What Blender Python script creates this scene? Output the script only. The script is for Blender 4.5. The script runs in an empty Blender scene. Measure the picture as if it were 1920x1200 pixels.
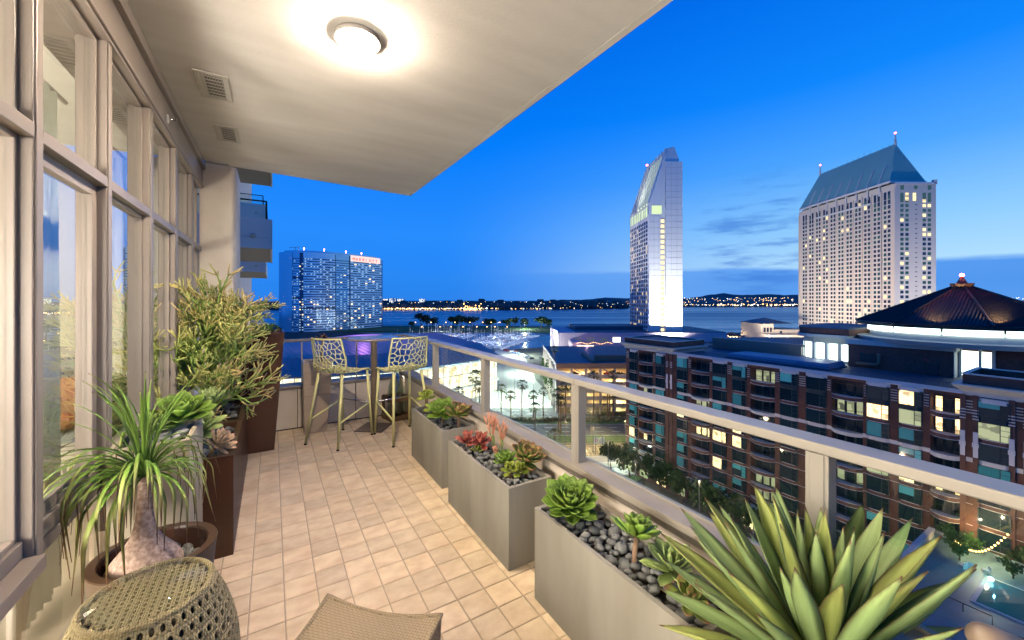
import bpy, math, random
from mathutils import Vector, Matrix, Euler, Quaternion, noise
R = math.radians
rnd = random.Random(7)
scn = bpy.context.scene
COL = scn.collection

# ---------------------------------------------------------------- camera
FPX = 740.0; CAMZ = 1.55
YAW = math.atan(450/FPX); SN, CN = math.sin(YAW), math.cos(YAW)
cam = bpy.data.cameras.new('camera'); camo = bpy.data.objects.new('camera', cam); COL.objects.link(camo)
camo.location = (0, 0, CAMZ); camo.rotation_euler = (R(90), 0, -YAW)
cam.sensor_width = 36; cam.lens = FPX/1920*36; cam.shift_y = -39/1920
cam.clip_start = 0.05; cam.clip_end = 30000
scn.camera = camo
scn.render.resolution_x, scn.render.resolution_y = 1024, 640
scn.view_settings.view_transform = 'Standard'; scn.view_settings.look = 'None'
scn.view_settings.exposure = 0; scn.view_settings.gamma = 1; scn.view_settings.use_curve_mapping = False
cy = scn.cycles
cy.use_denoising = True
cy.max_bounces = 7; cy.diffuse_bounces = 3; cy.glossy_bounces = 4; cy.transmission_bounces = 4; cy.transparent_max_bounces = 16
cy.sample_clamp_indirect = 4.0; cy.caustics_reflective = False; cy.caustics_refractive = False

# ---------------------------------------------------------------- world : dusk sky after sunset, glow to the west (camera right)
W = bpy.data.worlds.new('World'); scn.world = W; W.use_nodes = True
wn, wl = W.node_tree.nodes, W.node_tree.links; wn.clear()
def wnode(t, **k):
    n = wn.new(t)
    for a, b in k.items(): setattr(n, a, b)
    return n
def wmath(op, a, b=None, c=None, clamp=False):
    n = wnode('ShaderNodeMath', operation=op, use_clamp=clamp)
    for i, x in enumerate((a, b, c)):
        if x is None: continue
        if isinstance(x, (int, float)): n.inputs[i].default_value = x
        else: wl.new(x, n.inputs[i])
    return n.outputs[0]
def wramp(fac, stops):
    n = wnode('ShaderNodeValToRGB'); e = n.color_ramp.elements
    while len(e) < len(stops): e.new(0.5)
    for q, (p, c) in zip(e, stops): q.position = p; q.color = (*c, 1)
    wl.new(fac, n.inputs[0]); return n.outputs[0]
def srgb(r, g, b):
    f = lambda v: (v/255/12.92) if v <= 10 else ((v/255+.055)/1.055)**2.4
    return (f(r), f(g), f(b))
tc = wnode('ShaderNodeTexCoord'); sep = wnode('ShaderNodeSeparateXYZ'); wl.new(tc.outputs['Generated'], sep.inputs[0])
WEST = YAW + R(62)                                     # heading of the afterglow, clockwise from +y
hx = wmath('MULTIPLY', sep.outputs[0], math.sin(WEST)); hy = wmath('MULTIPLY', sep.outputs[1], math.cos(WEST))
toward = wmath('ADD', hx, hy)
glow = wnode('ShaderNodeMapRange', interpolation_type='SMOOTHSTEP'); wl.new(toward, glow.inputs[0])
glow.inputs[1].default_value = .30; glow.inputs[2].default_value = 1.06
EL = sep.outputs[2]
far_side = wramp(EL, [(0, srgb(36, 128, 236)), (.05, srgb(40, 136, 246)), (.16, srgb(40, 141, 254)), (.36, srgb(0, 126, 253)), (.62, srgb(0, 100, 226)), (1, srgb(4, 66, 160))])
west_side = wramp(EL, [(0, srgb(168, 214, 250)), (.06, srgb(184, 228, 255)), (.15, srgb(146, 208, 255)), (.27, srgb(82, 170, 255)), (.40, srgb(18, 138, 255)), (.62, srgb(0, 104, 232)), (1, srgb(4, 66, 160))])
mx = wnode('ShaderNodeMix', data_type='RGBA'); wl.new(glow.outputs[0], mx.inputs[0]); wl.new(far_side, mx.inputs[6]); wl.new(west_side, mx.inputs[7])
# low marine layer: a dim bank of cloud along the horizon with an uneven top, plus a few wisps
mp = wnode('ShaderNodeMapping'); mp.inputs[3].default_value = (2.2, 2.2, 16); wl.new(tc.outputs['Generated'], mp.inputs[0])
n1 = wnode('ShaderNodeTexNoise'); n1.inputs['Scale'].default_value = 2.0; n1.inputs['Detail'].default_value = 6; wl.new(mp.outputs[0], n1.inputs[0])
top = wmath('MULTIPLY_ADD', n1.outputs[0], .030, .052)
bank = wnode('ShaderNodeMapRange', interpolation_type='SMOOTHSTEP')
wl.new(wmath('SUBTRACT', top, EL), bank.inputs[0]); bank.inputs[1].default_value = -.004; bank.inputs[2].default_value = .008
bankf = wmath('MULTIPLY', bank.outputs[0], wmath('MULTIPLY_ADD', glow.outputs[0], .68, .20, True))
m2 = wnode('ShaderNodeMix', data_type='RGBA'); wl.new(bankf, m2.inputs[0]); wl.new(mx.outputs[2], m2.inputs[6])
bankc = wramp(EL, [(0, srgb(66, 146, 238)), (.03, srgb(50, 138, 236)), (.07, srgb(52, 140, 240))]); wl.new(bankc, m2.inputs[7])
mp2 = wnode('ShaderNodeMapping'); mp2.inputs[3].default_value = (3.0, 3.0, 19); mp2.inputs[1].default_value = (1.1, 0.35, 0.0); wl.new(tc.outputs['Generated'], mp2.inputs[0])
n2 = wnode('ShaderNodeTexNoise'); n2.inputs['Scale'].default_value = 2.1; n2.inputs['Detail'].default_value = 7; n2.inputs['Roughness'].default_value = .6; wl.new(mp2.outputs[0], n2.inputs[0])
wis = wnode('ShaderNodeMapRange', interpolation_type='SMOOTHSTEP'); wl.new(n2.outputs[0], wis.inputs[0]); wis.inputs[1].default_value = .44; wis.inputs[2].default_value = .66
cdir = Vector((SN+CN*.62, CN-SN*.62, .158)).normalized()
dotn = wnode('ShaderNodeVectorMath', operation='DOT_PRODUCT'); wl.new(tc.outputs['Generated'], dotn.inputs[0]); dotn.inputs[1].default_value = cdir
beltn = wnode('ShaderNodeMapRange', interpolation_type='SMOOTHSTEP'); wl.new(dotn.outputs['Value'], beltn.inputs[0]); beltn.inputs[1].default_value = .9875; beltn.inputs[2].default_value = .9985; belt = beltn.outputs[0]
wisf = wmath('MULTIPLY', wmath('MULTIPLY', wis.outputs[0], belt, clamp=True), .62)
m3 = wnode('ShaderNodeMix', data_type='RGBA'); wl.new(wisf, m3.inputs[0]); wl.new(m2.outputs[2], m3.inputs[6]); m3.inputs[7].default_value = (*srgb(52, 116, 214), 1)
bg = wnode('ShaderNodeBackground'); wl.new(m3.outputs[2], bg.inputs[0]); bg.inputs[1].default_value = 1.0
wo = wnode('ShaderNodeOutputWorld'); wl.new(bg.outputs[0], wo.inputs[0])

# ---------------------------------------------------------------- helpers
def P(r, d, z):                      # camera-heading frame (right, ahead) -> world
    return Vector((SN*d + CN*r, CN*d - SN*r, z))
GZ = -46.0
def at(u, v, d):                     # photo pixel at distance d ahead -> world point
    return P((u-960)/FPX*d, d, CAMZ + (561-v)/FPX*d)
def gnd(u, v, z=GZ):
    return at(u, v, (CAMZ-z)*FPX/(v-561))
def onx(u, v, x):
    a = (u-960)/FPX; t = x/(SN+CN*a); return Vector((x, (CN-SN*a)*t, CAMZ+(561-v)/FPX*t))
def ony(u, v, y):
    a = (u-960)/FPX; t = y/(CN-SN*a); return Vector(((SN+CN*a)*t, y, CAMZ+(561-v)/FPX*t))
def onz(u, v, z): return gnd(u, v, z)
CAMROT = Matrix.Rotation(-YAW, 4, 'Z')

class MB:
    def __init__(s): s.v = []; s.f = []; s.m = []
    def add(s, vs, fs, mi=0):
        b = len(s.v); s.v += [tuple(x) for x in vs]; s.f += [tuple(b+i for i in f) for f in fs]; s.m += [mi]*len(fs); return s
    def box(s, x0, x1, y0, y1, z0, z1, mi=0, M=None):
        vs = [Vector((x, y, z)) for x in (x0, x1) for y in (y0, y1) for z in (z0, z1)]
        if M is not None: vs = [M @ q for q in vs]
        return s.add(vs, [(0, 1, 3, 2), (4, 6, 7, 5), (0, 4, 5, 1), (2, 3, 7, 6), (0, 2, 6, 4), (1, 5, 7, 3)], mi)
    def cbox(s, x0, x1, y0, y1, z0, z1, c, mi=0, M=None):       # box with chamfered vertical and top edges
        p = [(x0+c, y0), (x1-c, y0), (x1, y0+c), (x1, y1-c), (x1-c, y1), (x0+c, y1), (x0, y1-c), (x0, y0+c)]
        cx, cyy = (x0+x1)/2, (y0+y1)/2
        q = [(cx+(a-cx)*(1-2*c/max(x1-x0, 1e-6)), cyy+(b-cyy)*(1-2*c/max(y1-y0, 1e-6))) for a, b in p]
        return s.loft([[(a, b, z0) for a, b in p], [(a, b, z1-c) for a, b in p], [(a, b, z1) for a, b in q]], True, True, mi, M)
    def loft(s, rings, cap0=True, cap1=True, mi=0, M=None, closed=True):
        n = len(rings[0]); vs = [Vector(p) for r in rings for p in r]
        if M is not None: vs = [M @ q for q in vs]
        fs = []
        for i in range(len(rings)-1):
            for j in range(n if closed else n-1):
                k = (j+1) % n; fs.append((i*n+j, i*n+k, (i+1)*n+k, (i+1)*n+j))
        if cap0: fs.append(tuple(reversed(range(n))))
        if cap1: fs.append(tuple((len(rings)-1)*n+j for j in range(n)))
        return s.add(vs, fs, mi)
    def prism(s, poly, z0, z1, mi=0, M=None):
        return s.loft([[(x, y, z0) for x, y in poly], [(x, y, z1) for x, y in poly]], True, True, mi, M)
    def tube(s, pts, rad, n=6, mi=0, cap=True, M=None):
        pts = [Vector(p) for p in pts]; rings = []; up = None
        for i, p in enumerate(pts):
            t = (pts[min(i+1, len(pts)-1)] - pts[max(i-1, 0)]).normalized()
            if up is None: up = Vector((0, 0, 1)) if abs(t.z) < .9 else Vector((1, 0, 0))
            a = up - t*up.dot(t)
            a = a.normalized() if a.length > 1e-6 else t.orthogonal().normalized()
            up = a
            b = t.cross(a); r = rad[i] if isinstance(rad, (list, tuple)) else rad
            rings.append([p + (a*math.cos(2*math.pi*k/n) + b*math.sin(2*math.pi*k/n))*r for k in range(n)])
        return s.loft(rings, cap, cap, mi, M)
    def lathe(s, prof, n=24, c=(0, 0, 0), mi=0, cap0=True, cap1=True, M=None, sx=1, sy=1):
        return s.loft([[(c[0]+r*sx*math.cos(2*math.pi*k/n), c[1]+r*sy*math.sin(2*math.pi*k/n), c[2]+z) for k in range(n)] for r, z in prof], cap0, cap1, mi, M)
    def quad(s, a, b, c, d, mi=0): return s.add([a, b, c, d], [(0, 1, 2, 3)], mi)
    def ball(s, c, r, n=8, m=5, mi=0, sz=1.0, jit=0):
        rings = []
        for i in range(1, m):
            t = math.pi*i/m; rings.append([(c[0]+r*math.sin(t)*math.cos(2*math.pi*k/n)*(1+rnd.uniform(-jit, jit)), c[1]+r*math.sin(t)*math.sin(2*math.pi*k/n)*(1+rnd.uniform(-jit, jit)), c[2]-r*sz*math.cos(t)) for k in range(n)])
        return s.loft(rings, True, True, mi)
    def mesh(s, name, mats, smooth=False):
        me = bpy.data.meshes.new(name); me.from_pydata(s.v, [], s.f)
        for m in (mats if isinstance(mats, (list, tuple)) else [mats]): me.materials.append(m)
        if any(s.m): me.polygons.foreach_set('material_index', s.m)
        if smooth: me.polygons.foreach_set('use_smooth', [True]*len(s.f))
        me.update(); return me
    def build(s, name, mats, parent=None, smooth=False, world=False, label=None, kind=None):
        o = bpy.data.objects.new(name, s.mesh(name, mats, smooth)); COL.objects.link(o)
        if parent is not None:
            o.parent = parent
            if world: o.matrix_parent_inverse = (Matrix.Translation(parent.location) @ parent.rotation_euler.to_matrix().to_4x4()).inverted()
        if label: o['label'] = label
        if kind: o['kind'] = kind
        return o
def bevel(o, w, seg=2, ang=40):
    b = o.modifiers.new('bevel', 'BEVEL'); b.width = w; b.segments = seg; b.limit_method = 'ANGLE'; b.angle_limit = R(ang); return o
def thing(name, label, cat, loc=(0, 0, 0), rz=0, group=None):
    o = bpy.data.objects.new(name, None); COL.objects.link(o); o.location = loc; o.rotation_euler = (0, 0, rz); o.empty_display_size = .2
    o['label'] = label; o['category'] = cat
    if group: o['group'] = group
    return o
def tag(o, label, cat, group=None):
    o['label'] = label; o['category'] = cat
    if group: o['group'] = group
    return o
def inst(name, mesh, parent, M, label=None):
    o = bpy.data.objects.new(name, mesh); COL.objects.link(o); o.parent = parent; o.matrix_local = M
    if label: o['label'] = label
    return o
def copy_tree(o, parent=None):
    c = o.copy(); COL.objects.link(c); c.parent = parent
    for ch in list(o.children): copy_tree(ch, c)
    return c
def TRS(loc, q=None, s=1.0):
    return Matrix.LocRotScale(Vector(loc), q if q is not None else Quaternion(), Vector((s, s, s)) if isinstance(s, (int, float)) else Vector(s))

# ---------------------------------------------------------------- materials
MATS = {}
def mat(name, col, rough=.6, metal=0., col2=None, nscale=8., bump=0., bscale=None, spec=.5, emit=None, es=0., rand=0., trans=0., stretch=None, sub=0., detail=4., coat=0., alpha=None):
    m = bpy.data.materials.new(name); m.use_nodes = True; nt = m.node_tree; n, l = nt.nodes, nt.links
    b = n['Principled BSDF']; b.inputs['Base Color'].default_value = (*col, 1); b.inputs['Roughness'].default_value = rough; b.inputs['Metallic'].default_value = metal
    b.inputs['Specular IOR Level'].default_value = spec; b.inputs['Coat Weight'].default_value = coat
    if trans: b.inputs['Transmission Weight'].default_value = trans
    if sub:
        b.inputs['Subsurface Weight'].default_value = sub; b.inputs['Subsurface Radius'].default_value = (.01, .02, .005)
    if emit: b.inputs['Emission Color'].default_value = (*emit, 1); b.inputs['Emission Strength'].default_value = es
    cin = None
    if col2 or bump:
        t = n.new('ShaderNodeTexCoord'); mp = n.new('ShaderNodeMapping'); l.new(t.outputs['Object'], mp.inputs[0])
        if stretch: mp.inputs[3].default_value = stretch
    if col2:
        nz = n.new('ShaderNodeTexNoise'); nz.inputs['Scale'].default_value = nscale; nz.inputs['Detail'].default_value = detail; l.new(mp.outputs[0], nz.inputs[0])
        rp = n.new('ShaderNodeMapRange'); rp.inputs[1].default_value = .32; rp.inputs[2].default_value = .68; l.new(nz.outputs[0], rp.inputs[0])
        mx = n.new('ShaderNodeMix'); mx.data_type = 'RGBA'; l.new(rp.outputs[0], mx.inputs[0]); mx.inputs[6].default_value = (*col, 1); mx.inputs[7].default_value = (*col2, 1); cin = mx.outputs[2]
    if rand:
        oi = n.new('ShaderNodeObjectInfo'); hs = n.new('ShaderNodeHueSaturation'); mr = n.new('ShaderNodeMapRange'); l.new(oi.outputs['Random'], mr.inputs[0]); mr.inputs[3].default_value = 1-rand; mr.inputs[4].default_value = 1+rand
        l.new(mr.outputs[0], hs.inputs['Value'])
        if cin: l.new(cin, hs.inputs['Color'])
        else: hs.inputs['Color'].default_value = (*col, 1)
        cin = hs.outputs[0]
    if cin: l.new(cin, b.inputs['Base Color'])
    if bump:
        nb = n.new('ShaderNodeTexNoise'); nb.inputs['Scale'].default_value = bscale or nscale*4; nb.inputs['Detail'].default_value = 5; l.new(mp.outputs[0], nb.inputs[0])
        bm = n.new('ShaderNodeBump'); bm.inputs['Strength'].default_value = bump; bm.inputs['Distance'].default_value = .01; l.new(nb.outputs[0], bm.inputs['Height']); l.new(bm.outputs[0], b.inputs['Normal'])
    MATS[name] = m; return m
def emat(name, col, s):
    m = bpy.data.materials.new(name); m.use_nodes = True; n = m.node_tree.nodes; n.clear()
    e = n.new('ShaderNodeEmission'); e.inputs[0].default_value = (*col, 1); e.inputs[1].default_value = s
    o = n.new('ShaderNodeOutputMaterial'); m.node_tree.links.new(e.outputs[0], o.inputs[0]); MATS[name] = m; return m
def glassmat(name, tint, ior=1.5, mult=1.0, rough=0.0):
    m = bpy.data.materials.new(name); m.use_nodes = True; n, l = m.node_tree.nodes, m.node_tree.links; n.clear()
    f = n.new('ShaderNodeFresnel'); f.inputs[0].default_value = ior
    k = n.new('ShaderNodeMath'); k.operation = 'MULTIPLY'; k.use_clamp = True; l.new(f.outputs[0], k.inputs[0]); k.inputs[1].default_value = mult
    ge = n.new('ShaderNodeNewGeometry'); iv = n.new('ShaderNodeMath'); iv.operation = 'SUBTRACT'; iv.inputs[0].default_value = 1; l.new(ge.outputs['Backfacing'], iv.inputs[1]); k2 = n.new('ShaderNodeMath'); k2.operation = 'MULTIPLY'; l.new(k.outputs[0], k2.inputs[0]); l.new(iv.outputs[0], k2.inputs[1]); k = k2
    t = n.new('ShaderNodeBsdfTransparent'); t.inputs[0].default_value = (*tint, 1)
    g = n.new('ShaderNodeBsdfGlossy'); g.inputs['Roughness'].default_value = rough; g.inputs[0].default_value = (.95, 1, .98, 1)
    x = n.new('ShaderNodeMixShader'); l.new(k.outputs[0], x.inputs[0]); l.new(t.outputs[0], x.inputs[1]); l.new(g.outputs[0], x.inputs[2])
    o = n.new('ShaderNodeOutputMaterial'); l.new(x.outputs[0], o.inputs[0]); MATS[name] = m; return m
def lamp(name, kind, loc, energy, col, size=.1, target=None, spot=None, blend=.5, label=None, cat=None, group=None):
    L = bpy.data.lights.new(name, kind); L.energy = energy; L.color = col
    if kind == 'AREA': L.size = size
    else: L.shadow_soft_size = size
    if spot: L.spot_size = spot; L.spot_blend = blend
    o = bpy.data.objects.new(name, L); COL.objects.link(o); o.location = loc
    if target is not None: o.rotation_euler = (Vector(target)-Vector(loc)).to_track_quat('-Z', 'Y').to_euler()
    return o
# ================================================================ materials of the balcony
M_grout = mat('grout', (.50, .39, .28), .9, col2=(.41, .31, .22), nscale=30)
def tile_mat():
    m = mat('travertine_tile', (.64, .47, .30), .45, col2=(.80, .65, .46), nscale=9, bump=.16, bscale=60, rand=.11, stretch=(1, 1.5, 1), detail=8)
    n, l = m.node_tree.nodes, m.node_tree.links      # each tile shows its own cut of the stone
    mp = [x for x in n if x.type == 'MAPPING'][0]; oi = n.new('ShaderNodeObjectInfo'); sc = n.new('ShaderNodeVectorMath'); sc.operation = 'SCALE'; sc.inputs[0].default_value = (9, 7, 5)
    l.new(oi.outputs['Random'], sc.inputs['Scale']); l.new(sc.outputs[0], mp.inputs[1]); return m
M_tile = tile_mat()
M_tile_sheet = mat('travertine_sheet', (.64, .47, .30), .45, col2=(.80, .65, .46), nscale=5, bump=.12, bscale=60)
M_ceil = mat('ceiling_plaster', (.88, .82, .75), .85, col2=(.79, .73, .66), nscale=2.2, bump=.3, bscale=70, stretch=(.5, 2.5, 1), detail=8)
M_stucco = mat('stucco_cream', (.76, .66, .56), .85, col2=(.69, .59, .49), nscale=3, bump=.18, bscale=120)
M_conc = mat('column_concrete', (.80, .70, .59), .85, col2=(.62, .52, .42), nscale=2.2, bump=.3, bscale=50, detail=8)
M_taupe = mat('taupe_metal', (.295, .245, .21), .42, metal=.1, col2=(.265, .22, .19), nscale=3)
M_rail = mat('rail_paint', (.43, .395, .345), .34, metal=.2, col2=(.40, .365, .315), nscale=4)
M_cap = mat('parapet_cap', (.40, .355, .30), .45, metal=.1, col2=(.35, .305, .255), nscale=6)
M_capface = mat('cap_face_metal', (.34, .29, .24), .5, metal=.3, col2=(.26, .22, .18), nscale=9)
M_joint = mat('dark_joint', (.03, .028, .026), .8)
M_glass = glassmat('window_glass', (.95, .975, .96), 1.5, 2.1)
M_railglass = glassmat('balustrade_glass', (.90, .95, .93), 1.5, 1.7)
M_white = mat('white_paint', (.78, .77, .74), .5)
M_vent = mat('vent_white', (.66, .62, .54), .5, col2=(.6, .56, .48), nscale=12)
M_dark = mat('dark_void', (.015, .014, .013), .9)
M_steel = mat('brushed_steel', (.58, .46, .34), .34, metal=.2, col2=(.52, .41, .30), nscale=4, stretch=(1, 1, 14))
M_chrome = mat('chrome', (.7, .7, .7), .12, metal=1.)

# ================================================================ floor with its tiles
fb = MB(); fb.box(-.80, 1.56, -3.0, 5.40, -.30, -.006); floor = fb.build('floor', M_grout); floor['kind'] = 'structure'
PT = .1525; X0, Y0 = -.097, 2.954
tm = MB(); hw = (PT-.0055)/2
tm.loft([[(-hw, -hw, -.006), (hw, -hw, -.006), (hw, hw, -.006), (-hw, hw, -.006)], [(-hw, -hw, -.002), (hw, -hw, -.002), (hw, hw, -.002), (-hw, hw, -.002)], [(-hw+.003, -hw+.003, 0), (hw-.003, -hw+.003, 0), (hw-.003, hw-.003, 0), (-hw+.003, hw-.003, 0)]], False, True)
tile_mesh = tm.mesh('tile', M_tile)
rest = MB(); k = 0
for i in range(-4, 11):
    for j in range(-40, 17):
        cx, cyy = X0+PT*(i+.5), Y0+PT*(j+.5)
        if cx < -.76 or cx > 1.50 or cyy > 5.36 or cyy < -2.9: continue
        if -2 <= i <= 8 and -12 <= j <= 15 and not (cx < -.15 and cyy > 2.95):
            o = inst('tile', tile_mesh, floor, TRS((cx, cyy, rnd.uniform(-.0006, .0006)), Euler((rnd.uniform(-.003, .003), rnd.uniform(-.003, .003), 0)).to_quaternion())); k += 1
        else:
            rest.add([(p[0]+cx, p[1]+cyy, p[2]) for p in tm.v], tm.f)
rest.build('tile', M_tile_sheet, floor, kind='stuff')

# ================================================================ ceiling slab with a drip groove
cb = MB()
def skew(x, y): return (x, y + (.10*(x-.6) if y > 5 else 0))
def slabpoly(x0, x1, y0, y1): return [skew(x0, y0), skew(x1, y0), skew(x1, y1), skew(x0, y1)]
cb.prism(slabpoly(-.95, 1.607, -3, 5.31), 3.0, 3.012); cb.prism(slabpoly(-.95, 1.66, -3, 5.362), 3.012, 3.26)
cb.prism([skew(1.613, -3), skew(1.66, -3), skew(1.66, 5.362), skew(1.613, 5.362)], 2.998, 3.012); cb.prism([skew(-.40, 5.316), skew(1.613, 5.316), skew(1.613, 5.362), skew(-.40, 5.362)], 2.998, 3.012)
ceiling = cb.build('ceiling', M_ceil); ceiling['kind'] = 'structure'

# ================================================================ window wall on the left
ww = thing('window_wall', 'tall taupe metal framed window wall with glass panes along the balcony', 'window wall', (-.66, 2.5, 0))
XF, XG = -.64, -.692
muls = [(-1.0, -.94), (-.30, -.24), (.42, .48), (1.15, 1.205), (1.837, 1.893), (2.482, 2.537), (3.215, 3.285), (3.96, 4.03), (4.70, 4.78)]
for a, b in muls:
    m = MB(); m.box(XG-.05, XF, a, b, .70, 2.722); m.box(XF, XF+.006, a+.006, b-.006, .70, 2.722); bevel(m.build('mullion', M_taupe, ww, world=True), .004)
ye = [a for p in muls for a in p] + [5.28]
bays = [(muls[i][1], muls[i+1][0]) for i in range(len(muls)-1)] + [(muls[-1][1], 5.27)]
for i, (a, b) in enumerate(bays):
    m = MB(); m.box(XG-.05, XF+.004, a, b, 2.058, 2.104); bevel(m.build('transom', M_taupe, ww, world=True), .003)
    m = MB(); m.box(XG-.05, XF+(.03 if i < 4 else -.012), a, b, .70, .745); m.box(XG-.05, XF-.02, a, b, .745, .80); bevel(m.build('sill', M_taupe, ww, world=True), .003)
    m = MB(); m.box(XG-.012, XG-.004, a, b, .10, .70); m.build('lower_pane', M_glass, ww, world=True)
    for (z0, z1) in ((.80, 2.058), (2.104, 2.722)):
        low = z0 < 1; t = .05 if (low and i in (4,)) else .015
        s = MB()
        for (p, q, r_, w_) in ((a, a+t, z0, z1), (b-t, b, z0, z1), (a+t, b-t, z0, z0+t), (a+t, b-t, z1-t, z1)): s.box(XG-.02, XG+.02, p, q, r_, w_)
        sash = s.build('door_frame' if (low and i == 4) else 'sash', M_taupe, ww, world=True); bevel(sash, .003)
        g = MB(); g.box(XG-.004, XG+.004, a+t, b-t, z0+t, z1-t); g.build('pane', M_glass, sash, world=False).matrix_parent_inverse = Matrix.Identity(4)
hb = MB(); hb.box(-.9, -.628, -3, 5.285, 2.722, 2.93); hb.box(-.9, -.615, -3, 5.285, 2.735, 2.745); hb.box(-.9, -.60, -3, 5.285, 2.93, 2.999); bevel(hb.build('head_beam', M_taupe, ww, world=True), .004)
bb = MB(); bb.box(-.78, -.66, -3, 5.27, 0, .10); bb.build('base_rail', M_taupe, ww, world=True)

# sprinkler head on the beam
sp = thing('fire_sprinkler', 'small chrome fire sprinkler head sticking out of the beam above the windows', 'sprinkler', (-.628, 3.62, 2.815))
Mx = Matrix.Rotation(R(90), 4, 'Y')
m = MB(); m.lathe([(.001, 0), (.03, 0), (.03, .006), (.012, .010)], 14, M=Mx); m.build('escutcheon', M_white, sp, True)
m = MB(); m.lathe([(.009, .008), (.009, .03), (.004, .032), (.004, .05)], 10, M=Mx); m.build('nozzle', M_chrome, sp, True)
m = MB(); m.lathe([(.001, .05), (.017, .05), (.017, .053), (.001, .054)], 10, M=Mx); m.build('deflector', M_chrome, sp)

# column at the far end of the window wall
cp = []
x0, x1, y0, y1, rr = -.66, -.335, 5.29, 5.95, .06
for (cx, cyy, a0) in ((x1-rr, y0+rr, -90), (x1-rr, y1-rr, 0), (x0+.01, y1-.01, 90), (x0+.01, y0+.01, 180)):
    r_ = rr if cx > -.6 else .01
    for t in range(7): cp.append((cx+r_*math.cos(R(a0+15*t)), cyy+r_*math.sin(R(a0+15*t))))
m = MB(); m.prism(cp, -.3, 3.0); col = m.build('column', M_conc, smooth=False); col['kind'] = 'structure'

# ================================================================ room behind the glass
M_rwall = mat('room_wall', (.72, .69, .54), .8); M_rceil = mat('room_ceiling', (.74, .72, .62), .9); M_rfloor = mat('room_floor', (.42, .34, .25), .4, col2=(.48, .39, .29), nscale=4, stretch=(1, 12, 1))
for nm, bx, mm in (('room_floor', (-5.5, -.80, -3, 5.3, -.25, 0), M_rfloor), ('room_ceiling', (-5.5, -.905, -3, 5.3, 2.80, 2.998), M_rceil), ('room_wall', (-5.7, -5.5, -3, 5.3, -.25, 2.998), M_rwall), ('room_wall', (-5.5, -.80, 5.3, 5.45, -.25, 2.998), M_rwall), ('room_wall', (-5.5, -.80, -3.2, -3, -.25, 2.998), M_rwall)):
    m = MB(); m.box(*bx); o = m.build(nm, mm); o['kind'] = 'structure'
M_cloth = mat('curtain_cloth', (.66, .64, .54), .9)
for ci, (y0, y1, lab) in enumerate(((2.60, 3.02, 'pale curtain hanging behind the second full window from the near end'), (4.05, 4.45, 'pale curtain hanging behind the farthest windows by the column'))):
    ct = thing('curtain', lab, 'curtain', (-.98, (y0+y1)/2, 0), group='curtains inside the windows')
    m = MB(); n = 44; r0 = []; r1 = []
    for k in range(n+1):
        y = y0-(y0+y1)/2+(y1-y0)*k/n; x = .035*math.sin(k*.95)+.01*math.sin(k*2.3)
        r0.append((x, y, .05)); r1.append((x*.8, y*.85, 2.62))
    mid = [((a[0]+b[0])*.55, (a[1]+b[1])/2, 1.3) for a, b in zip(r0, r1)]
    m.loft([r0, mid, r1], False, False, closed=False); o = m.build('drape', M_cloth, ct, True); sd = o.modifiers.new('thickness', 'SOLIDIFY'); sd.thickness = .006
    m = MB(); m.tube([(0, -.35, 2.64), (0, .35, 2.64)], .012, 8); m.build('rod', M_steel, ct, True)
# armchair and patterned chair just inside
M_uph = mat('grey_upholstery', (.30, .32, .31), .8, col2=(.36, .38, .36), nscale=40); M_tan = mat('tan_lining', (.50, .26, .14), .6); M_terra = mat('terracotta_cloth', (.55, .22, .10), .8)
ac = thing('armchair', 'grey rounded armchair with tan lining inside behind the nearest full window', 'armchair', (-1.55, 4.72, 0), R(-80))
m = MB(); m.lathe([(.30, .18), (.36, .22), (.37, .40), (.33, .46)], 28); m.build('seat', M_uph, ac, True)
m = MB()
pts = [(.36*math.cos(R(a)), .36*math.sin(R(a)), (.90+.06*math.cos(R(a-180)))) for a in range(70, 291, 14)]
m.tube(pts, .075, 10); m.loft([[(q[0], q[1], .3) for q in pts], [(q[0]*1.02, q[1]*1.02, .9) for q in pts]], False, False, closed=False)
m.build('backrest', M_uph, ac, True)
m = MB(); m.loft([[(q[0]*.86, q[1]*.86, .4) for q in pts], [(q[0]*.84, q[1]*.84, .86) for q in pts]], False, False, closed=False); m.build('lining', M_tan, ac, True)
for a in (45, 135, 225, 315):
    m = MB(); m.tube([(.25*math.cos(R(a)), .25*math.sin(R(a)), .19), (.30*math.cos(R(a)), .30*math.sin(R(a)), 0)], [.02, .013], 8); m.build('leg', M_dark, ac, True)
cu = MB(); cu.ball((0, 0, 0), .17, 14, 8, sz=.42); o = cu.build('cushion', M_terra, smooth=True); o.location = (-1.54, 4.70, .535); tag(o, 'terracotta cushion lying on the grey armchair inside', 'cushion')
def trellis():
    m = mat('trellis_cloth', (.72, .68, .55), .9); n, l = m.node_tree.nodes, m.node_tree.links; b = n['Principled BSDF']
    t = n.new('ShaderNodeTexCoord'); w1 = n.new('ShaderNodeTexVoronoi'); w1.feature = 'DISTANCE_TO_EDGE'; w1.inputs['Scale'].default_value = 9; w1.inputs['Randomness'].default_value = .15
    l.new(t.outputs['Object'], w1.inputs[0]); r_ = n.new('ShaderNodeValToRGB'); r_.color_ramp.interpolation = 'CONSTANT'; e = r_.color_ramp.elements
    e[0].color = (.16, .15, .10, 1); e[1].position = .09; e[1].color = (.72, .68, .52, 1); l.new(w1.outputs[0], r_.inputs[0]); l.new(r_.outputs[0], b.inputs['Base Color']); return m
M_trel = trellis()
pc = thing('dining_chair', 'cream trellis patterned upholstered chair inside behind the windows', 'chair', (-1.15, 3.95, 0), R(170))
m = MB(); m.cbox(-.27, .27, -.27, .27, .34, .48, .03); m.build('seat', M_trel, pc)
m = MB(); m.cbox(-.27, -.17, -.27, .27, .48, 1.02, .03); m.build('backrest', M_trel, pc)
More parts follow.
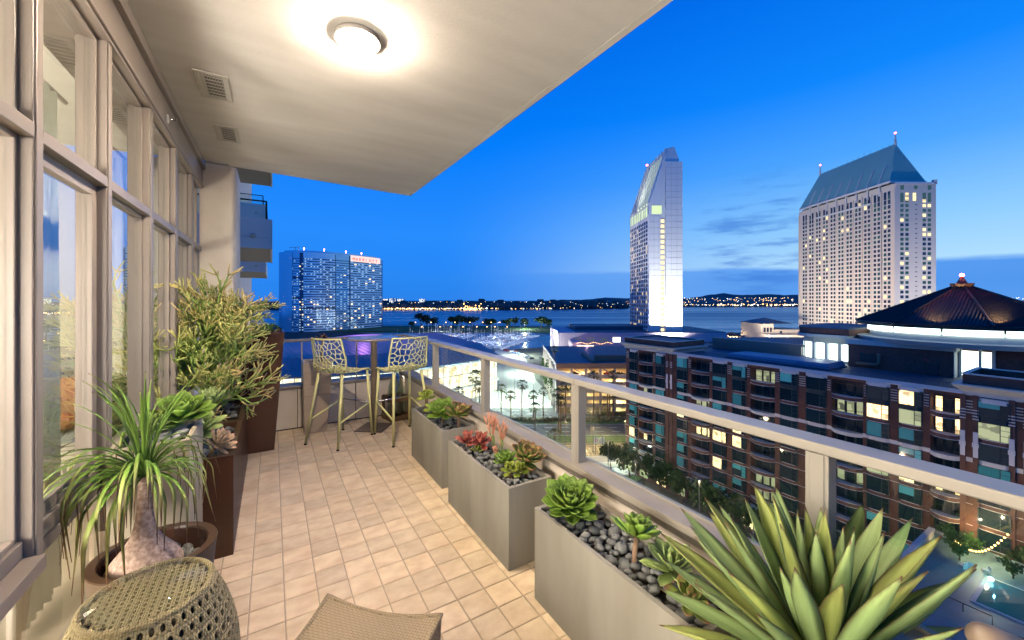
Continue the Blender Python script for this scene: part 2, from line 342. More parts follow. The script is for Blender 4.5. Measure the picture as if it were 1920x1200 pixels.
for sx in (-1, 1):
    for sy in (-1, 1):
        m = MB(); m.box(sx*.22-.02, sx*.22+.02, sy*.22-.02, sy*.22+.02, 0, .34); m.build('leg', M_dark, pc)
# lit ceiling light of the room (seen glowing on the room's ceiling)
M_rl = emat('room_lamp', (1, .84, .58), 14)
rl = thing('room_light', 'round white ceiling light glowing inside the room behind the far panes', 'ceiling light', (-3.0, 3.2, 2.80))
m = MB(); m.lathe([(.001, 0), (.22, 0), (.22, -.05), (.2, -.07), (.001, -.075)], 24); m.build('diffuser', M_rl, rl, True)
m = MB(); m.lathe([(.225, 0), (.24, 0), (.24, -.03), (.225, -.03)], 24, cap0=False, cap1=False); m.build('trim_ring', M_white, rl, True)

# ================================================================ parapets and balustrade
pw = thing('parapet_wall', 'low cream stucco parapet wall with metal cap under the glass railing', 'parapet', (1.62, 2, 0))
m = MB(); m.box(1.545, 1.648, -3, 5.38, -.3, .50); m.build('wall', M_stucco, pw, world=True)
m = MB(); m.box(1.535, 1.655, -3, 5.62, .50, .548); m.build('cap_face', M_capface, pw, world=True)
m = MB(); m.box(1.520, 1.662, -3, 5.64, .552, .574); m.box(1.517, 1.52, -3, 5.50, .540, .566); bevel(m.build('cap', M_cap, pw, world=True), .003)
ew = thing('end_parapet', 'low cream stucco parapet closing the far end of the balcony behind the bar table', 'parapet', (.6, 5.5, 0))
px = [-.335, .262, .92, 1.545]
for a, b in zip(px[:-1], px[1:]):
    m = MB(); m.box(a+.004, b-.004, 5.38, 5.40, .012, .475); bevel(m.build('panel', M_stucco, ew, world=True), .003)
m = MB(); m.box(-.335, 1.545, 5.40, 5.58, -.3, .475); m.build('wall', M_joint, ew, world=True)
m = MB(); m.box(-.335, 1.52, 5.365, 5.62, .478, .512); bevel(m.build('cap', M_capface, ew, world=True), .003)
rl_ = thing('glass_railing', 'long glass balustrade with champagne metal posts and flat top rail beside planters', 'railing', (1.6, 2.0, 0))
posts = [(-1.98, -1.92), (-.70, -.64), (.565, .632), (1.80, 1.865), (3.02, 3.085), (4.24, 4.30)]
for a, b in posts:
    m = MB(); m.box(1.556, 1.616, a, b, .30, 1.035); m.box(1.552, 1.556, a+.012, b-.012, .30, 1.035); m.box(1.545, 1.552, a-.01, b+.01, .33, .335); bevel(m.build('post', M_rail, rl_, world=True), .004)
for a, b in ((-3, -.68), (-.677, 1.83), (1.833, 4.268), (4.271, 5.47)): m = MB(); m.box(1.548, 1.655, a, b, 1.036, 1.072); bevel(m.build('top_rail', M_rail, rl_, world=True), .006)
m = MB(); m.box(1.63, 1.645, -3, 5.47, 1.016, 1.036); m.build('glazing_channel', M_capface, rl_, world=True)
gy = [-1.92, -.67, .60, 1.833, 3.052, 4.27, 5.44]
for a, b in zip(gy[:-1], gy[1:]):
    m = MB(); m.box(1.632, 1.643, a+.02, b-.02, .578, 1.016); m.build('glass_panel', M_railglass, rl_, world=True)
    m = MB(); m.box(1.626, 1.649, a+.02, b-.02, .574, .584); m.build('glazing_strip', M_rail, rl_, world=True)
er = thing('end_railing', 'glass balustrade with thin dark top rail at the far end behind the stools', 'railing', (.6, 5.45, 0))
m = MB(); m.box(-.335, 1.545, 5.41, 5.49, 1.036, 1.066); bevel(m.build('top_rail', M_capface, er, world=True), .004)
for a, b in ((-.33, .30), (.32, .93), (.95, 1.54)):
    m = MB(); m.box(a, b, 5.445, 5.456, .514, 1.036); m.build('glass_panel', M_railglass, er, world=True)
for x in (.31, .94):
    m = MB(); m.box(x-.008, x+.008, 5.436, 5.444, .513, 1.035); m.build('clip', M_steel, er, world=True)

# ================================================================ ceiling lamp and vents
LX, LY = .405, 2.305
cl = thing('ceiling_lamp', 'round lit ceiling lamp with grey ring and white glass shade', 'ceiling lamp', (LX, LY, 3.0))
m = MB(); m.lathe([(.100, -.002), (.118, -.002), (.122, -.030), (.112, -.030), (.098, -.016), (.088, -.014)], 32, cap0=False, cap1=False); m.build('ring', mat('lamp_ring', (.62, .56, .50), .5), cl, True)
m = MB(); m.lathe([(.090, -.016), (.088, -.040), (.062, -.088)], 32, cap0=False, cap1=False); m.build('lamp_shade', emat('lamp_glass', (1, .86, .70), 250), cl, True)
m = MB(); m.lathe([(.001, -.0885), (.0615, -.0885)], 32, cap0=False, cap1=False); m.build('lamp_lens', emat('lamp_bulb', (1, .84, .65), 1900), cl)
def vent(loc, w, l, lab):
    t = thing('ceiling_vent', lab, 'vent', loc, group='vents in the ceiling'); 
    f = MB(); fw = .028; 
    for (a, b, c, d) in ((-w, w, -l, -l+fw), (-w, w, l-fw, l), (-w, -w+fw, -l+fw, l-fw), (w-fw, w, -l+fw, l-fw)): f.box(a, b, c, d, -.010, -.001)
    f.box(-w+fw, -w*.45, -l+fw, l-fw, -.006, -.001); f.box(w*.62, w-fw, -l+fw, l-fw, -.006, -.001); bevel(f.build('frame', M_vent, t), .003)
    m = MB(); m.box(-w*.45, w*.62, -l+fw, l-fw, -.002, -.0005); m.build('recess', M_dark, t)
    for k in range(7):
        y = -l+fw+(2*l-2*fw)*(k+.5)/7; m = MB(); m.box(-w*.45, w*.62, y-.0026, y+.0026, -.009, -.004); m.build('slat', M_vent, t)
    m = MB()
    for k in range(12): x = -w*.45+(w*1.07)*(k+.5)/12; m.box(x-.0014, x+.0014, -l+fw, l-fw, -.007, -.0045)
    m.build('grille_bars', M_vent, t, kind='stuff')
vent((-.338, 3.35, 3.0), .092, .195, 'larger nearer white metal vent grille in the ceiling above the windows')
vent((-.333, 4.25, 3.0), .085, .19, 'farther white metal vent grille in the ceiling towards the column')

# ================================================================ balconies of the same building farther along
M_nb = mat('balcony_panel', (.62, .60, .58), .6, col2=(.57, .55, .53), nscale=.8); M_soff = mat('balcony_soffit', (.34, .31, .24), .8)
def nbalcony(y, xr, z, L, lab, rail=True):
    t = thing('neighbour_balcony', lab, 'balcony', (xr-2, y, z), group='balconies of the same building beyond the column')
    m = MB(); m.box(0, 2-.02, 0, L, 0, .22); m.build('slab', M_soff, t)
    m = MB(); m.box(0, 2, -.06, 0, -.03, .86); m.box(1.98, 2.04, -.06, L, -.03, .86); m.box(0, 2.03, -.075, -.06, .30, .33); bevel(m.build('parapet', M_nb, t), .01)
    m = MB(); m.lathe([(.02, 0), (.07, 0), (.07, .05), (.02, .06)], 12, M=Matrix.Translation((1.55, -.06, .34)) @ Matrix.Rotation(R(90), 4, 'X')); m.build('drain_spout', M_steel, t, True)
    if rail:
        m = MB(); m.box(0, 1.9, -.02, .02, 1.38, 1.42); m.box(1.86, 1.9, .02, L, 1.38, 1.42); m.build('top_rail', M_dark, t)
        for q in (.6, 1.86):
            m = MB(); m.box(q, q+.05, -.02, .03, .86, 1.38); m.build('post', M_dark, t)
        m = MB(); m.box(.0, 1.86, 0, .008, .88, 1.36); m.build('glass_panel', M_railglass, t)
nbalcony(14.05, -.03, 3.1, 5.5, 'grey neighbour balcony in the middle with dark railing and round spout')
nbalcony(14.05, -.03, 6.32, 5.5, 'topmost neighbour balcony showing only its olive underside below our slab', False)
nbalcony(28.3, -.35, 6.42, 9, 'small distant neighbour balcony with dark rail above the middle one')
nbalcony(28.3, -.35, 3.22, 9, 'lowest distant neighbour balcony peeking out beneath the middle one', False)
m = MB(); m.box(-14, -2.2, 6.2, 60, -46, 22); bld = m.build('wall', M_stucco); bld.name = 'apartment_facade'; tag(bld, 'cream outer wall of the apartment tower carrying the neighbour balconies', 'building')
m = MB(); m.box(-12, 1.2, -14, 5.2, -46, -.32); o = m.build('apartment_storeys', M_stucco); tag(o, 'storeys of the apartment tower below the balcony floor', 'building')

rl2 = copy_tree(rl); rl2.location = (-2.0, .1, 2.80); rl2['label'] = 'round room light near the closest window bay beside the camera'
for (fx, fy, pw_, lab) in ((-2.2, 1.0, 310, 'added unseen globe lamp inside beside the nearest window bay'), (-2.3, .45, 330, 'added unseen globe lamp inside, second from the nearest window bay'), (-1.9, -.55, 340, 'added unseen globe lamp inside, third from the nearest window bay'), (-2.4, 3.0, 52, 'added unseen globe lamp inside behind the armchair'), (-2.6, 3.9, 80, 'added unseen globe lamp inside by the farthest windows')):  # globe lamps added out of sight to brighten the balcony through the glass
    t = thing('added_floor_lamp', lab, 'floor lamp', (fx, fy, 0), 0, 'added unseen lamps inside the room')
    m = MB(); m.lathe([(.001, 0), (.15, 0), (.15, .015), (.012, .03), (.012, 1.30), (.001, 1.30)], 16); m.build('stand', M_steel, t, True)
    m = MB(); m.ball((0, 0, 1.45), .38, 18, 12); m.build('lamp_shade', emat('added_globe_glow', (1, .87, .77), pw_/(39.5*.144)), t, True)
# ================================================================ plants : leaf builders
def leafmat(name, base, tip, edge=None, rand=.12, rough=.42, tpos=.75, transl=.18, edgew=.08, spec=.4):
    m = bpy.data.materials.new(name); m.use_nodes = True; n, l = m.node_tree.nodes, m.node_tree.links; b = n['Principled BSDF']
    t = n.new('ShaderNodeTexCoord'); s = n.new('ShaderNodeSeparateXYZ'); l.new(t.outputs['Generated'], s.inputs[0])
    r = n.new('ShaderNodeValToRGB'); e = r.color_ramp.elements; e[0].color = (*[c*.8 for c in base], 1); e[0].position = .05; e[1].position = 1; e[1].color = (*tip, 1); q = e.new(tpos); q.color = (*base, 1)
    if edge: e[-1].position = .945; z_ = e.new(.985); z_.color = (.13, .06, .03, 1)
    l.new(s.outputs[0], r.inputs[0])
    mpn = n.new('ShaderNodeMapping'); mpn.inputs[3].default_value = (1.2, 9, 1); l.new(t.outputs['Generated'], mpn.inputs[0]); nz = n.new('ShaderNodeTexNoise'); nz.inputs['Scale'].default_value = 1.6; nz.inputs['Detail'].default_value = 5; l.new(mpn.outputs[0], nz.inputs[0])
    oi = n.new('ShaderNodeObjectInfo'); a = n.new('ShaderNodeMath'); a.operation = 'ADD'; l.new(oi.outputs['Random'], a.inputs[0]); l.new(nz.outputs[0], a.inputs[1])
    mr = n.new('ShaderNodeMapRange'); mr.inputs[1].default_value = .3; mr.inputs[2].default_value = 1.7; mr.inputs[3].default_value = 1-rand*2; mr.inputs[4].default_value = 1+rand*2; l.new(a.outputs[0], mr.inputs[0])
    hs = n.new('ShaderNodeHueSaturation'); l.new(r.outputs[0], hs.inputs['Color']); l.new(mr.outputs[0], hs.inputs['Value'])
    out = hs.outputs[0]
    if edge:
        d = n.new('ShaderNodeMath'); d.operation = 'SUBTRACT'; l.new(s.outputs[1], d.inputs[0]); d.inputs[1].default_value = .5
        ab = n.new('ShaderNodeMath'); ab.operation = 'ABSOLUTE'; l.new(d.outputs[0], ab.inputs[0])
        at_ = n.new('ShaderNodeAttribute'); at_.attribute_name = 'rim'
        x = n.new('ShaderNodeMix'); x.data_type = 'RGBA'; pw = n.new('ShaderNodeMath'); pw.operation = 'POWER'; pw.inputs[1].default_value = 7; l.new(at_.outputs['Fac'], pw.inputs[0]); l.new(pw.outputs[0], x.inputs[0]); l.new(out, x.inputs[6]); x.inputs[7].default_value = (*edge, 1); out = x.outputs[2]
    l.new(out, b.inputs['Base Color']); b.inputs['Roughness'].default_value = rough; b.inputs['Specular IOR Level'].default_value = spec
    tr = n.new('ShaderNodeBsdfTranslucent'); l.new(out, tr.inputs[0]); mxs = n.new('ShaderNodeMixShader'); mxs.inputs[0].default_value = transl
    l.new(b.outputs[0], mxs.inputs[1]); l.new(tr.outputs[0], mxs.inputs[2]); l.new(mxs.outputs[0], n['Material Output'].inputs[0]); return m
def leaf_mesh(name, m, L, wd, th, n=8, wide=.6, bend=0., cup=.25, tipw=.02, fold=0., pt=1.5):
    """fleshy blade along +x; wide = where it is widest; bend curls it upward (+) or down (-)"""
    b = MB(); rings = []; ang = 0; x = z = 0.; rim = []
    for i in range(n+1):
        t = i/n
        w = wd*((math.sin(math.pi*.5*min(1, (t/wide)))*.62+.38) if t < wide else math.cos(math.pi*.5*((t-wide)/(1-wide))**pt)); w = max(w, wd*tipw)
        h = th*(1-t*.75)
        up = Vector((-math.sin(ang), 0, math.cos(ang))); c = Vector((x, 0, z))
        rings.append([c+Vector((0, -w/2, 0))+up*cup*w, c+Vector((0, -w*.25, 0))+up*(cup*w*.30+h*.25), c+up*h*.3-up*fold*w, c+Vector((0, w*.25, 0))+up*(cup*w*.30+h*.25), c+Vector((0, w/2, 0))+up*cup*w, c+Vector((0, w*.2, 0))-up*h*.55, c+Vector((0, -w*.2, 0))-up*h*.55])
        rim += [1, 0, 0, 0, 1, 0, 0] if t < .93 else [1]*7
        x += L/n*math.cos(ang); z += L/n*math.sin(ang); ang += bend/n
    b.loft(rings); me = b.mesh(name, m, True)
    at_ = me.attributes.new('rim', 'FLOAT', 'POINT'); at_.data.foreach_set('value', [float(v) for v in rim]); return me
def rosette(root, mesh, n, loc, axis=(0, 0, 1), e0=82, e1=8, s0=.35, s1=1.0, r0=.004, jit=6, name='leaf', sp=1.0, rise=.0):
    q = Vector((0, 0, 1)).rotation_difference(Vector(axis).normalized())
    for k in range(n):
        t = k/(n-1); a = R(137.5*k+rnd.uniform(-jit, jit)); e = R(e0+(e1-e0)*t**.8+rnd.uniform(-jit, jit))
        s = (s0+(s1-s0)*t**.7)*rnd.uniform(.92, 1.06)
        M = Matrix.Translation(Vector(loc)) @ q.to_matrix().to_4x4() @ Matrix.Rotation(a, 4, 'Z') @ Matrix.Translation((r0*(1+2*t), 0, -rise*t)) @ Matrix.Rotation(-e, 4, 'Y') @ Matrix.Diagonal((s, s, s, 1))
        inst(name, mesh, root, M)
def stem(root, pts, r, m, name='stem', n=8):
    b = MB(); b.tube(pts, r, n); return b.build(name, m, root, True)
# pebbles
M_peb = mat('river_pebble', (.115, .12, .12), .5, col2=(.19, .19, .18), nscale=22, rand=.42, bump=.08, bscale=80)
pebs = []
for k in range(5):
    b = MB(); n, mm = 9, 6; rr_ = random.Random(k+3); ph = rr_.uniform(0, 6)
    rings = []
    for i in range(mm+1):
        t = math.pi*(i+.02)/(mm+.04); rings.append([(math.sin(t)*math.cos(2*math.pi*j/n)*(1+.10*math.sin(2*2*math.pi*j/n+ph)), .74*math.sin(t)*math.sin(2*math.pi*j/n)*(1+.08*math.sin(3*2*math.pi*j/n+ph)), -.52*math.cos(t)) for j in range(n)])
    b.loft(rings); pebs.append(b.mesh('pebble', M_peb, True))
def pebbles(root, x0, x1, y0, y1, z, n, smin=.016, smax=.034, avoid=(), poly=None):
    pts = []; tries = 0
    while len(pts) < n and tries < n*60:
        tries += 1; s = rnd.uniform(smin, smax) if rnd.random() < .8 else smax*1.25
        x, y = rnd.uniform(x0+s*.8, x1-s*.8), rnd.uniform(y0+s*.8, y1-s*.8)
        if poly and not poly(x, y): continue
        if any((x-a)**2+(y-b)**2 < (.62*(s+c))**2 for a, b, c in pts): continue
        if any((x-a)**2+(y-b)**2 < r_*r_ for a, b, r_ in avoid): continue
        pts.append((x, y, s))
    for x, y, s in pts:
        q = Euler((rnd.uniform(-.35, .35), rnd.uniform(-.35, .35), rnd.uniform(0, 6.28))).to_quaternion()
        inst('pebble', rnd.choice(pebs), root, TRS((x, y, z+rnd.uniform(-.006, .012)), q, s))
M_soil = mat('soil', (.035, .025, .018), .95, col2=(.06, .045, .03), nscale=60, bump=.6, bscale=90)
M_grey = mat('grey_fibre_cement', (.335, .31, .26), .6, col2=(.245, .22, .18), nscale=1.7, stretch=(3, 3, .7), detail=8, bump=.05, bscale=150)
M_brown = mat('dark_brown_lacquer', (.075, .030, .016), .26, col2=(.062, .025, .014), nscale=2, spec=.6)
M_brown_rim = mat('brown_rim', (.075, .038, .020), .3, col2=(.06, .03, .016), nscale=5)
M_greige = mat('greige_planter', (.42, .36, .26), .55, col2=(.39, .33, .24), nscale=2)
def trough(name, label, x0, x1, y0, y1, h, m, mr=None, wall=.022, soil=.05, group=None, cat='planter'):
    cx, cyy = (x0+x1)/2, (y0+y1)/2; a, c = (x1-x0)/2, (y1-y0)/2
    t = thing(name, label, cat, (cx, cyy, 0), 0, group)
    b = MB()
    o = [(-a, -c), (a, -c), (a, c), (-a, c)]; i = [(-a+wall, -c+wall), (a-wall, -c+wall), (a-wall, c-wall), (-a+wall, c-wall)]
    b.loft([[(x, y, 0) for x, y in o], [(x, y, h-.001) for x, y in o]], True, False)
    bevel(b.build('side_walls', m, t), .002)
    b = MB(); b.loft([[(x, y, h-.001) for x, y in o], [(x, y, h) for x, y in o], [(x, y, h) for x, y in i], [(x, y, h-soil-.01) for x, y in i]], False, False); b.build('rim', mr or m, t)
    b = MB(); b.quad(*[(x, y, h-soil) for x, y in i]); b.build('soil', M_soil, t)
    return t, (cx, cyy)
def local(t, p): return (p[0]-t.location.x, p[1]-t.location.y, p[2]-t.location.z)

# ---------------------------------------------------------------- three (four) grey troughs along the parapet
G = 'grey planter boxes along the parapet'
H1 = .47
p1, _ = trough('planter_box', 'farthest grey planter box near the bar table with a green and a pinkish rosette', 1.185, 1.49, 3.05, 3.87, H1, M_grey, group=G)
p2, _ = trough('planter_box', 'middle grey planter box with red rosettes and coral stick plant', 1.15, 1.455, 1.928, 2.83, H1, M_grey, group=G)
p3, _ = trough('planter_box', 'nearest full grey planter box holding a big green rosette and grey pebbles', 1.163, 1.475, .76, 1.688, H1, M_grey, group=G)
p4, _ = trough('planter_box', 'grey planter box under the large agave at the corner', 1.163, 1.475, -.25, .72, H1, M_grey, group=G)
pebbles(p3, -.135, .135, -.43, .43, H1-.030, 120, avoid=[(.02, .31, .07)])
pebbles(p2, -.13, .13, -.42, .42, H1-.030, 110, .014, .03)
pebbles(p1, -.13, .13, -.38, .38, H1-.034, 70, .014, .03)
# rosette leaves
L_aeo = leaf_mesh('leaf', leafmat('aeonium_leaf', (.20, .34, .045), (.30, .42, .09)), .120, .062, .010, 6, .66, .55, .18)
L_aeop = leaf_mesh('leaf', leafmat('blushed_leaf', (.24, .32, .06), (.42, .16, .10), tpos=.6), .108, .060, .012, 6, .66, .5, .2)
L_red = leaf_mesh('leaf', leafmat('red_leaf', (.42, .07, .05), (.62, .22, .16), tpos=.5), .092, .044, .012, 6, .62, .45, .25)
L_ech = leaf_mesh('leaf', leafmat('echeveria_leaf', (.60, .44, .28), (.72, .40, .28), tpos=.7), .085, .028, .014, 6, .7, .6, .2)
L_lime = leaf_mesh('leaf', leafmat('lime_leaf', (.34, .42, .06), (.48, .48, .12)), .070, .044, .009, 6, .66, .5, .2)
L_mint = leaf_mesh('leaf', leafmat('mint_leaf', (.36, .48, .16), (.44, .50, .20)), .12, .044, .012, 6, .6, .4, .22)
L_dusk = leaf_mesh('leaf', leafmat('dusky_leaf', (.17, .10, .09), (.24, .14, .12)), .085, .034, .008, 6, .6, .5, .2)
M_stem = mat('succulent_stem', (.20, .12, .075), .8, col2=(.30, .19, .12), nscale=40, bump=.5, bscale=60)
def ros(name, label, base, h, mesh, n, size, axis=(0, 0, 1), cat='succulent', group='succulent rosettes in the planters', e0=82, e1=5, lean=(0, 0)):
    t = thing(name, label, cat, base, 0, group)
    top = Vector((lean[0], lean[1], h))
    stem(t, [(0, 0, -.03), (lean[0]*.3, lean[1]*.3, h*.5), top], [.014*size, .012*size, .014*size], M_stem)
    before = size
    q = Vector((0, 0, 1)).rotation_difference(Vector(axis).normalized())
    for k in range(n):
        tt = k/(n-1); a = R(137.5*k+rnd.uniform(-6, 6)); e = R(e0+(e1-e0)*tt**.8+rnd.uniform(-6, 6)); s = (.42+.58*tt**.7)*rnd.uniform(.92, 1.06)*size*1.14
        M = Matrix.Translation(top) @ q.to_matrix().to_4x4() @ Matrix.Rotation(a, 4, 'Z') @ Matrix.Translation((.008*size*(1+tt), 0, size*.03*(1-tt))) @ Matrix.Rotation(-e, 4, 'Y') @ Matrix.Diagonal((s, s, s, 1))
        inst('leaf', mesh, t, M)
    return t
zs = H1-.045
def pz(u, v, z): p = onz(u, v, z); return (p.x, p.y, zs)
# near trough
ros('aeonium', 'large bright green aeonium rosette at the far end of the nearest planter box', (1.292, 1.555, zs), .075, L_aeo, 46, 1.12, (-.25, -.35, 1))
ros('aeonium', 'green rosette leaning on a bare brown stem in the nearest planter box', (1.275, 1.13, zs), .115, L_aeo, 30, .84, (.35, .1, 1), lean=(.05, .03))
ros('aeonium', 'pale green pink tipped rosette beside the agave in the nearest planter box', (1.33, .985, zs), .07, L_mint, 26, .92, (-.15, -.1, 1))
ros('aeonium', 'small pale rosette low under the agave leaves in the nearest planter box', (1.25, .86, zs), .06, L_aeop, 16, .7, (-.2, -.3, 1))
# middle trough
ros('echeveria', 'left red echeveria cluster at the far end of the middle planter box', (1.24, 2.68, zs), .06, L_red, 16, .95, (-.1, -.1, 1))
ros('echeveria', 'right coral red echeveria beside the stick plant in the middle planter box', (1.31, 2.60, zs), .06, L_red, 16, 1.05, (-.1, -.2, 1))
ros('echeveria', 'small lime rosette between the two red ones in the middle planter box', (1.265, 2.56, zs), .03, L_lime, 12, .7)
ros('echeveria', 'flat olive green rosette in the middle planter box behind the tiny ones', (1.31, 2.235, zs), .055, L_aeo, 20, .72, (-.2, -.1, 1))
ros('echeveria', 'tiny yellow green rosette at the edge of the middle planter box', (1.275, 2.12, zs), .045, L_lime, 14, .85, (-.4, -.3, 1))
ros('echeveria', 'tiny lime rosette next to the big blushed one in the middle planter box', (1.325, 2.08, zs), .045, L_lime, 14, .85, (-.3, -.4, 1))
ros('aeonium', 'large green rosette with blushed outer leaves at the near end of the middle planter box', (1.385, 2.10, zs), .10, L_aeop, 30, 1.08, (.1, -.3, 1))
# far trough
ros('aeonium', 'big round green rosette in the farthest planter box', (1.315, 3.36, zs), .10, L_aeo, 40, 1.08, (-.25, -.4, 1))
ros('aeonium', 'green and pink rosette on a stem at the near end of the farthest planter box', (1.385, 3.17, zs), .12, L_aeop, 26, 1.08, (.05, -.3, 1))
ros('aeonium', 'upright small green rosette at the far end of the farthest planter box', (1.30, 3.76, zs), .15, L_lime, 20, 1.15, (-.3, -.3, 1))
ros('aeonium', 'low second green rosette under the upright one in the farthest planter box', (1.34, 3.68, zs), .05, L_lime, 18, 1.05, (-.2, -.4, 1))
# coral stick plant
M_stick = mat('stick_green', (.18, .24, .08), .6); M_coral = mat('stick_coral', (.62, .24, .14), .55, col2=(.70, .36, .22), nscale=8)
sk = thing('stick_plant', 'coral tipped stick plant rising from the middle planter box', 'succulent', (1.345, 2.40, zs))
def sticks(b, p, d, L, r, dep, up=.25, spread=.55, kids=(2, 3), tips=1):
    q = p+d*L; m_ = p+d*L*.5+Vector((rnd.uniform(-1, 1), rnd.uniform(-1, 1), 0))*L*.06
    b.tube([p, m_, q], [r, r*.92, r*.8], 5, mi=1 if dep <= tips else 0)
    if dep > 0:
        for k in range(rnd.randint(*kids)):
            v = Vector((rnd.gauss(0, 1), rnd.gauss(0, 1), rnd.gauss(0, 1))).normalized()
            sticks(b, q, (d+v*spread+Vector((0, 0, up))).normalized(), L*rnd.uniform(.72, .95), r*.86, dep-1, up, spread, kids, tips)
for (dx, dy, L) in ((-.08, .14, .10), (.12, -.1, .085), (.02, .02, .06), (-.18, -.18, .035)):
    b = MB(); sticks(b, Vector((dx*.1, dy*.1, 0)), Vector((dx, dy, 1)).normalized(), L, .0060, 3, .3, .42, (2, 3), 1); b.build('branch', [M_stick, M_coral], sk, True)

# ---------------------------------------------------------------- the big agave at lower right
L_ag = leaf_mesh('leaf', leafmat('agave_leaf', (.42, .58, .23), (.45, .58, .22), edge=(.20, .11, .05), rough=.48, rand=.16, transl=.30, spec=.5), .49, .070, .015, 14, .52, .18, .24, .01, .0, 1.12)
L_ag2 = leaf_mesh('leaf', leafmat('agave_leaf_yellow', (.50, .58, .16), (.52, .56, .17), edge=(.20, .11, .05), rough=.48, rand=.16, transl=.32, spec=.5), .50, .074, .015, 14, .52, .06, .34, .01, .05, 1.12)
ag = thing('agave', 'huge green agave with pointed leaves filling the lower right corner', 'agave', (1.375, .515, H1-.05))
stem(ag, [(0, 0, -.03), (0, 0, .05), (0, 0, .12)], [.05, .055, .03], M_stem)
for k in range(72):
    t = k/71; a = R(137.5*k+rnd.uniform(-9, 9)); e = R(86-82*t**.72+rnd.uniform(-6, 6)); s = (.67+.30*math.sin(math.pi*min(1, t*.75+.12)))*rnd.uniform(.92, 1.06)
    M = Matrix.Translation((0, 0, .10-.07*t)) @ Matrix.Rotation(a, 4, 'Z') @ Matrix.Translation((.02+.02*t, 0, 0)) @ Matrix.Rotation(-e, 4, 'Y') @ Matrix.Rotation(rnd.uniform(-.25, .25), 4, 'X') @ Matrix.Diagonal((s, s*rnd.uniform(.9, 1.1), s, 1))
    inst('leaf', L_ag if k % 3 else L_ag2, ag, M)

# ---------------------------------------------------------------- left side : round pot with ponytail palm
pot = thing('round_pot', 'large round brown pot holding the ponytail palm', 'pot', (-.415, 2.185, 0))
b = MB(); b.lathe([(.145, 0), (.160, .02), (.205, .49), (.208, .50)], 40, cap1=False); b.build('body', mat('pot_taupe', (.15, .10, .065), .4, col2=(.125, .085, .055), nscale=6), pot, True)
b = MB(); b.lathe([(.208, .500), (.206, .505), (.176, .505), (.170, .49), (.150, .40)], 40, cap0=False, cap1=False); b.build('rim', M_brown_rim, pot, False)
b = MB(); b.lathe([(.001, .415), (.155, .415)], 30, cap0=False, cap1=False); b.build('soil', M_soil, pot)
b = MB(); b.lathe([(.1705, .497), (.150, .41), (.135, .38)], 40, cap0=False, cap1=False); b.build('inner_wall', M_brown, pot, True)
pebbles(pot, -.15, .15, -.15, .15, .428, 34, .018, .034, avoid=[(-.035, 0, .115)], poly=lambda x, y: x*x+y*y < .138**2)
M_caud = mat('caudex_bark', (.60, .44, .35), .85, col2=(.30, .19, .14), nscale=70, bump=1., bscale=38)
pp = thing('ponytail_palm', 'ponytail palm with swollen base and long arching green leaves in the round pot', 'palm', (-.45, 2.185, .42))
b = MB(); b.lathe([(.095, -.03), (.118, .0), (.12, .03), (.10, .07), (.066, .115), (.042, .16), (.030, .21), (.024, .27), (.019, .36), (.022, .40)], 26, sx=1.05); o = b.build('trunk', M_caud, pp, True)
M_pony = leafmat('ponytail_leaf', (.22, .38, .06), (.44, .46, .14), edge=(.2, .15, .05), rand=.24, rough=.42, transl=.28)
pony = []
for v in range(9):
    rr_ = random.Random(v*5+1); e = R((84, 66, 54, 44, 32, 22, 60, 12, 78)[v]); L = rr_.uniform(.46, .62); n = 14; p = Vector((0, 0, 0)); ring = []; g = rr_.uniform(4.2, 6.0) if v not in (0, 8) else 1.1
    b = MB()
    for i in range(n+1):
        t = i/n; w = .0080*(math.sin(math.pi*min(1, .22+t*.3)) if t < .5 else 1-(t-.5)*1.75); w = max(w, .001); up = Vector((-math.sin(e), 0, math.cos(e)))
        ring.append([p+Vector((0, -w, 0))+up*w*.35, p+up*.0, p+Vector((0, w, 0))+up*w*.35, p-up*.0015])
        p = p+Vector((math.cos(e), 0, math.sin(e)))*L/n; e = max(e-g/n*(.35+t*1.1), R(-86))
    b.loft(ring); pony.append(b.mesh('leaf', M_pony, True))
for k in range(112):
    a = R(137.5*k)+rnd.uniform(-.2, .2)
    s = rnd.uniform(.72, 1.08)
    if math.cos(a-.2) > .1: s *= .80
    inst('leaf', pony[k % 9], pp, Matrix.Translation((0, 0, .40)) @ Matrix.Rotation(a, 4, 'Z') @ Matrix.Translation((.012, 0, 0)) @ Matrix.Rotation(rnd.uniform(-.2, .2), 4, 'Y') @ Matrix.Diagonal((s, s*rnd.uniform(.8, 1.2), s, 1)))
# greige box behind it
bx, _ = trough('planter_box', 'tall greige planter box between the round pot and the window', -.63, -.34, 2.43, 2.86, .875, M_greige, wall=.02, group=None)
pebbles(bx, -.12, .12, -.19, .19, .875-.022, 44, .016, .034)
def rosL(label, p, z, h, mesh, n, size, axis=(0, 0, 1), **k):
    return ros('aeonium', label, (p[0], p[1], z), h, mesh, n, size, axis, **k)
rosL('bright green rosette behind the ponytail palm in the tall greige box', (-.42, 2.74), .83, .08, L_aeo, 30, 1.15, (.1, -.4, 1))
rosL('second green rosette deeper in the tall greige box against the window', (-.53, 2.66), .83, .05, L_mint, 22, .9, (.1, -.2, 1))
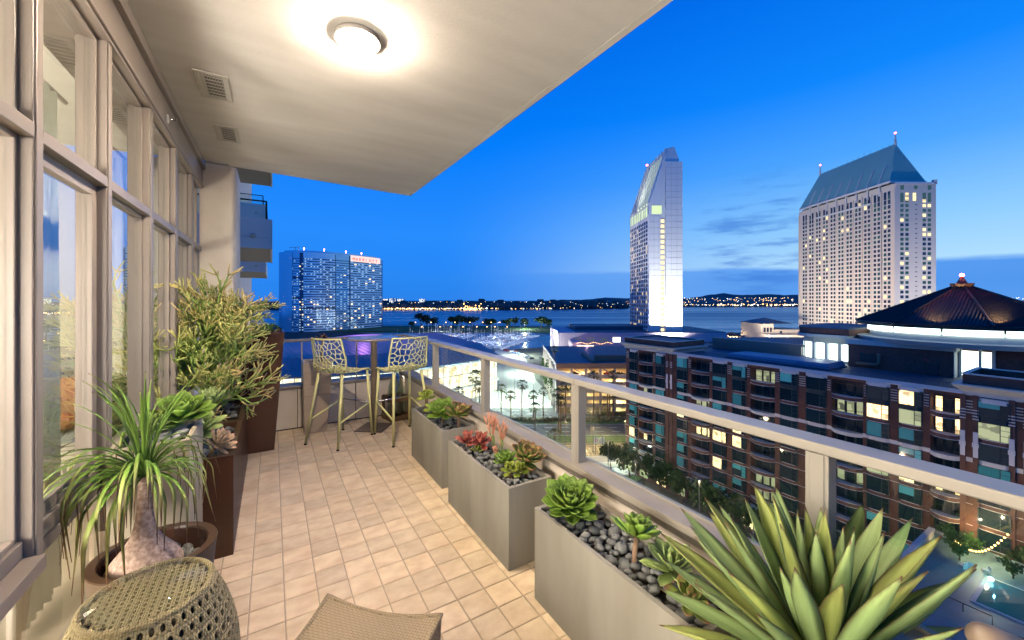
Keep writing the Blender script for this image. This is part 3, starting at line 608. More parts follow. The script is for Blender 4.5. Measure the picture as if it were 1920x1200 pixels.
# two dark brown troughs and the tapered one
A, _ = trough('planter_box', 'low dark brown lacquered planter box with pale echeveria and pebbles', -.62, -.20, 2.925, 3.74, .605, M_brown, M_brown_rim, .03)
B, _ = trough('planter_box', 'dark brown lacquered planter box under the pencil cactus bush', -.62, -.20, 3.75, 4.60, .605, M_brown, M_brown_rim, .03)
pebbles(A, -.17, .17, -.36, .36, .605-.028, 110, .018, .036)
pebbles(B, -.17, .17, -.38, .38, .605-.03, 44, .018, .034)
ros('echeveria', 'pale pink cream echeveria leaning over pebbles in the low dark brown planter', (-.335, 3.06, .56), .09, L_ech, 34, 1.0, (.75, -.35, .7), lean=(.05, -.02))
rosL('pale mint green rosette behind the cream echeveria', (-.40, 3.28), .56, .13, L_mint, 34, 1.1, (.0, -.55, 1))
rosL('low spreading green rosette left in the low dark brown planter', (-.52, 3.22), .56, .12, L_aeo, 30, 1.1, (-.1, -.5, 1))
rosL('lime green rosette standing higher at the window side of the dark brown planter', (-.50, 3.45), .56, .21, L_lime, 30, 1.7, (0, -.3, 1))
rosL('globe shaped pale green artichoke rosette above the dark brown planter', (-.37, 3.52), .56, .25, L_mint, 44, .86, (0, -.3, 1), e0=88, e1=42)
# pencil cactus
M_pc0 = mat('pencil_green', (.22, .34, .07), .6, col2=(.32, .42, .09), nscale=6); M_pc1 = mat('pencil_yellow', (.42, .50, .13), .55, col2=(.60, .40, .18), nscale=2.2)
pcx = thing('pencil_cactus', 'big bushy pencil cactus with yellow green and coral twigs', 'cactus', (-.45, 4.16, .56))
M_bark = mat('pencil_bark', (.26, .19, .11), .8)
b = MB(); b.tube([(0, 0, -.02), (.02, 0, .22), (.0, .02, .45)], [.022, .018, .014], 7); b.build('trunk', M_bark, pcx, True)
def twig(b, p, d, L, r, dep, up):
    n = 2; pts = [p]; 
    for i in range(n):
        d = (d+Vector((rnd.gauss(0, .16), rnd.gauss(0, .16), rnd.gauss(0, .12)+.05))).normalized(); pts.append(pts[-1]+d*L/n)
    b.tube(pts, [r, r*.92, r*.8], 4, mi=1 if dep == 0 else 0)
    if dep > 0:
        for k in range(3 if dep > 1 else 4):
            v = Vector((rnd.gauss(0, 1), rnd.gauss(0, 1), rnd.gauss(0, .8))).normalized()
            twig(b, pts[-1] if k else pts[1], (d*.9+v*.72+Vector((0, 0, up))).normalized(), L*rnd.uniform(.66, .86), r*.82, dep-1, up)
specs = []
for k in range(34):
    a = 137.5*k; t = k/33
    specs.append((R(a), R(82-66*t), .17+.05*rnd.random(), .02+.60*(1-t)**1.2, 4 if k % 2 else 3))
for (a, e, L, z, dep) in specs:
    b = MB(); twig(b, Vector((0, 0, z)), Vector((math.cos(a)*math.cos(e), math.sin(a)*math.cos(e), math.sin(e))), L*(1.0 if dep == 4 else 1.25), .0105, dep, .12); b.build('branch', [M_pc0, M_pc1], pcx, True)
b = MB(); b.tube([(0, 0, .4), (.12, .05, .72), (.30, .10, .90)], [.010, .009, .008], 5); rs = rnd.getstate()
for q in range(6): twig(b, Vector((.20+.02*q, .075, .80+.02*q)), Vector((.9, rnd.uniform(-.5, .5), rnd.uniform(-.1, .55))).normalized(), .11, .006, 2, .02)
b.build('branch', [M_pc0, M_pc1], pcx, True)
# tapered brown planter
def taper(name, label, c, w0, w1, h, m, mr, wall=.02, cat='planter', dx=0):
    t = thing(name, label, cat, (c[0], c[1], 0)); b = MB(); sq = lambda w, z, ox=0: [(-w+ox, -w, z), (w+ox, -w, z), (w+ox, w, z), (-w+ox, w, z)]
    b.loft([sq(w0, 0), sq(w1, h-.001, dx)], True, False); bevel(b.build('side_walls', m, t), .003)
    b = MB(); b.loft([sq(w1, h-.001, dx), sq(w1, h, dx), sq(w1-wall, h, dx), sq(w1-wall-.005, h-.07, dx)], False, False); b.build('rim', mr, t)
    b = MB(); b.quad(*sq(w1-wall-.003, h-.05, dx)); b.build('soil', M_soil, t); return t
tp = taper('tall_planter', 'tall dark brown tapered planter with low green shrub on top', (-.135, 4.895), .155, .245, 1.215, M_brown, M_brown_rim)
jd = thing('jade_plant', 'low bushy green succulent on top of the tall brown tapered planter', 'succulent', (-.135, 4.895, 1.17))
L_jade = leaf_mesh('leaf', leafmat('jade_leaf', (.12, .24, .05), (.20, .30, .08), rand=.2), .042, .020, .006, 4, .6, .3, .2)
for k in range(26):
    a = R(137.5*k); r_ = .21*math.sqrt((k+.5)/26); st = Vector((r_*math.cos(a), r_*math.sin(a), 0)); h = .06+.05*rnd.random()
    stem(jd, [st*.6+Vector((0, 0, -.02)), st+Vector((0, 0, h))], [.004, .003], M_pc0, n=4)
    rosette(jd, L_jade, 9, st+Vector((0, 0, h)), (st.x*2, st.y*2, 1), 80, 0, .6, 1.0, jit=15)
# steel tapered planter at the end, with a bare stemmed rosette
sp_ = taper('tall_planter', 'tapered brushed steel planter at the far end behind the left stool', (.437, 5.215), .118, .155, .825, M_steel, M_steel, dx=.02)
b = MB(); b.box(-.142, .150, -.1395, -.1385, .435, .439); b.box(-.129, .130, -.129, -.1275, .30, .303); b.build('weld_line', M_capface, sp_)
ds = ros('aeonium', 'dark dusky rosette on a bent bare stem in the steel planter', (.50, 5.20, .77), .30, L_dusk, 20, .85, (.2, -.2, 1), lean=(.015, 0))
pebbles(sp_, -.10, .13, -.12, .12, .79, 22, .018, .034)

# ---------------------------------------------------------------- bar table
tb = thing('bar_table', 'round topped bar table on a steel pole between the two stools', 'bar table', (1.05, 4.93, 0))
b = MB(); b.lathe([(.001, 1.068), (.285, 1.068), (.30, 1.074), (.30, 1.086), (.295, 1.09), (.001, 1.09)], 48); b.build('table_top', mat('table_top', (.48, .40, .34), .16, col2=(.40, .33, .28), nscale=30, metal=.3), tb, True)
b = MB(); b.lathe([(.036, .012), (.036, 1.05), (.09, 1.066)], 24); b.build('pole', M_steel, tb, True)
b = MB(); b.prism([(-.235*math.cos(R(a+8)), -.235*math.sin(R(a+8))) for a in (0, 90, 180, 270)], .001, .012); bevel(b.build('base_plate', mat('base_plate', (.24, .18, .14), .35, metal=.6), tb), .003)

# ---------------------------------------------------------------- stools with a twig-like pierced shell
M_stool = mat('stool_yellow', (.80, .74, .33), .42, col2=(.77, .71, .31), nscale=5)
def clip(poly, a, b_, c):                              # keep a*x+b*y<=c
    out = []
    for i in range(len(poly)):
        p, q = poly[i], poly[(i+1) % len(poly)]; dp, dq = a*p[0]+b_*p[1]-c, a*q[0]+b_*q[1]-c
        if dp <= 0: out.append(p)
        if dp*dq < 0: t = dp/(dp-dq); out.append((p[0]+(q[0]-p[0])*t, p[1]+(q[1]-p[1])*t))
    return out
prof = [(.225, .745), (.20, .757), (.10, .748), (-.03, .742), (-.13, .757), (-.185, .80), (-.215, .88), (-.245, 1.0), (-.275, 1.13)]
cum = [0]
for p, q in zip(prof[:-1], prof[1:]): cum.append(cum[-1]+math.hypot(p[0]-q[0], p[1]-q[1]))
LT = cum[-1]
def shell(s, t):
    t = max(0, min(LT-1e-6, t)); i = max(k for k in range(len(cum)) if cum[k] <= t); i = min(i, len(prof)-2); f = (t-cum[i])/(cum[i+1]-cum[i])
    y = prof[i][0]+(prof[i+1][0]-prof[i][0])*f; z = prof[i][1]+(prof[i+1][1]-prof[i][1])*f
    k = t/LT; back = max(0, min(1, (k-.45)/.25)); hw_ = .205+.02*math.sin(math.pi*k)
    return Vector((s*2*hw_, y+back*.26*s*s, z+(1-back)*.10*s*s*(1 if k > .1 else k*10)))
vr = random.Random(12); sites = []
while len(sites) < 125:
    s, t = vr.uniform(-.5, .5), vr.uniform(0, LT)
    if all(((s-a)/.9)**2*.18+((t-b_)/(1.35 if t > .42 else 1.0))**2 > (.034)**2 for a, b_ in sites) or vr.random() < .004: sites.append((s, t))
edges = {}
for i, (sx, sy) in enumerate(sites):
    poly = [(-.5, 0), (.5, 0), (.5, LT), (-.5, LT)]
    for j, (ox, oy) in enumerate(sites):
        if i == j: continue
        ax, ay = (ox-sx)*.18, (oy-sy); c = ((ox*ox-sx*sx)*.18+(oy*oy-sy*sy))/2
        poly = clip(poly, ax, ay, c)
        if not poly: break
    for k in range(len(poly)):
        p, q = poly[k], poly[(k+1) % len(poly)]
        if math.hypot((p[0]-q[0])*.42, p[1]-q[1]) < .006: continue
        key = (round((p[0]+q[0])/2, 4), round((p[1]+q[1])/2, 4)); edges[key] = (p, q)
sb = MB()
for (p, q) in edges.values():
    if abs(p[0]-q[0]) < 1e-6 and abs(abs(p[0])-.5) < 1e-6: continue
    if abs(p[1]-q[1]) < 1e-6 and (p[1] < 1e-4 or p[1] > LT-1e-4): continue
    n = 3; seatish = (p[1]+q[1])/2 < .45
    sb.tube([shell(p[0]+(q[0]-p[0])*k/n, p[1]+(q[1]-p[1])*k/n) for k in range(n+1)], .0078 if seatish else .0054, 5)
rim_pts = [shell(-.5, LT*k/24) for k in range(25)]+[shell(-.5+k/12, LT) for k in range(1, 12)]+[shell(.5, LT*(24-k)/24) for k in range(25)]+[shell(.5-k/12, 0) for k in range(1, 12)]
sb.tube(rim_pts+[rim_pts[0]], .0105, 6)
def stool(loc, rz, label):
    t = thing('bar_stool', label, 'bar stool', loc, rz, 'pierced yellow bar stools at the bar table')
    o = sb.build('seat_shell', M_stool, t, True)
    lg = {}
    for nm, (xt, yt, zt, xb, yb) in {'fl': (-.19, .19, .755, -.215, .245), 'fr': (.19, .19, .755, .215, .245), 'rl': (-.165, -.15, .75, -.225, -.27), 'rr': (.165, -.15, .75, .225, -.27)}.items():
        b = MB(); b.tube([(xt, yt, zt), (xb, yb, .012)], [.016, .0125], 10); lo = b.build('leg', M_stool, t, True); lg[nm] = (Vector((xt, yt, zt)), Vector((xb, yb, 0)))
        b = MB(); b.tube([(xb, yb, .014), (xb, yb, .0)], .014, 10); f = b.build('foot_cap', M_dark, lo)
    pt = lambda nm, z: lg[nm][0]+(lg[nm][1]-lg[nm][0])*((lg[nm][0].z-z)/lg[nm][0].z)
    for a, c in (('rl', 'fl'), ('rr', 'fr')):
        b = MB(); b.tube([pt(a, .26), pt(c, .38)], .0105, 8); b.build('stretcher', M_stool, t, True)
    b = MB(); b.tube([pt('fl', .38), pt('fr', .38)], .009, 8); b.build('footrest', M_chrome, t, True)
    return t
stool((.655, 4.715, 0), R(37-90), 'left yellow pierced bar stool in front of the steel planter')
stool((1.262, 4.485, 0), R(100-90), 'right yellow pierced bar stool beside the farthest planter box')

# ---------------------------------------------------------------- demijohn in a wooden crate
M_wood = mat('crate_wood', (.20, .12, .06), .75, col2=(.11, .065, .035), nscale=6, stretch=(1, 1, 6), bump=.4, bscale=40)
cr = thing('wooden_crate', 'old wooden crate on the floor holding the glass demijohn', 'crate', (1.375, 5.16, 0), R(12))
for sx in (-1, 1):
    for sy in (-1, 1): b = MB(); b.box(sx*.115-.014, sx*.115+.014, sy*.115-.014, sy*.115+.014, 0, .31); bevel(b.build('corner_post', M_wood, cr), .003)
for k, z in enumerate((.02, .25)):
    for s in (-1, 1):
        b = MB(); b.box(-.115, .115, s*.130, s*.139, z, z+.05); bevel(b.build('slat', M_wood, cr), .002)
        b = MB(); b.box(s*.130, s*.139, -.129, .129, z, z+.05); bevel(b.build('slat', M_wood, cr), .002)
b = MB(); b.box(-.125, .125, -.125, .125, .005, .018); b.build('bottom_board', M_wood, cr)
dj = thing('demijohn', 'large greenish glass demijohn bottle standing in the wooden crate', 'bottle', (1.375, 5.16, .02))
b = MB(); b.lathe([(.095, 0), (.104, .02), (.108, .34), (.10, .40), (.072, .48), (.036, .545), (.026, .575), (.026, .63), (.032, .635), (.032, .655), (.024, .658)], 28); b.build('body', glassmat('bottle_glass', (.62, .70, .58), 1.9, 2.2), dj, True)
b = MB(); b.lathe([(.021, .64), (.023, .67), (.018, .68)], 14); b.build('cork', M_wood, dj, True)
b = MB(); b.lathe([(.0285, .59), (.0285, .61)], 16, cap0=False, cap1=False); b.build('neck_wire', M_dark, dj, True)

# ---------------------------------------------------------------- woven side table and ottoman
def weave_mat(name, c0, c1, sx, sy, rot=0, gen='Object', rough=.6, bump=.9):
    m = bpy.data.materials.new(name); m.use_nodes = True; n, l = m.node_tree.nodes, m.node_tree.links; b = n['Principled BSDF']
    t = n.new('ShaderNodeTexCoord'); mp = n.new('ShaderNodeMapping'); mp.inputs[2].default_value[2] = rot; mp.inputs[3].default_value = (sx, sy, sx); l.new(t.outputs[gen], mp.inputs[0]); s = n.new('ShaderNodeSeparateXYZ'); l.new(mp.outputs[0], s.inputs[0])
    def mm(op, a, c=None):
        q = n.new('ShaderNodeMath'); q.operation = op
        for i, x in enumerate((a, c)):
            if x is None: continue
            if isinstance(x, (int, float)): q.inputs[i].default_value = x
            else: l.new(x, q.inputs[i])
        return q.outputs[0]
    sxn = mm('ABSOLUTE', mm('SINE', mm('MULTIPLY', s.outputs[0], math.pi))); syn = mm('ABSOLUTE', mm('SINE', mm('MULTIPLY', s.outputs[1], math.pi)))
    ch = n.new('ShaderNodeTexChecker'); ch.inputs['Scale'].default_value = 1; l.new(mp.outputs[0], ch.inputs['Vector']); f = ch.outputs['Fac']
    h = mm('ADD', mm('MULTIPLY', mm('POWER', sxn, .6), f), mm('MULTIPLY', mm('POWER', syn, .6), mm('SUBTRACT', 1.0, f)))
    rp = n.new('ShaderNodeValToRGB'); rp.color_ramp.elements[0].color = (*c1, 1); rp.color_ramp.elements[0].position = .15; rp.color_ramp.elements[1].color = (*c0, 1); rp.color_ramp.elements[1].position = .75; l.new(h, rp.inputs[0]); l.new(rp.outputs[0], b.inputs['Base Color'])
    bm = n.new('ShaderNodeBump'); bm.inputs['Strength'].default_value = bump; bm.inputs['Distance'].default_value = .004; l.new(h, bm.inputs['Height']); l.new(bm.outputs[0], b.inputs['Normal']); b.inputs['Roughness'].default_value = rough; return m
M_wick = weave_mat('wicker', (.42, .34, .17), (.20, .15, .07), 150, 150)
M_otto = weave_mat('ottoman_weave', (.36, .27, .16), (.14, .10, .055), 95, 95, R(3))
wt = thing('wicker_table', 'barrel shaped woven wicker side table with round glass top', 'side table', (-.345, 1.74, 0))
def barrel_r(z): return .155+.092*math.sin(math.pi*max(.02, min(1, (z+.02)/.62)))**.8
def perforated(nt, nz, fn, hole=.50, stag=True):
    b = MB()
    for j in range(nz):
        for i in range(nt):
            o = .5 if (stag and j % 2) else 0
            u0, u1, v0, v1 = (i+o)/nt, (i+1+o)/nt, j/nz, (j+1)/nz
            outer = [(u0, v0), ((u0+u1)/2, v0), (u1, v0), (u1, (v0+v1)/2), (u1, v1), ((u0+u1)/2, v1), (u0, v1), (u0, (v0+v1)/2)]
            cu_, cv = (u0+u1)/2, (v0+v1)/2
            inner = [(cu_+(u1-u0)*.5*hole*math.cos(R(225+45*k)), cv+(v1-v0)*.5*hole*math.sin(R(225+45*k))) for k in range(8)]
            b.add([fn(*p) for p in outer]+[fn(*p) for p in inner], [(k, (k+1) % 8, 8+(k+1) % 8, 8+k) for k in range(8)])
    return b
TZ = .575
b = perforated(44, 15, lambda u, v: (barrel_r(TZ*v)*math.cos(2*math.pi*u), barrel_r(TZ*v)*math.sin(2*math.pi*u), TZ*v), .56)
o = b.build('woven_shell', M_wick, wt, True); sd = o.modifiers.new('thickness', 'SOLIDIFY'); sd.thickness = .009; sd.offset = -1
b = MB(); b.lathe([(barrel_r(TZ*k/12)-.016, TZ*k/12+.002) for k in range(12)]+[(.13, TZ-.02)], 32); b.build('liner', mat('liner', (.045, .035, .02), .9), wt, True)
b = MB(); rad = .158
ng = 15
for i in range(ng):
    for j in range(ng):
        x, y = (i-ng/2+.5)*2*rad/ng, (j-ng/2+.5)*2*rad/ng; hs = rad/ng
        if math.hypot(x, y) > rad-hs*.6: continue
        outer = [(x-hs, y-hs), (x, y-hs), (x+hs, y-hs), (x+hs, y), (x+hs, y+hs), (x, y+hs), (x-hs, y+hs), (x-hs, y)]
        inner = [(x+hs*.46*math.cos(R(225+45*k)), y+hs*.66*math.sin(R(225+45*k))) for k in range(8)]
        b.add([(p[0], p[1], TZ+.004) for p in outer]+[(p[0], p[1], TZ+.004) for p in inner], [(k, (k+1) % 8, 8+(k+1) % 8, 8+k) for k in range(8)])
o = b.build('woven_top', M_wick, wt); sd = o.modifiers.new('thickness', 'SOLIDIFY'); sd.thickness = .006; sd.offset = -1
b = MB()
ringp = [(.165*math.cos(2*math.pi*k/40), .165*math.sin(2*math.pi*k/40), TZ+.003) for k in range(41)]; b.tube(ringp, .010, 8); b.build('rim', M_wick, wt, True)
b = MB(); b.lathe([(.001, TZ+.012), (.150, TZ+.012), (.152, TZ+.015), (.150, TZ+.020), (.001, TZ+.020)], 44); b.build('glass_top', glassmat('table_glass', (.985, .995, .985), 1.45, .5, .02), wt, True)
ot = thing('ottoman', 'brown woven wicker ottoman with dipped edges at the front of the balcony', 'ottoman', (.205, 1.36, 0), R(47))
b = MB(); n = 26; hx_, hy_ = .222, .235
def otp(i, j):
    s, t = -1+2*i/n, -1+2*j/n
    x = hx_*s*(1-.07*(1-t*t)); y = hy_*t*(1-.07*(1-s*s)); z = .40-.022*((1-s*s)*(t*t)+(1-t*t)*(s*s))-.012*(1-s*s)*(1-t*t)
    return (x, y, z)
vs = [otp(i, j) for i in range(n+1) for j in range(n+1)]
b.add(vs, [(i*(n+1)+j, (i+1)*(n+1)+j, (i+1)*(n+1)+j+1, i*(n+1)+j+1) for i in range(n) for j in range(n)]); b.build('woven_top', M_otto, ot, True)
b = MB(); per = [(i, 0) for i in range(n)]+[(n, j) for j in range(n)]+[(n-i, n) for i in range(n)]+[(0, n-j) for j in range(n)]
top = [otp(*p) for p in per]; b.loft([[(x*.93, y*.93, .03) for x, y, z in top], [(x*.97, y*.97, .2) for x, y, z in top], top], True, False); b.build('woven_sides', weave_mat('ottoman_sides', (.30, .22, .13), (.11, .08, .045), 95, 95), ot, True)
b = MB(); b.tube([Vector(p)+Vector((0, 0, .001)) for p in top+[top[0]]], .007, 6); b.build('edge_braid', M_otto, ot, True)
for sx in (-1, 1):
    for sy in (-1, 1): b = MB(); b.tube([(sx*.17, sy*.18, 0), (sx*.17, sy*.18, .04)], .016, 8); b.build('foot', M_dark, ot, True)
# taupe metal cylinder at the lower right edge
c0 = onx(1850, 1200, 1.38); cyl = thing('metal_cylinder', 'taupe metal cylinder with rounded end and dark band at the lower right edge', 'spotlight', (c0.x, c0.y, c0.z))
dv = (P(1, -.05, 0)).normalized(); q = Vector((0, 0, 1)).rotation_difference(Vector((dv.x, dv.y, -.42)).normalized()).to_matrix().to_4x4()
b = MB(); b.lathe([(.001, -.03), (.022, -.026), (.031, -.012), (.034, .01), (.034, .13)], 24, M=q); b.build('housing', mat('taupe_enamel', (.30, .22, .16), .35), cyl, True)
b = MB(); b.lathe([(.0365, .085), (.0365, .105)], 24, M=q); b.build('band', M_dark, cyl, True)
b = MB(); b.lathe([(.030, .13), (.030, .30)], 20, M=q); b.build('arm', M_capface, cyl, True)
# ================================================================ the city (its grid runs along the camera heading: r = right, d = ahead)
crnd = random.Random(21)
def cthing(name, label, cat, r=0, d=0, z=GZ, group=None):
    p = P(r, d, z); return thing(name, label, cat, (p.x, p.y, p.z), -YAW, group)
def croot_mesh(mb, name, m, **k):                 # plain object in the city frame
    o = mb.build(name, m, **k); o.rotation_euler = (0, 0, -YAW); return o
M_land = mat('ground_dark', (.035, .04, .03), .95, col2=(.05, .055, .045), nscale=.02)
M_asph = mat('asphalt', (.060, .062, .066), .8, col2=(.085, .085, .09), nscale=.15, detail=6)
M_pave = mat('pale_pavement', (.36, .36, .34), .8, col2=(.30, .30, .29), nscale=.08, detail=7)
M_lawn = mat('lawn', (.045, .10, .02), .9, col2=(.07, .13, .03), nscale=.3)
M_hedge = mat('hedge_leaf', (.05, .07, .025), .9, col2=(.10, .09, .05), nscale=.9, bump=1, bscale=2)
M_gold = mat('trackbed', (.20, .17, .10), .9, col2=(.14, .12, .08), nscale=.8)
M_line = mat('road_paint', (.75, .75, .72), .7)
def water_mat():
    m = mat('bay_water', (.004, .05, .14), .10, spec=.6); n, l = m.node_tree.nodes, m.node_tree.links; b = n['Principled BSDF']
    t = n.new('ShaderNodeTexCoord'); mp = n.new('ShaderNodeMapping'); mp.inputs[3].default_value = (.03, .10, 1); l.new(t.outputs['Object'], mp.inputs[0]); z = n.new('ShaderNodeTexNoise'); z.inputs['Scale'].default_value = 1; z.inputs['Detail'].default_value = 8; l.new(mp.outputs[0], z.inputs[0])
    mp2 = n.new('ShaderNodeMapping'); mp2.inputs[3].default_value = (.0008, .012, 1); l.new(t.outputs['Object'], mp2.inputs[0]); z2 = n.new('ShaderNodeTexNoise'); z2.inputs['Scale'].default_value = 1; z2.inputs['Detail'].default_value = 5; l.new(mp2.outputs[0], z2.inputs[0])
    mr = n.new('ShaderNodeMapRange'); mr.inputs[1].default_value = .35; mr.inputs[2].default_value = .65; mr.inputs[3].default_value = .20; mr.inputs[4].default_value = .42; l.new(z2.outputs[0], mr.inputs[0]); l.new(mr.outputs[0], b.inputs['Roughness'])
    bm = n.new('ShaderNodeBump'); bm.inputs['Strength'].default_value = .35; bm.inputs['Distance'].default_value = 3.0; l.new(z.outputs[0], bm.inputs['Height']); l.new(bm.outputs[0], b.inputs['Normal']); return m
b = MB(); b.quad((-9000, 330, GZ-.8), (9000, 330, GZ-.8), (9000, 14000, GZ-.8), (-9000, 14000, GZ-.8)); croot_mesh(b, 'water', water_mat(), kind='structure')
b = MB(); b.prism([(-900, -300), (900, -300), (1400, 420), (420, 560), (90, 560), (60, 400), (-15, 372), (-60, 372), (-160, 520), (-500, 760), (-900, 760)], GZ-6, GZ-.004); croot_mesh(b, 'ground', M_land, kind='structure')
# park peninsula across the marina
b = MB(); b.prism([(-330, 585), (-150, 572), (20, 576), (95, 560), (150, 640), (60, 690), (-120, 700), (-330, 690)], GZ-2, GZ+.6); croot_mesh(b, 'park_lawn', M_lawn, kind='structure')
# plaza, drives and the road with its marking
b = MB(); b.prism([(-90, 118), (60, 128), (60, 158), (24, 158), (22, 175), (14, 232), (12, 300), (2, 372), (-16, 372), (-14, 300), (-20, 215), (-60, 168), (-95, 150)], GZ-.5, GZ+.004); croot_mesh(b, 'plaza', M_pave, kind='structure')
b = MB(); b.box(-60, 140, 159, 173, GZ-.3, GZ+.012); b.box(-60, 140, 137.5, 150.5, GZ-.3, GZ+.012); croot_mesh(b, 'road', M_asph, kind='structure')
b = MB()
for y in (141.8, 146.2, 163.5, 168.2):
    for k in range(34): b.box(-60+k*6, -57+k*6, y, y+.18, GZ+.014, GZ+.018)
for y in (137.8, 150.1, 159.3, 172.6): b.box(-60, 140, y, y+.15, GZ+.014, GZ+.018)
croot_mesh(b, 'road_marking', M_line, kind='structure')
b = MB(); b.box(-60, 140, 150.6, 158.9, GZ-.3, GZ+.13); b.box(-60, 140, 131, 137.3, GZ-.3, GZ+.13); croot_mesh(b, 'grass_verge', M_lawn, kind='structure')
b = MB()
for k in range(200): b.ball((-60+k+crnd.uniform(-.3, .3), 154.5+crnd.uniform(-1.6, 1.6), GZ+.6), crnd.uniform(.7, 1.3), 6, 4, sz=.7, jit=.25)
croot_mesh(b, 'median_shrubbery', M_hedge, kind='stuff')
b = MB(); b.box(-60, 140, 119, 131, GZ-.3, GZ+.02); croot_mesh(b, 'track_bed', M_gold, kind='structure')
tk = cthing('tram_track', 'two pairs of steel tram rails in the golden lit track bed beside the road', 'tram track', 0, 125)
for y in (-4.6, -3.1, 1.2, 2.7):
    b = MB(); b.box(-60, 140, y, y+.14, .02, .16); b.build('rail', M_steel, tk)
b = MB()
for k in range(150): b.box(-60+k*1.3, -59.7+k*1.3, -5.3, 3.4, .01, .05)
b.build('sleepers', M_capface, tk, kind='stuff')
b = MB(); b.box(6, 60, 106, 118.5, GZ-.3, GZ+.5); croot_mesh(b, 'pavement', M_pave, kind='structure')
fn = cthing('rail_fence', 'low grey railing between the tram tracks and the road verge', 'fence', 0, 131.6)
for k in range(30): b = MB(); b.box(2+k*2-.04, 2+k*2+.04, -.04, .04, 0, 1.3); b.build('post', M_capface, fn)
for z in (.5, 1.25): b = MB(); b.box(2, 60, -.03, .03, z, z+.06); b.build('rail', M_capface, fn)

# ---------------------------------------------------------------- far shore
M_farl = mat('far_shore_trees', (.06, .085, .09), .95); M_hill = mat('far_hill', (.06, .075, .085), .95)
b = MB(); b.prism([(-4200, 1775), (-900, 1770), (-200, 1790), (260, 1900), (900, 2300), (2400, 2500), (9000, 2500), (9000, 9000), (-4200, 9000)], GZ-3, GZ+1); croot_mesh(b, 'far_shore', M_farl, kind='structure')
b = MB()
for k in range(950):
    r = crnd.uniform(-1500, 620); d = 1800+max(0, r)*.45+crnd.uniform(0, 1)**1.6*700; h = crnd.uniform(12, 30)+(d-1800)*.022*crnd.random()
    b.ball((r, d, GZ+h*.5), crnd.uniform(12, 26), 6, 4, sz=h/26, jit=.25)
for k in range(500):
    r = crnd.uniform(600, 4200); d = 2560+crnd.random()*900; h = crnd.uniform(8, 20); b.ball((r, d, GZ+h*.4), crnd.uniform(18, 40), 6, 4, sz=h/40, jit=.25)
croot_mesh(b, 'far_treeline', M_farl, kind='stuff')
for (r0, r1, d, h, j) in ((300, 5200, 6200, 95, 0), (2600, 9500, 7400, 190, 3)):
    b = MB(); n = 80; rings = []
    for i in range(n+1):
        x = r0+(r1-r0)*i/n; e = min(1, 5*i/n, 5*(n-i)/n); z = GZ+h*e*(.72+.38*noise.noise(Vector((i*.11+j*7, j, 0)))+.08*noise.noise(Vector((i*.6, j, 2))))
        rings.append([(x, d-900, GZ), (x, d-300, GZ+(z-GZ)*.7), (x, d, z), (x, d+700, GZ)])
    b.loft(rings, False, False, closed=False); croot_mesh(b, 'hills', M_hill, kind='structure', smooth=True)
# lights along it : far beyond telling apart
E_warm, E_white, E_cool, E_red = emat('light_warm', (1, .55, .18), 7), emat('light_white', (1, .82, .58), 5), emat('light_cool', (.6, .8, 1), 5), emat('light_red', (1, .08, .05), 22)
def octa(b, c, s, mi=0):
    x, y, z = c; b.add([(x-s, y, z), (x, y-s, z), (x+s, y, z), (x, y+s, z), (x, y, z+s), (x, y, z-s)], [(0, 1, 4), (1, 2, 4), (2, 3, 4), (3, 0, 4), (1, 0, 5), (2, 1, 5), (3, 2, 5), (0, 3, 5)], mi)
b = MB()
def shore_d(r): return 1772+max(0, r+200)*.30 if r < 260 else 1905+(r-260)*.62 if r < 900 else 2300
for k in range(240):
    u = crnd.uniform(700, 1180) if k % 3 else crnd.uniform(704, 900); r = (u-960)/FPX*1800; octa(b, (r, shore_d(r)-4, GZ+crnd.uniform(2, 7)), crnd.uniform(.7, 1.9)*(1.5 if crnd.random() < .12 else 1), crnd.choice((0, 0, 1, 1, 2)))
for k in range(330):
    u = crnd.uniform(704, 1185); d = crnd.uniform(1800, 2500); octa(b, ((u-960)/FPX*d, d, GZ+crnd.uniform(12, 34)), crnd.uniform(.7, 1.5), crnd.choice((0, 1, 1, 2, 2)))
for k in range(46): octa(b, ((crnd.gauss(882, 9)-960)/FPX*1790, 1762, GZ+abs(crnd.gauss(6, 9))), crnd.uniform(1.2, 3.0), 0)
octa(b, ((913-960)/FPX*1780, 1760, GZ+7), 4.2, 2)
for (ua, ub) in ((712, 735), (742, 757), (764, 783), (790, 816)):
    for k in range(17): u = crnd.uniform(ua, ub); octa(b, ((u-960)/FPX*1765, 1763, GZ+crnd.uniform(3, 8)), crnd.uniform(1.3, 2.5), crnd.choice((0, 0, 1)))
for k in range(210):
    u = crnd.uniform(1278, 1500); d = crnd.uniform(2380, 2560) if k % 2 else crnd.uniform(3000, 5600); octa(b, ((u-960)/FPX*d, d, GZ+crnd.uniform(6, 16)+(d-2400)*.018), crnd.uniform(1.0, 2.6)*d/2600, crnd.choice((0, 0, 1, 1, 2)))
for k in range(40): u = crnd.uniform(1345, 1490); octa(b, ((u-960)/FPX*2440, 2440, GZ+crnd.uniform(8, 18)), crnd.uniform(2.2, 4.6), crnd.choice((0, 1)))
for k in range(150):
    u = crnd.uniform(1755, 1935); d = crnd.uniform(3000, 5600); octa(b, ((u-960)/FPX*d, d, GZ+8+(d-2800)*.022), crnd.uniform(2, 4.5)*d/4000, crnd.choice((0, 1, 2)))
croot_mesh(b, 'shore_lights', [E_warm, E_white, E_cool], kind='stuff')
M_pale = mat('pale_wall', (.62, .58, .52), .8); M_paleblue = mat('far_tower_wall', (.55, .57, .6), .7)
E_win = emat('far_window', (.95, .95, .85), 3.2)
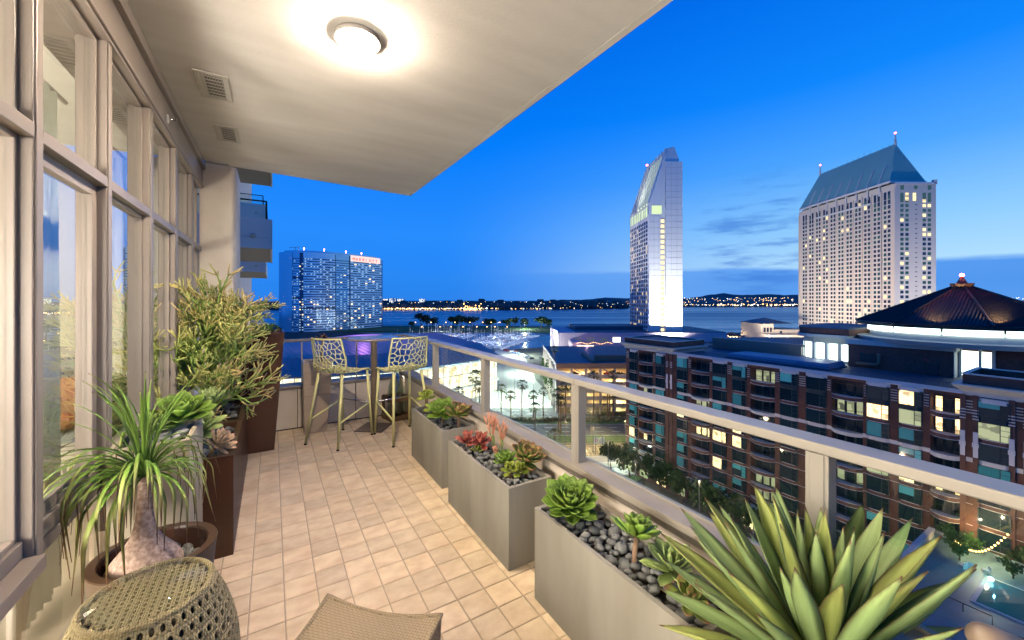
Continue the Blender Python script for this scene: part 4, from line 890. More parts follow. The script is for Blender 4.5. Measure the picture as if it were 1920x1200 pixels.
for k, (u0, u1, v, lab) in enumerate(((707, 716, 559, 'left pale lit tower block on the far shore above the trees'), (718, 727, 560, 'second pale lit tower block on the far shore above the trees'), (730, 742, 559, 'broad pale lit tower block on the far shore'), (745, 757, 560, 'right pale lit tower block on the far shore above the trees'), (786, 797, 560.5, 'small dim teal tower block on the far shore above the trees'))):
    d = 2450; r0, r1 = (u0-960)/FPX*d, (u1-960)/FPX*d; h = CAMZ+(561-v)/FPX*d-GZ
    t = cthing('tower_block', lab, 'apartment block', (r0+r1)/2, d, GZ, 'far shore tower blocks'); w = (r1-r0)/2
    b = MB(); b.box(-w, w, 0, 24, 0, h); b.build('wall', M_paleblue, t)
    b = MB()
    for z in range(int(h*.45), int(h)-2, 4):
        for i in range(9):
            if crnd.random() < .7: x = -w+2*w*(i+.5)/9; b.quad((x-1.1, -.2, z), (x+1.1, -.2, z), (x+1.1, -.2, z+2.2), (x-1.1, -.2, z+2.2))
    b.build('lit_windows', E_win, t, kind='stuff')

# ---------------------------------------------------------------- trees
M_bark2 = mat('tree_bark', (.09, .065, .045), .9); 
def foliage(name, c, c2): 
    return leafmat(name, c, c2, rand=.35, rough=.6, transl=.2)
M_fol = foliage('tree_leaves', (.045, .075, .022), (.07, .10, .03)); M_fol2 = foliage('ficus_leaves', (.05, .11, .025), (.08, .15, .035))
def crown(seed, n, rx, rz, lobes, s, m):
    rr_ = random.Random(seed); L = [(rr_.uniform(-.6, .6)*rx, rr_.uniform(-.6, .6)*rx, rr_.uniform(-.55, .6)*rz, rr_.uniform(.35, .6)) for _ in range(lobes)]; b = MB()
    for k in range(n):
        c = rr_.choice(L); v = Vector((rr_.gauss(0, 1), rr_.gauss(0, 1), rr_.gauss(0, 1))).normalized()*(rr_.random()**.45)
        p = Vector((c[0]+v.x*rx*c[3], c[1]+v.y*rx*c[3], c[2]+v.z*rz*c[3])); a = Vector((rr_.gauss(0, 1), rr_.gauss(0, 1), rr_.gauss(0, 1))).normalized(); e = a.orthogonal().normalized()*s*rr_.uniform(.6, 1.3); f = a.cross(e).normalized()*s*rr_.uniform(.5, 1.0)
        b.add([p-e, p-f*.6, p+e, p+f], [(0, 1, 2, 3)])
    return b.mesh('crown', m)
crowns = [crown(3+k, 620, 9, 5.5, 8, 1.15, M_fol) for k in range(4)]
trunk_mesh = MB().tube([(0, 0, 0), (.2, 0, 3), (-.2, .2, 6.5)], [.55, .42, .2], 6).mesh('trunk', M_bark2)
tw = 0
for (u, sc, lab) in ((770, .55, 'lone small dark tree at the left end of the waterside park'), (789, 1.25, 'tallest dark tree among those at the left of the waterside park'), (806, .85, 'dark spreading tree right of the tallest one in the park'), (848, 1.0, 'left tree of the dark middle clump in the waterside park'), (864, 1.05, 'right tree of the dark middle clump in the waterside park'), (888, 1.0, 'narrow dark tree after the middle clump in the park'), (913, .75, 'low dark park tree left of the white lamp'), (925, .8, 'second low dark park tree left of the white lamp'), (950, .78, 'dark park tree straight behind the marina masts'), (963, .85, 'broad dark park tree beyond the long dock'), (985, .75, 'dim green park tree beside the white lamp'), (1014, 1.0, 'wide dark tree right of the park lamps'), (1026, .8, 'dark tree next to the wide one right of the park lamps')):
    p = P((u-960)/FPX*640, 640+crnd.uniform(-18, 18), GZ+.5); t = thing('park_tree', lab, 'tree', p, 0, 'trees in the waterside park')
    inst('trunk', trunk_mesh, t, TRS((0, 0, 0), None, sc*1.45)); c_ = inst('crown', crowns[tw % 4], t, TRS((0, 0, 13.0*sc), Euler((0, 0, tw)).to_quaternion(), (sc*1.35, sc*1.35, sc*1.3))); tw += 1
for k in range(9):
    u = 1075+k*13; p = P((u-960)/FPX*520, 520+crnd.uniform(-6, 6), GZ); t = thing('street_tree', 'round tree in the dark row behind the lavender building, number %s from its lit end' % ('one two three four five six seven eight nine'.split()[k]), 'tree', p, 0, 'tree row behind the lavender building'); inst('trunk', trunk_mesh, t, TRS((0, 0, 0), None, .7)); inst('crown', crowns[k % 4], t, TRS((0, 0, 8.2), Euler((0, 0, k)).to_quaternion(), (.62, .62, .7)))
fic = [crown(40+k, 900, 4.2, 6.5, 9, .55, M_fol2) for k in range(2)]
for k, (u, d, h, lab) in enumerate(((1030, 196, 20, 'dense tall green tree by the left corner of the car park'), (1024, 215, 19, 'dense green tree behind the one at the car park corner'), (1043, 178, 17, 'dense green tree in front of the car park corner'))):
    p = P((u-960)/FPX*d, d, GZ); t = thing('ficus_tree', lab, 'tree', p, 0, 'ficus trees by the car park'); inst('trunk', trunk_mesh, t, TRS((0, 0, 0), None, (.6, .6, .9))); inst('crown', fic[k % 2], t, TRS((0, 0, h*.56), Euler((0, 0, k*2)).to_quaternion(), (.95, .95, h/17)))
# palms
M_ptr = mat('palm_trunk', (.17, .12, .08), .9, col2=(.10, .07, .05), nscale=4, bump=.5, bscale=8); M_fan = foliage('palm_fan', (.045, .07, .025), (.09, .10, .04))
def fan(seed, n, L, droop):
    rr_ = random.Random(seed); b = MB()
    for k in range(n):
        a = R(137.5*k); e = R(78-112*(k/n)**.85)+rr_.uniform(-.15, .15); c = Vector((math.cos(a)*math.cos(e), math.sin(a)*math.cos(e), math.sin(e)))*L*.55; dv = c.normalized()
        s = dv.cross(Vector((0, 0, 1))).normalized() if abs(dv.z) < .97 else Vector((1, 0, 0)); up = s.cross(dv)
        b.add([(0, 0, 0), tuple(s*.03), tuple(c)], [(0, 1, 2)])
        for q in range(7):
            f = (q-3)/3; t = c+(dv*math.cos(f*.85)+s*math.sin(f*.85)).normalized()*L*.5*rr_.uniform(.8, 1.1)-Vector((0, 0, droop*rr_.uniform(.5, 1.2))); m_ = (c+t)/2+up*.05
            w = (s*math.cos(f*1.1)-dv*math.sin(f*1.1))*.10; b.add([c, m_-w, t, m_+w], [(0, 1, 2, 3)])
    return b.mesh('crown', M_fan)
fans = [fan(60+k, 34, 2.5, .5) for k in range(3)]
def ptrunk(h): return MB().tube([(0, 0, 0), (.02*h, 0, h*.5), (.0, .01*h, h)], [.30, .22, .20], 8).mesh('trunk', M_ptr)
def palm(u, vt, d, lab, g='fan palms along the road', s=1.0):
    h = CAMZ+(561-vt)/FPX*d-GZ; p = P((u-960)/FPX*d, d, GZ); t = thing('fan_palm', lab, 'palm', p, crnd.uniform(0, 6), g); inst('trunk', ptrunk(h), t, Matrix()); inst('crown', fans[crnd.randrange(3)], t, TRS((0, .01*h, h-.2), None, s*crnd.uniform(.9, 1.15)))
    b = MB(); b.lathe([(.22, -1.7), (.5, -.9), (.42, -.2), (.2, 0)], 8, c=(0, .01*h, h-.2)); b.build('dead_frond_skirt', M_ptr, t)
for a in ((860, 733, 150, 'leftmost fan palm showing above the parapet cap'), (898, 726, 152, 'fan palm just left of the second railing post'), (940, 728, 158, 'fan palm left of the shorter one on the white plaza'), (957, 741, 150, 'short fan palm with round head on the white plaza'), (979, 720, 158, 'tall slender fan palm in the middle of the white plaza'), (1000, 740, 158, 'fan palm right of the tall slender one on the plaza'), (1003, 763, 140, 'low fan palm head in front of a taller palm trunk'), (1019, 733, 160, 'fan palm in front of the dense green car park trees'), (1047, 737, 141, 'left palm of the close pair before the left end of the car park'), (1052, 752, 140, 'right lower palm of the close pair before the left end of the car park'), (1061, 722, 158, 'palm standing by the bright car park entrance'), (1113, 703, 160, 'left tall palm against the lit car park decks'), (1150, 702, 160, 'right tall palm against the lit car park decks'), (1139, 724, 156, 'left palm of the trio behind the railing glass before the hedge'), (1143, 726, 157, 'middle palm of the trio behind the railing glass before the hedge'), (1149, 728, 155, 'right palm of the trio behind the railing glass before the hedge')): palm(*a)
palm(893, 706, 168, 'pale green date palm before the lit glass hall', 'date palms by the glass hall', 1.5)
palm(1038, 655, 172, 'palm head above the dense car park trees')
palm(1040, 815, 124, 'low spiky palm by the parapet near the tram tracks', s=1.1)

# ---------------------------------------------------------------- marina
M_hull = mat('boat_white', (.72, .74, .78), .35); M_hullb = mat('boat_blue', (.10, .14, .25), .4); M_cab = mat('boat_cabin', (.45, .5, .58), .3); M_mast = mat('mast', (.75, .75, .72), .4, metal=.3); M_dock = mat('dock_wood', (.40, .42, .46), .8)
def boat_meshes(L, w):
    st = [(-L/2, .8, .2), (-L/4, 1, 0), (0, 1, 0), (L/4, .72, .05), (L/2, .05, .35)]
    rings = [[(x, -w*k*.5, .9+s), (x, -w*k*.35, -.2), (x, w*k*.35, -.2), (x, w*k*.5, .9+s)] for x, k, s in st]
    hull = MB().loft(rings); cab = MB().loft([[(-L*.22, -w*.3, .9), (L*.18, -w*.24, .9), (L*.18, w*.24, .9), (-L*.22, w*.3, .9)], [(-L*.20, -w*.26, 1.9), (L*.08, -w*.2, 1.8), (L*.08, w*.2, 1.8), (-L*.20, w*.26, 1.9)]])
    mast = MB().tube([(L*.06, 0, .9), (L*.06, 0, L*1.3)], [.14, .10], 5); mast.tube([(L*.06, 0, 2.4), (-L*.34, 0, 2.5)], .12, 5)
    return hull.mesh('hull', M_hull), cab.mesh('cabin', M_cab), mast.mesh('mast', M_mast)
BM = [boat_meshes(10, 3.2), boat_meshes(13, 3.8), boat_meshes(8, 2.8)]
def boat(r, d, rz, k, sail, lab, grp):
    p = P(r, d, GZ-.8); t = thing('moored_boat', lab, 'boat', p, rz-YAW, grp); h, c, m_ = BM[k]
    inst('hull', h, t, Matrix()); inst('cabin', c, t, Matrix())
    if sail: inst('mast', m_, t, Matrix())
docks = [((-118, 400), (-92, 545)), ((-84, 392), (-62, 535)), ((-52, 386), (-8, 540)), ((-22, 384), (22, 520))]
n_ = 0
for di, (a, c) in enumerate(docks):
    t = cthing('floating_dock', ('long floating dock nearest the glass hall', 'second floating dock among the boats', 'third floating dock running towards the park', 'wide pale dock walkway at the right of the marina')[di], 'dock', 0, 0, 0, 'docks of the marina'); A_, C_ = Vector((*a, GZ-.2)), Vector((*c, GZ-.2)); dv = (C_-A_).normalized(); sd_ = Vector((dv.y, -dv.x, 0)); w = 1.4 if di < 3 else 2.6
    b = MB(); b.loft([[A_-sd_*w-Vector((0, 0, .5)), A_+sd_*w-Vector((0, 0, .5)), A_+sd_*w, A_-sd_*w], [C_-sd_*w-Vector((0, 0, .5)), C_+sd_*w-Vector((0, 0, .5)), C_+sd_*w, C_-sd_*w]]); b.build('walkway', M_dock, t)
    L = (C_-A_).length; k = 0
    while k*5.4+6 < L:
        for s in (-1, 1):
            if crnd.random() < .86:
                q = A_+dv*(k*5.4+6)+sd_*s*(w+7); sail = crnd.random() < .6; kk = crnd.randrange(3)
                boat(q.x, q.y, math.atan2(sd_.y*s, sd_.x*s)+crnd.uniform(-.05, .05), kk, sail, 'white %s moored along the %s' % (('sailboat with bare mast', 'motor boat')[0 if sail else 1], ('dock nearest the glass hall', 'second dock from the glass hall', 'third dock towards the park', 'wide pale dock')[di]), '%s at dock %s' % (('sailboats', 'motor boats')[0 if sail else 1], 'ABCD'[di]))
        k += 1
# lamps : street lamps of park, marina and plaza
M_lp = mat('lamp_pole', (.12, .12, .12), .6)
def lamp_post(u, d, h, em, size, lab, grp, z=GZ, watts=0, col=(1, .75, .45)):
    p = P((u-960)/FPX*d, d, z); t = thing('street_lamp', lab, 'street lamp', p, -YAW, grp)
    b = MB(); b.tube([(0, 0, 0), (0, 0, h)], [.12, .07], 6); b.build('pole', M_lp, t)
    b = MB()
    if watts: b.lathe([(.001, .12), (size*1.3, 0), (size*1.3, .06), (.1, .35)], 12, c=(0, 0, h)); b.build('lantern_cap', M_lp, t); lamp('street_lamp_light', 'POINT', (p.x, p.y, p.z+h-size*.75), watts, col, size*.7)
    else: b.ball((0, 0, h+size*.6), size, 8, 6, sz=.7); b.build('lantern', em, t)
E_lamp = emat('lamp_amber', (1, .55, .20), 9); E_lampw = emat('lamp_white', (.92, 1, .9), 40)
for k, u in enumerate((779, 791, 808, 825, 836, 846, 853, 868, 881, 894, 905, 913, 921, 928, 937, 951)):
    d = 560 if k % 2 else 600; lamp_post(u, d, 8 if k % 2 else 12, E_lamp, .75, 'small amber lamp %s along the park edge beyond the marina, counted from the left' % ('one two three four five six seven eight nine ten eleven twelve thirteen fourteen fifteen sixteen'.split()[k]), 'amber lamps along the park')
lamp_post(984, 620, 12, E_lampw, 2.2, 'bright white lamp lighting pale trees in the park', 'white park lamps', watts=60000, col=(.85, 1, .85)); lamp_post(1060, 500, 12, E_lampw, 1.6, 'bright white lamp over white trees behind the lavender building', 'white park lamps', watts=90000, col=(.9, 1, .95))
for k, (u, d, lab) in enumerate(((965, 200, 'white lamp on the plaza by the curved drive'), (990, 250, 'white lamp farther up the white drive'), (935, 175, 'white lamp on the plaza in front of the glass hall'), (985, 330, 'white lamp at the marina end of the drive'), (1000, 178, 'white lamp near the plaza palms'), (860, 160, 'white lamp below the glass hall behind the parapet'))):
    lamp_post(u, d, 11, E_lampw, .35, lab, 'white lamps on the plaza', watts=42000 if d < 220 else 110000, col=(.88, 1, .86))
for k, (u, d, lab) in enumerate(((1108, 140, 'warm lamp post beside the road before the car park'), (1112, 122, 'warm lamp post on the tram platform near the sign'), (1172, 128, 'warm lamp by the tram tracks next to the brick building'), (1150, 165, 'warm lamp before the hedge of the car park'), (1060, 128, 'warm lamp low beside the spiky palm'))):
    lamp_post(u, d, 8, E_lamp, .32, lab, 'warm lamps along road and tracks', watts=7000, col=(1, .70, .30))
lamp_post(1177, 112, 7, E_lampw, .3, 'small white lamp standing left of the brick building', 'white lamps on the plaza', watts=2500, col=(.9, 1, .9))
sg = cthing('station_sign', 'pale tram stop sign panel with round symbol beside the platform lamp', 'sign', (1123-960)/FPX*121, 121)
for x in (-1.1, 1.1): b = MB(); b.box(x-.08, x+.08, -.08, .08, 0, 5.4); b.build('post', M_lp, sg)
for x in (-.8, 1.0): b = MB(); b.box(x-.75, x+.75, -.06, .06, 3.2, 5.2); b.build('panel', M_pale, sg)
b = MB(); b.lathe([(.30, 0), (.45, 0), (.45, .02), (.30, .02)], 20, M=Matrix.Translation((-.8, -.06, 4.3)) @ Matrix.Rotation(R(90), 4, 'X'), cap0=False, cap1=False); b.build('round_symbol', mat('sign_red', (.4, .05, .04), .6), sg)

# ---------------------------------------------------------------- cars
def car_meshes():
    prof = [(-2.2, .35), (-2.2, .85), (-1.9, .95), (-1.3, 1.0), (-.75, 1.42), (.55, 1.42), (1.2, .98), (2.1, .82), (2.2, .5), (2.2, .35)]
    body = MB(); body.loft([[(x, y, z if z < 1 else z*.98) for x, z in prof] for y in (-.86, -.80, .80, .86)])
    win = MB(); 
    for s in (-1, 1): win.add([(-1.15, s*.865, 1.02), (.95, s*.865, 1.02), (.5, s*.865, 1.36), (-.72, s*.865, 1.36)], [(0, 1, 2, 3)])
    wh = MB(); wh.lathe([(.001, -.1), (.32, -.1), (.32, .1), (.001, .1)], 14, M=Matrix.Rotation(R(90), 4, 'X')); return body, win.mesh('window', M_dark), wh.mesh('wheel', M_dark)
cbody, cwin, cwheel = car_meshes()
def car(p, rz, col, lab, grp):
    t = thing('parked_car', lab, 'car', p, rz, grp); inst('body', cbody.mesh('body', MATS.get('paint_'+col[0]) or mat('paint_'+col[0], col[1], .25, coat=.5)), t, Matrix()); inst('window', cwin, t, Matrix())
    for x in (-1.35, 1.35):
        for y in (-.75, .75): inst('wheel', cwheel, t, Matrix.Translation((x, y, .32)))
CC = {'silver': ('silver', (.5, .52, .56)), 'blue': ('blue', (.10, .16, .32)), 'black': ('black', (.03, .03, .035)), 'white': ('white', (.7, .7, .7)), 'red': ('red', (.3, .04, .03))}
for k in range(20):
    u = 942+k*2.7+(k % 2)*4; d = 372-k*3.0; p = P((u-960)/FPX*d, d, GZ); car(p, crnd.uniform(-.1, .1)-YAW+.9, crnd.choice(list(CC.values())), 'car parked in the dark row between the drive and the marina', 'cars parked by the marina')

# ---------------------------------------------------------------- tower one : white slab with slanted glass crown
M_twr = mat('tower_white_panel', (.70, .70, .69), .7, col2=(.66, .66, .65), nscale=.06); M_twj = mat('panel_joint', (.46, .46, .46), .8)
M_win = mat('tower_window', (.02, .03, .05), .12, spec=.8); E_tw = emat('tower_lit_window', (1, .74, .36), 1.0); E_stair = emat('stair_lit', (1, .80, .42), 1.6); E_crown = emat('crown_lit_glass', (.80, 1, .58), 1.0)
D0 = 270.; R0, R1 = (1217-960)/FPX*D0, (1278-960)/FPX*D0; W1 = R1-R0; B1 = 44.0
zz = lambda v, d: CAMZ+(561-v)/FPX*d-GZ
H0 = zz(382, D0); HP = zz(275, D0)
t1 = cthing('hotel_tower', 'slender white floodlit hotel tower with slanted glowing glass crown', 'tower', R0, D0)
sx1 = (1247-960)/FPX*D0-R0
b = MB(); prof1 = [(0, 0), (0, H0), (12.6, HP-1), (17.3, HP), (20.4, zz(303, D0)), (sx1+.05, zz(303, D0)), (sx1+.05, 0)]
# slab body: left part up to the slanted crown, then the taller plain shaft on the right
b.loft([[(x, 0, z) for x, z in [(0, 0), (0, H0), (12.6, HP-1), (17.3, HP), (20.6, zz(300, D0)), (20.6, 0)]], [(x, B1, z) for x, z in [(0, 0), (0, H0), (12.6, HP-1), (17.3, HP), (20.6, zz(300, D0)), (20.6, 0)]]]); b.build('wall', M_twr, t1)
b = MB(); b.box(sx1, W1, -1.4, B1-6, 0, zz(304, D0)); b.build('shaft', M_twr, t1)
b = MB()
for k in range(36):
    z = 6+k*4.1
    if z < zz(306, D0): b.box(sx1-.02, W1+.03, -1.46, -1.40, z, z+.22)
    if z < H0-6: b.box(0, sx1-3.0, -.06, 0, z, z+.22)
for x in (sx1+3.6, sx1+7.4): b.box(x, x+.16, -1.46, -1.40, 0, zz(306, D0))
for x in (3.3, 6.6): b.box(x, x+.16, -.06, 0, 0, H0)
b.build('panel_joints', M_twj, t1, kind='stuff')
for k in range(33):
    z = H0-13-k*3.55
    if z < 2: break
    b = MB(); b.box(sx1-3.0, sx1-.6, -.10, .2, z, z+2.3); b.build('stair_window', E_stair, t1)
b = MB(); b.box(sx1-3.2, sx1-.4, -.05, .1, 2, H0-9.5); b.build('stair_recess', M_twj, t1)
b = MB(); b.box(1.8, 8.6, -.1, .3, H0-7, H0-1.2); b.build('sky_lounge_window', E_crown, t1)
# left face grid
wb = MB(); lb = MB(); nf = 34
for f in range(nf):
    z = 4+f*(H0-14)/nf
    for i in range(10):
        y = 2+i*(B1-4)/10
        for o in (0, 1.75): (lb if crnd.random() < .10 else wb).box(-.12, .2, y+.35+o, y+1.9+o, z, z+2.0)
wb.build('windows', M_win, t1, kind='stuff'); lb.build('lit_windows', E_tw, t1, kind='stuff')
b = MB()
for i in range(11): y = 2+i*(B1-4)/10; b.box(-.5, 0, y-.35, y+.1, 0, H0)
b.build('pilasters', M_twr, t1, kind='stuff')
for i in range(5):
    y = 2+i*(B1-4)/5; b = MB(); b.box(-.15, .1, y+.8, y+7, H0-8, H0-1.5); b.build('lounge_window', E_crown, t1)
sl = math.hypot(12.6, HP-1-H0)
for i in range(7):
    y = .6+i*5.9; f = lambda t, o: (12.6*t-o*.86, y, H0+(HP-1-H0)*t+o*.3)
    b = MB(); b.loft([[(12.6*t-1.2, y+a, H0+(HP-1-H0)*t+.3) for a in (0, 1.2)]+[(12.6*t, y+a, H0+(HP-1-H0)*t) for a in (1.2, 0)] for t in (0, 1)]); b.build('roof_rib', M_twr, t1)
    if i < 6:
        b = MB(); b.add([(-.15, y+1.3, H0), (-.15, y+5.8, H0), (12.6*.9-.15, y+5.8, H0+(HP-1-H0)*.9), (12.6*.9-.15, y+1.3, H0+(HP-1-H0)*.9)], [(0, 1, 2, 3)]); b.build('crown_glass', E_crown if i < 4 else M_win, t1)
o = lamp('tower_flood', 'SPOT', P(R0+12, D0-15, GZ+20.8), 300000, (.98, 1, .93), .8, target=P(R0+12, D0-2, GZ+60), spot=R(150), blend=1)
o = lamp('tower_side_fill', 'SPOT', P(R0-70, D0+10, GZ+20), 460000, (1, .88, .82), 2.0, target=P(R0, D0+22, GZ+62), spot=R(120), blend=1)  # added spot without a fixture, warms the tower's left face
lamp('tower_shaft_flood', 'SPOT', P(R0+10, D0-70, GZ+20), 130000, (1, .98, .95), 1.5, target=P(R0+12, D0, GZ+95), spot=R(70), blend=1)
lamp('tower_crown_flood', 'SPOT', P(R0-14, D0+14, GZ+H0+4), 26000, (.95, 1, .80), .8, target=P(R0+8, D0+20, GZ+H0+24), spot=R(100), blend=1)
b = MB(); b.ball((13, B1-2, HP+1.5), .8); b.build('beacon', E_red, t1)
fl = cthing('roof_floodlight', 'white floodlight glowing at the foot of the slender white tower', 'floodlight', R0+13, D0-18, GZ+20.5)
b = MB(); b.box(-1.2, 1.2, 0, .8, 0, 1.2); b.build('housing', M_lp, fl); b = MB(); b.box(-1.1, 1.1, .82, .9, .1, 1.1); b.build('lens', E_lampw, fl)

# ---------------------------------------------------------------- tower two : broad beige hotel with green hipped roof
M_tw2 = mat('tower_beige', (.60, .52, .43), .8, col2=(.56, .485, .40), nscale=.05); M_tw2s = mat('tower_side', (.58, .56, .54), .8, col2=(.55, .53, .51), nscale=.05)
M_cop = mat('copper_green_roof', (.27, .50, .42), .5, col2=(.24, .46, .39), nscale=.06)
D2 = 265.; C2 = (1679-960)/FPX*D2; E2 = (1755-960)/FPX*D2; W2 = E2-C2; B2 = 89.; HW = zz(343, D2)
t2 = cthing('hotel_tower', 'broad beige hotel tower with blue green hipped roof and many windows', 'tower', C2, D2)
b = MB(); b.box(0, W2, 0, B2, 0, HW); b.build('wall', [M_tw2], t2)
HE = HW+2.2; ra, rb = 12.2, 14.8
b = MB(); ov = 1.0
e = [(-ov, 3, HE), (W2-4, 3, HE), (W2-4, B2-2, HE), (-ov, B2-2, HE)]; hr = zz(270, 277); mid = (W2-5)/2
b.add(e+[(mid, 11.5, hr), (mid, 79, hr)], [(0, 1, 4), (1, 2, 5, 4), (2, 3, 5), (3, 0, 4, 5), (3, 2, 1, 0)]); b.build('roof', M_cop, t2)
b = MB()
for k in range(62):
    y = 4+k*(B2-7)/62; t_ = min(1, (y-3)/8.5, (B2-2-y)/10); b.tube([(-ov-.05, y, HE+.05), (-ov+(mid+ov)*t_, y, HE+(hr-HE)*t_+.05)], .16, 3)
for k in range(22):
    x = -ov+(W2-4+ov)*(k+.5)/22; t_ = 1-abs(x-mid)/(mid+ov); b.tube([(x, 2.95, HE+.05), (x+(mid-x)*0, 3+8.5*t_, HE+(hr-HE)*t_+.05)], .16, 3)
b.build('roof_seams', M_cop, t2, kind='stuff')
b = MB(); b.box(-ov-.3, W2-3.6, 2.6, 3.0, HE-1.4, HE); b.box(-ov-.5, -ov, 2.6, B2-2, HE-1.4, HE); b.build('eave', M_tw2s, t2)
b = MB(); b.box(.6, W2-5, 4, B2-3, HW, HE-1.35); b.build('dark_clerestory', M_dark, t2)
for k in range(8):
    y = 11+k*9.2; b = MB(); b.loft([[(-.9, y-.5, HW-6), (.3, y-.5, HW-6), (.3, y+.5, HW-6), (-.9, y+.5, HW-6)], [(-.9, y-.5, HE+.6), (.3, y-.5, HE+1.2), (.3, y+.5, HE+1.2), (-.9, y+.5, HE+.6)]]); b.build('buttress', M_tw2s, t2)
    b = MB(); b.tube([(x_, y, HE+(hr-HE)*(x_+ov)/(mid+ov)+o_) for x_, o_ in ((-1.2, .6), (3.4, .9), (4.4, .1))], .5, 5); b.build('roof_fin', M_tw2s, t2)
for y, hh in ((11.5, 7.5), (79, 8)):
    b = MB(); b.tube([(mid, y, hr-1), (mid, y, hr+hh*.55), (mid, y, hr+hh)], [.9, .45, .12], 8); b.build('finial', M_tw2s, t2); b = MB(); b.ball((mid, y, hr+hh), .6); b.build('beacon', E_red, t2)
b = MB()
for k in range(13): y = 16+k*5; b.tube([(mid, y, hr), (mid, y, hr+crnd.uniform(1, 3.2))], .09, 4)
b.build('antennas', M_lp, t2, kind='stuff')
dk, lt, wf, pl = MB(), MB(), MB(), MB(); nf = 34; fh = (HW-16)/nf
cols = [3.2+i*7.6 for i in range(11)]
E_t2a, E_t2b = emat('hotel_lit_window', (1, .80, .42), 1.5), emat('hotel_blue_window', (.10, .26, .34), .35)
for f in range(nf+4):
    z = 3+f*fh
    if z > HW-9: continue
    tall = f >= nf-1
    for y in cols:
        for o_ in (0, 2.9):
            m_ = lt if crnd.random() < .055 else (wf if crnd.random() < .30 else dk); m_.box(-.06, .2, y+o_+.3, y+o_+2.2, z, z+fh*(.62 if not tall else .9))
    for x in (3.2, 6.6, 18.2, 21.6):
        m_ = lt if crnd.random() < .16 else (wf if crnd.random() < .75 else dk); m_.box(x, x+2.2, -.06, .2, z, z+fh*.62)
    dk.box(13.2, 14.6, -.05, .2, z+1.4, z+1.9)
for y in cols:
    for o_ in (0, 2.9): dk.box(-.06, .2, y+o_+.3, y+o_+2.2, HW-8.6, HW-4.4)
for i, x in enumerate((3.2, 6.6, 11.6, 18.2, 21.6)):
    (lt if i in (1, 2) else wf).box(x, x+2.2, -.06, .2, HW-12, HW-6.6); 
for x in (3.2, 21.6): wf.box(x, x+2.4, -.06, .2, HW-4.6, HW-1.6)
wf.lathe([(.001, 0), (1.3, 0), (1.3, .1), (.001, .1)], 16, M=Matrix.Translation((13.6, -.02, HW-3)) @ Matrix.Rotation(R(90), 4, 'X'))
dk.build('windows', M_win, t2, kind='stuff'); lt.build('lit_windows', E_t2a, t2, kind='stuff'); wf.build('blue_windows', E_t2b, t2, kind='stuff')
for y in [0.0]+[c_-1.2 for c_ in cols[1:]]+[B2-.9]: pl.box(-.55, 0, y, y+.9, 0, HW-3.5)
for f in range(nf+1): pl.box(-.16, 0, 0, B2, 2.2+f*fh, 2.55+f*fh)
pl.build('pilasters', M_tw2, t2, kind='stuff')
b = MB(); b.box(-.9, 0, 18, 70, HW-10.4, HW-9.2); b.build('cornice_band', M_tw2s, t2)
b = MB(); b.box(-.5, W2+.4, -.4, -.02, HW-.9, HW+.5); b.box(W2, W2+.4, -.02, B2, HW-.9, HW+.5); b.box(W2-1.6, W2+.5, -.4, 1.4, HW-.5, HW+2.2); b.build('parapet', M_tw2s, t2)
lamp('tower_two_fill', 'SPOT', P(C2-75, D2+36, GZ+20), 520000, (1, .88, .74), 3.0, target=P(C2, D2+44, GZ+66), spot=R(120), blend=1)  # added fill spot, no fixture, lifts the broad tower's long face
lamp('tower_two_front_fill', 'SPOT', P(C2+14, D2-66, GZ+20), 260000, (.95, .93, 1), 3.0, target=P(C2+14, D2, GZ+70), spot=R(100), blend=1)  # added fill spot for the narrow front, no fixture stands there

# ---------------------------------------------------------------- curved glass hotel on the left
DH = 600.; 
t3 = cthing('glass_hotel', 'curved blue glass hotel with lit balconies and glowing rooftop sign', 'hotel', (610-960)/FPX*DH, DH)
M_mir = mat('mirror_glass_light', (.80, .93, .99), .16, metal=.25); M_mir2 = mat('mirror_glass_blue', (.42, .66, .82), .10, metal=.35); M_bal = mat('dark_balcony', (.02, .03, .06), .6); E_hw = emat('hotel_warm_window', (1, .68, .32), 3.0); E_hp = emat('hotel_pale_window', (.42, .68, 1), .95)
HT = 116.; M_core = mat('hotel_core_glass', (.05, .10, .20), .25, metal=.2)
def arc(s, o=0):                                        # s 0..1 along the facade, o = outset; the right end turns away
    x = -57+118*s; y = -52+70*s+165*(s-.42)**2-o; return x, y
NS = 40
b = MB(); fr = [arc(i/NS, -1.2) for i in range(NS+1)]; b.prism(fr+[(fr[-1][0]-8, fr[-1][1]+30), (fr[0][0]+8, fr[0][1]+30)], 0, HT-1); b.build('core', M_core, t3)
b = MB(); b.prism([arc(i/NS, -6) for i in range(2, NS-1)]+[(40, 76), (-34, 6)], HT-1, HT+3); b.build('roof_screen', M_mir2, t3)
nfl = 29; fh3 = (HT-9)/nfl
hw_, hp_ = MB(), MB()
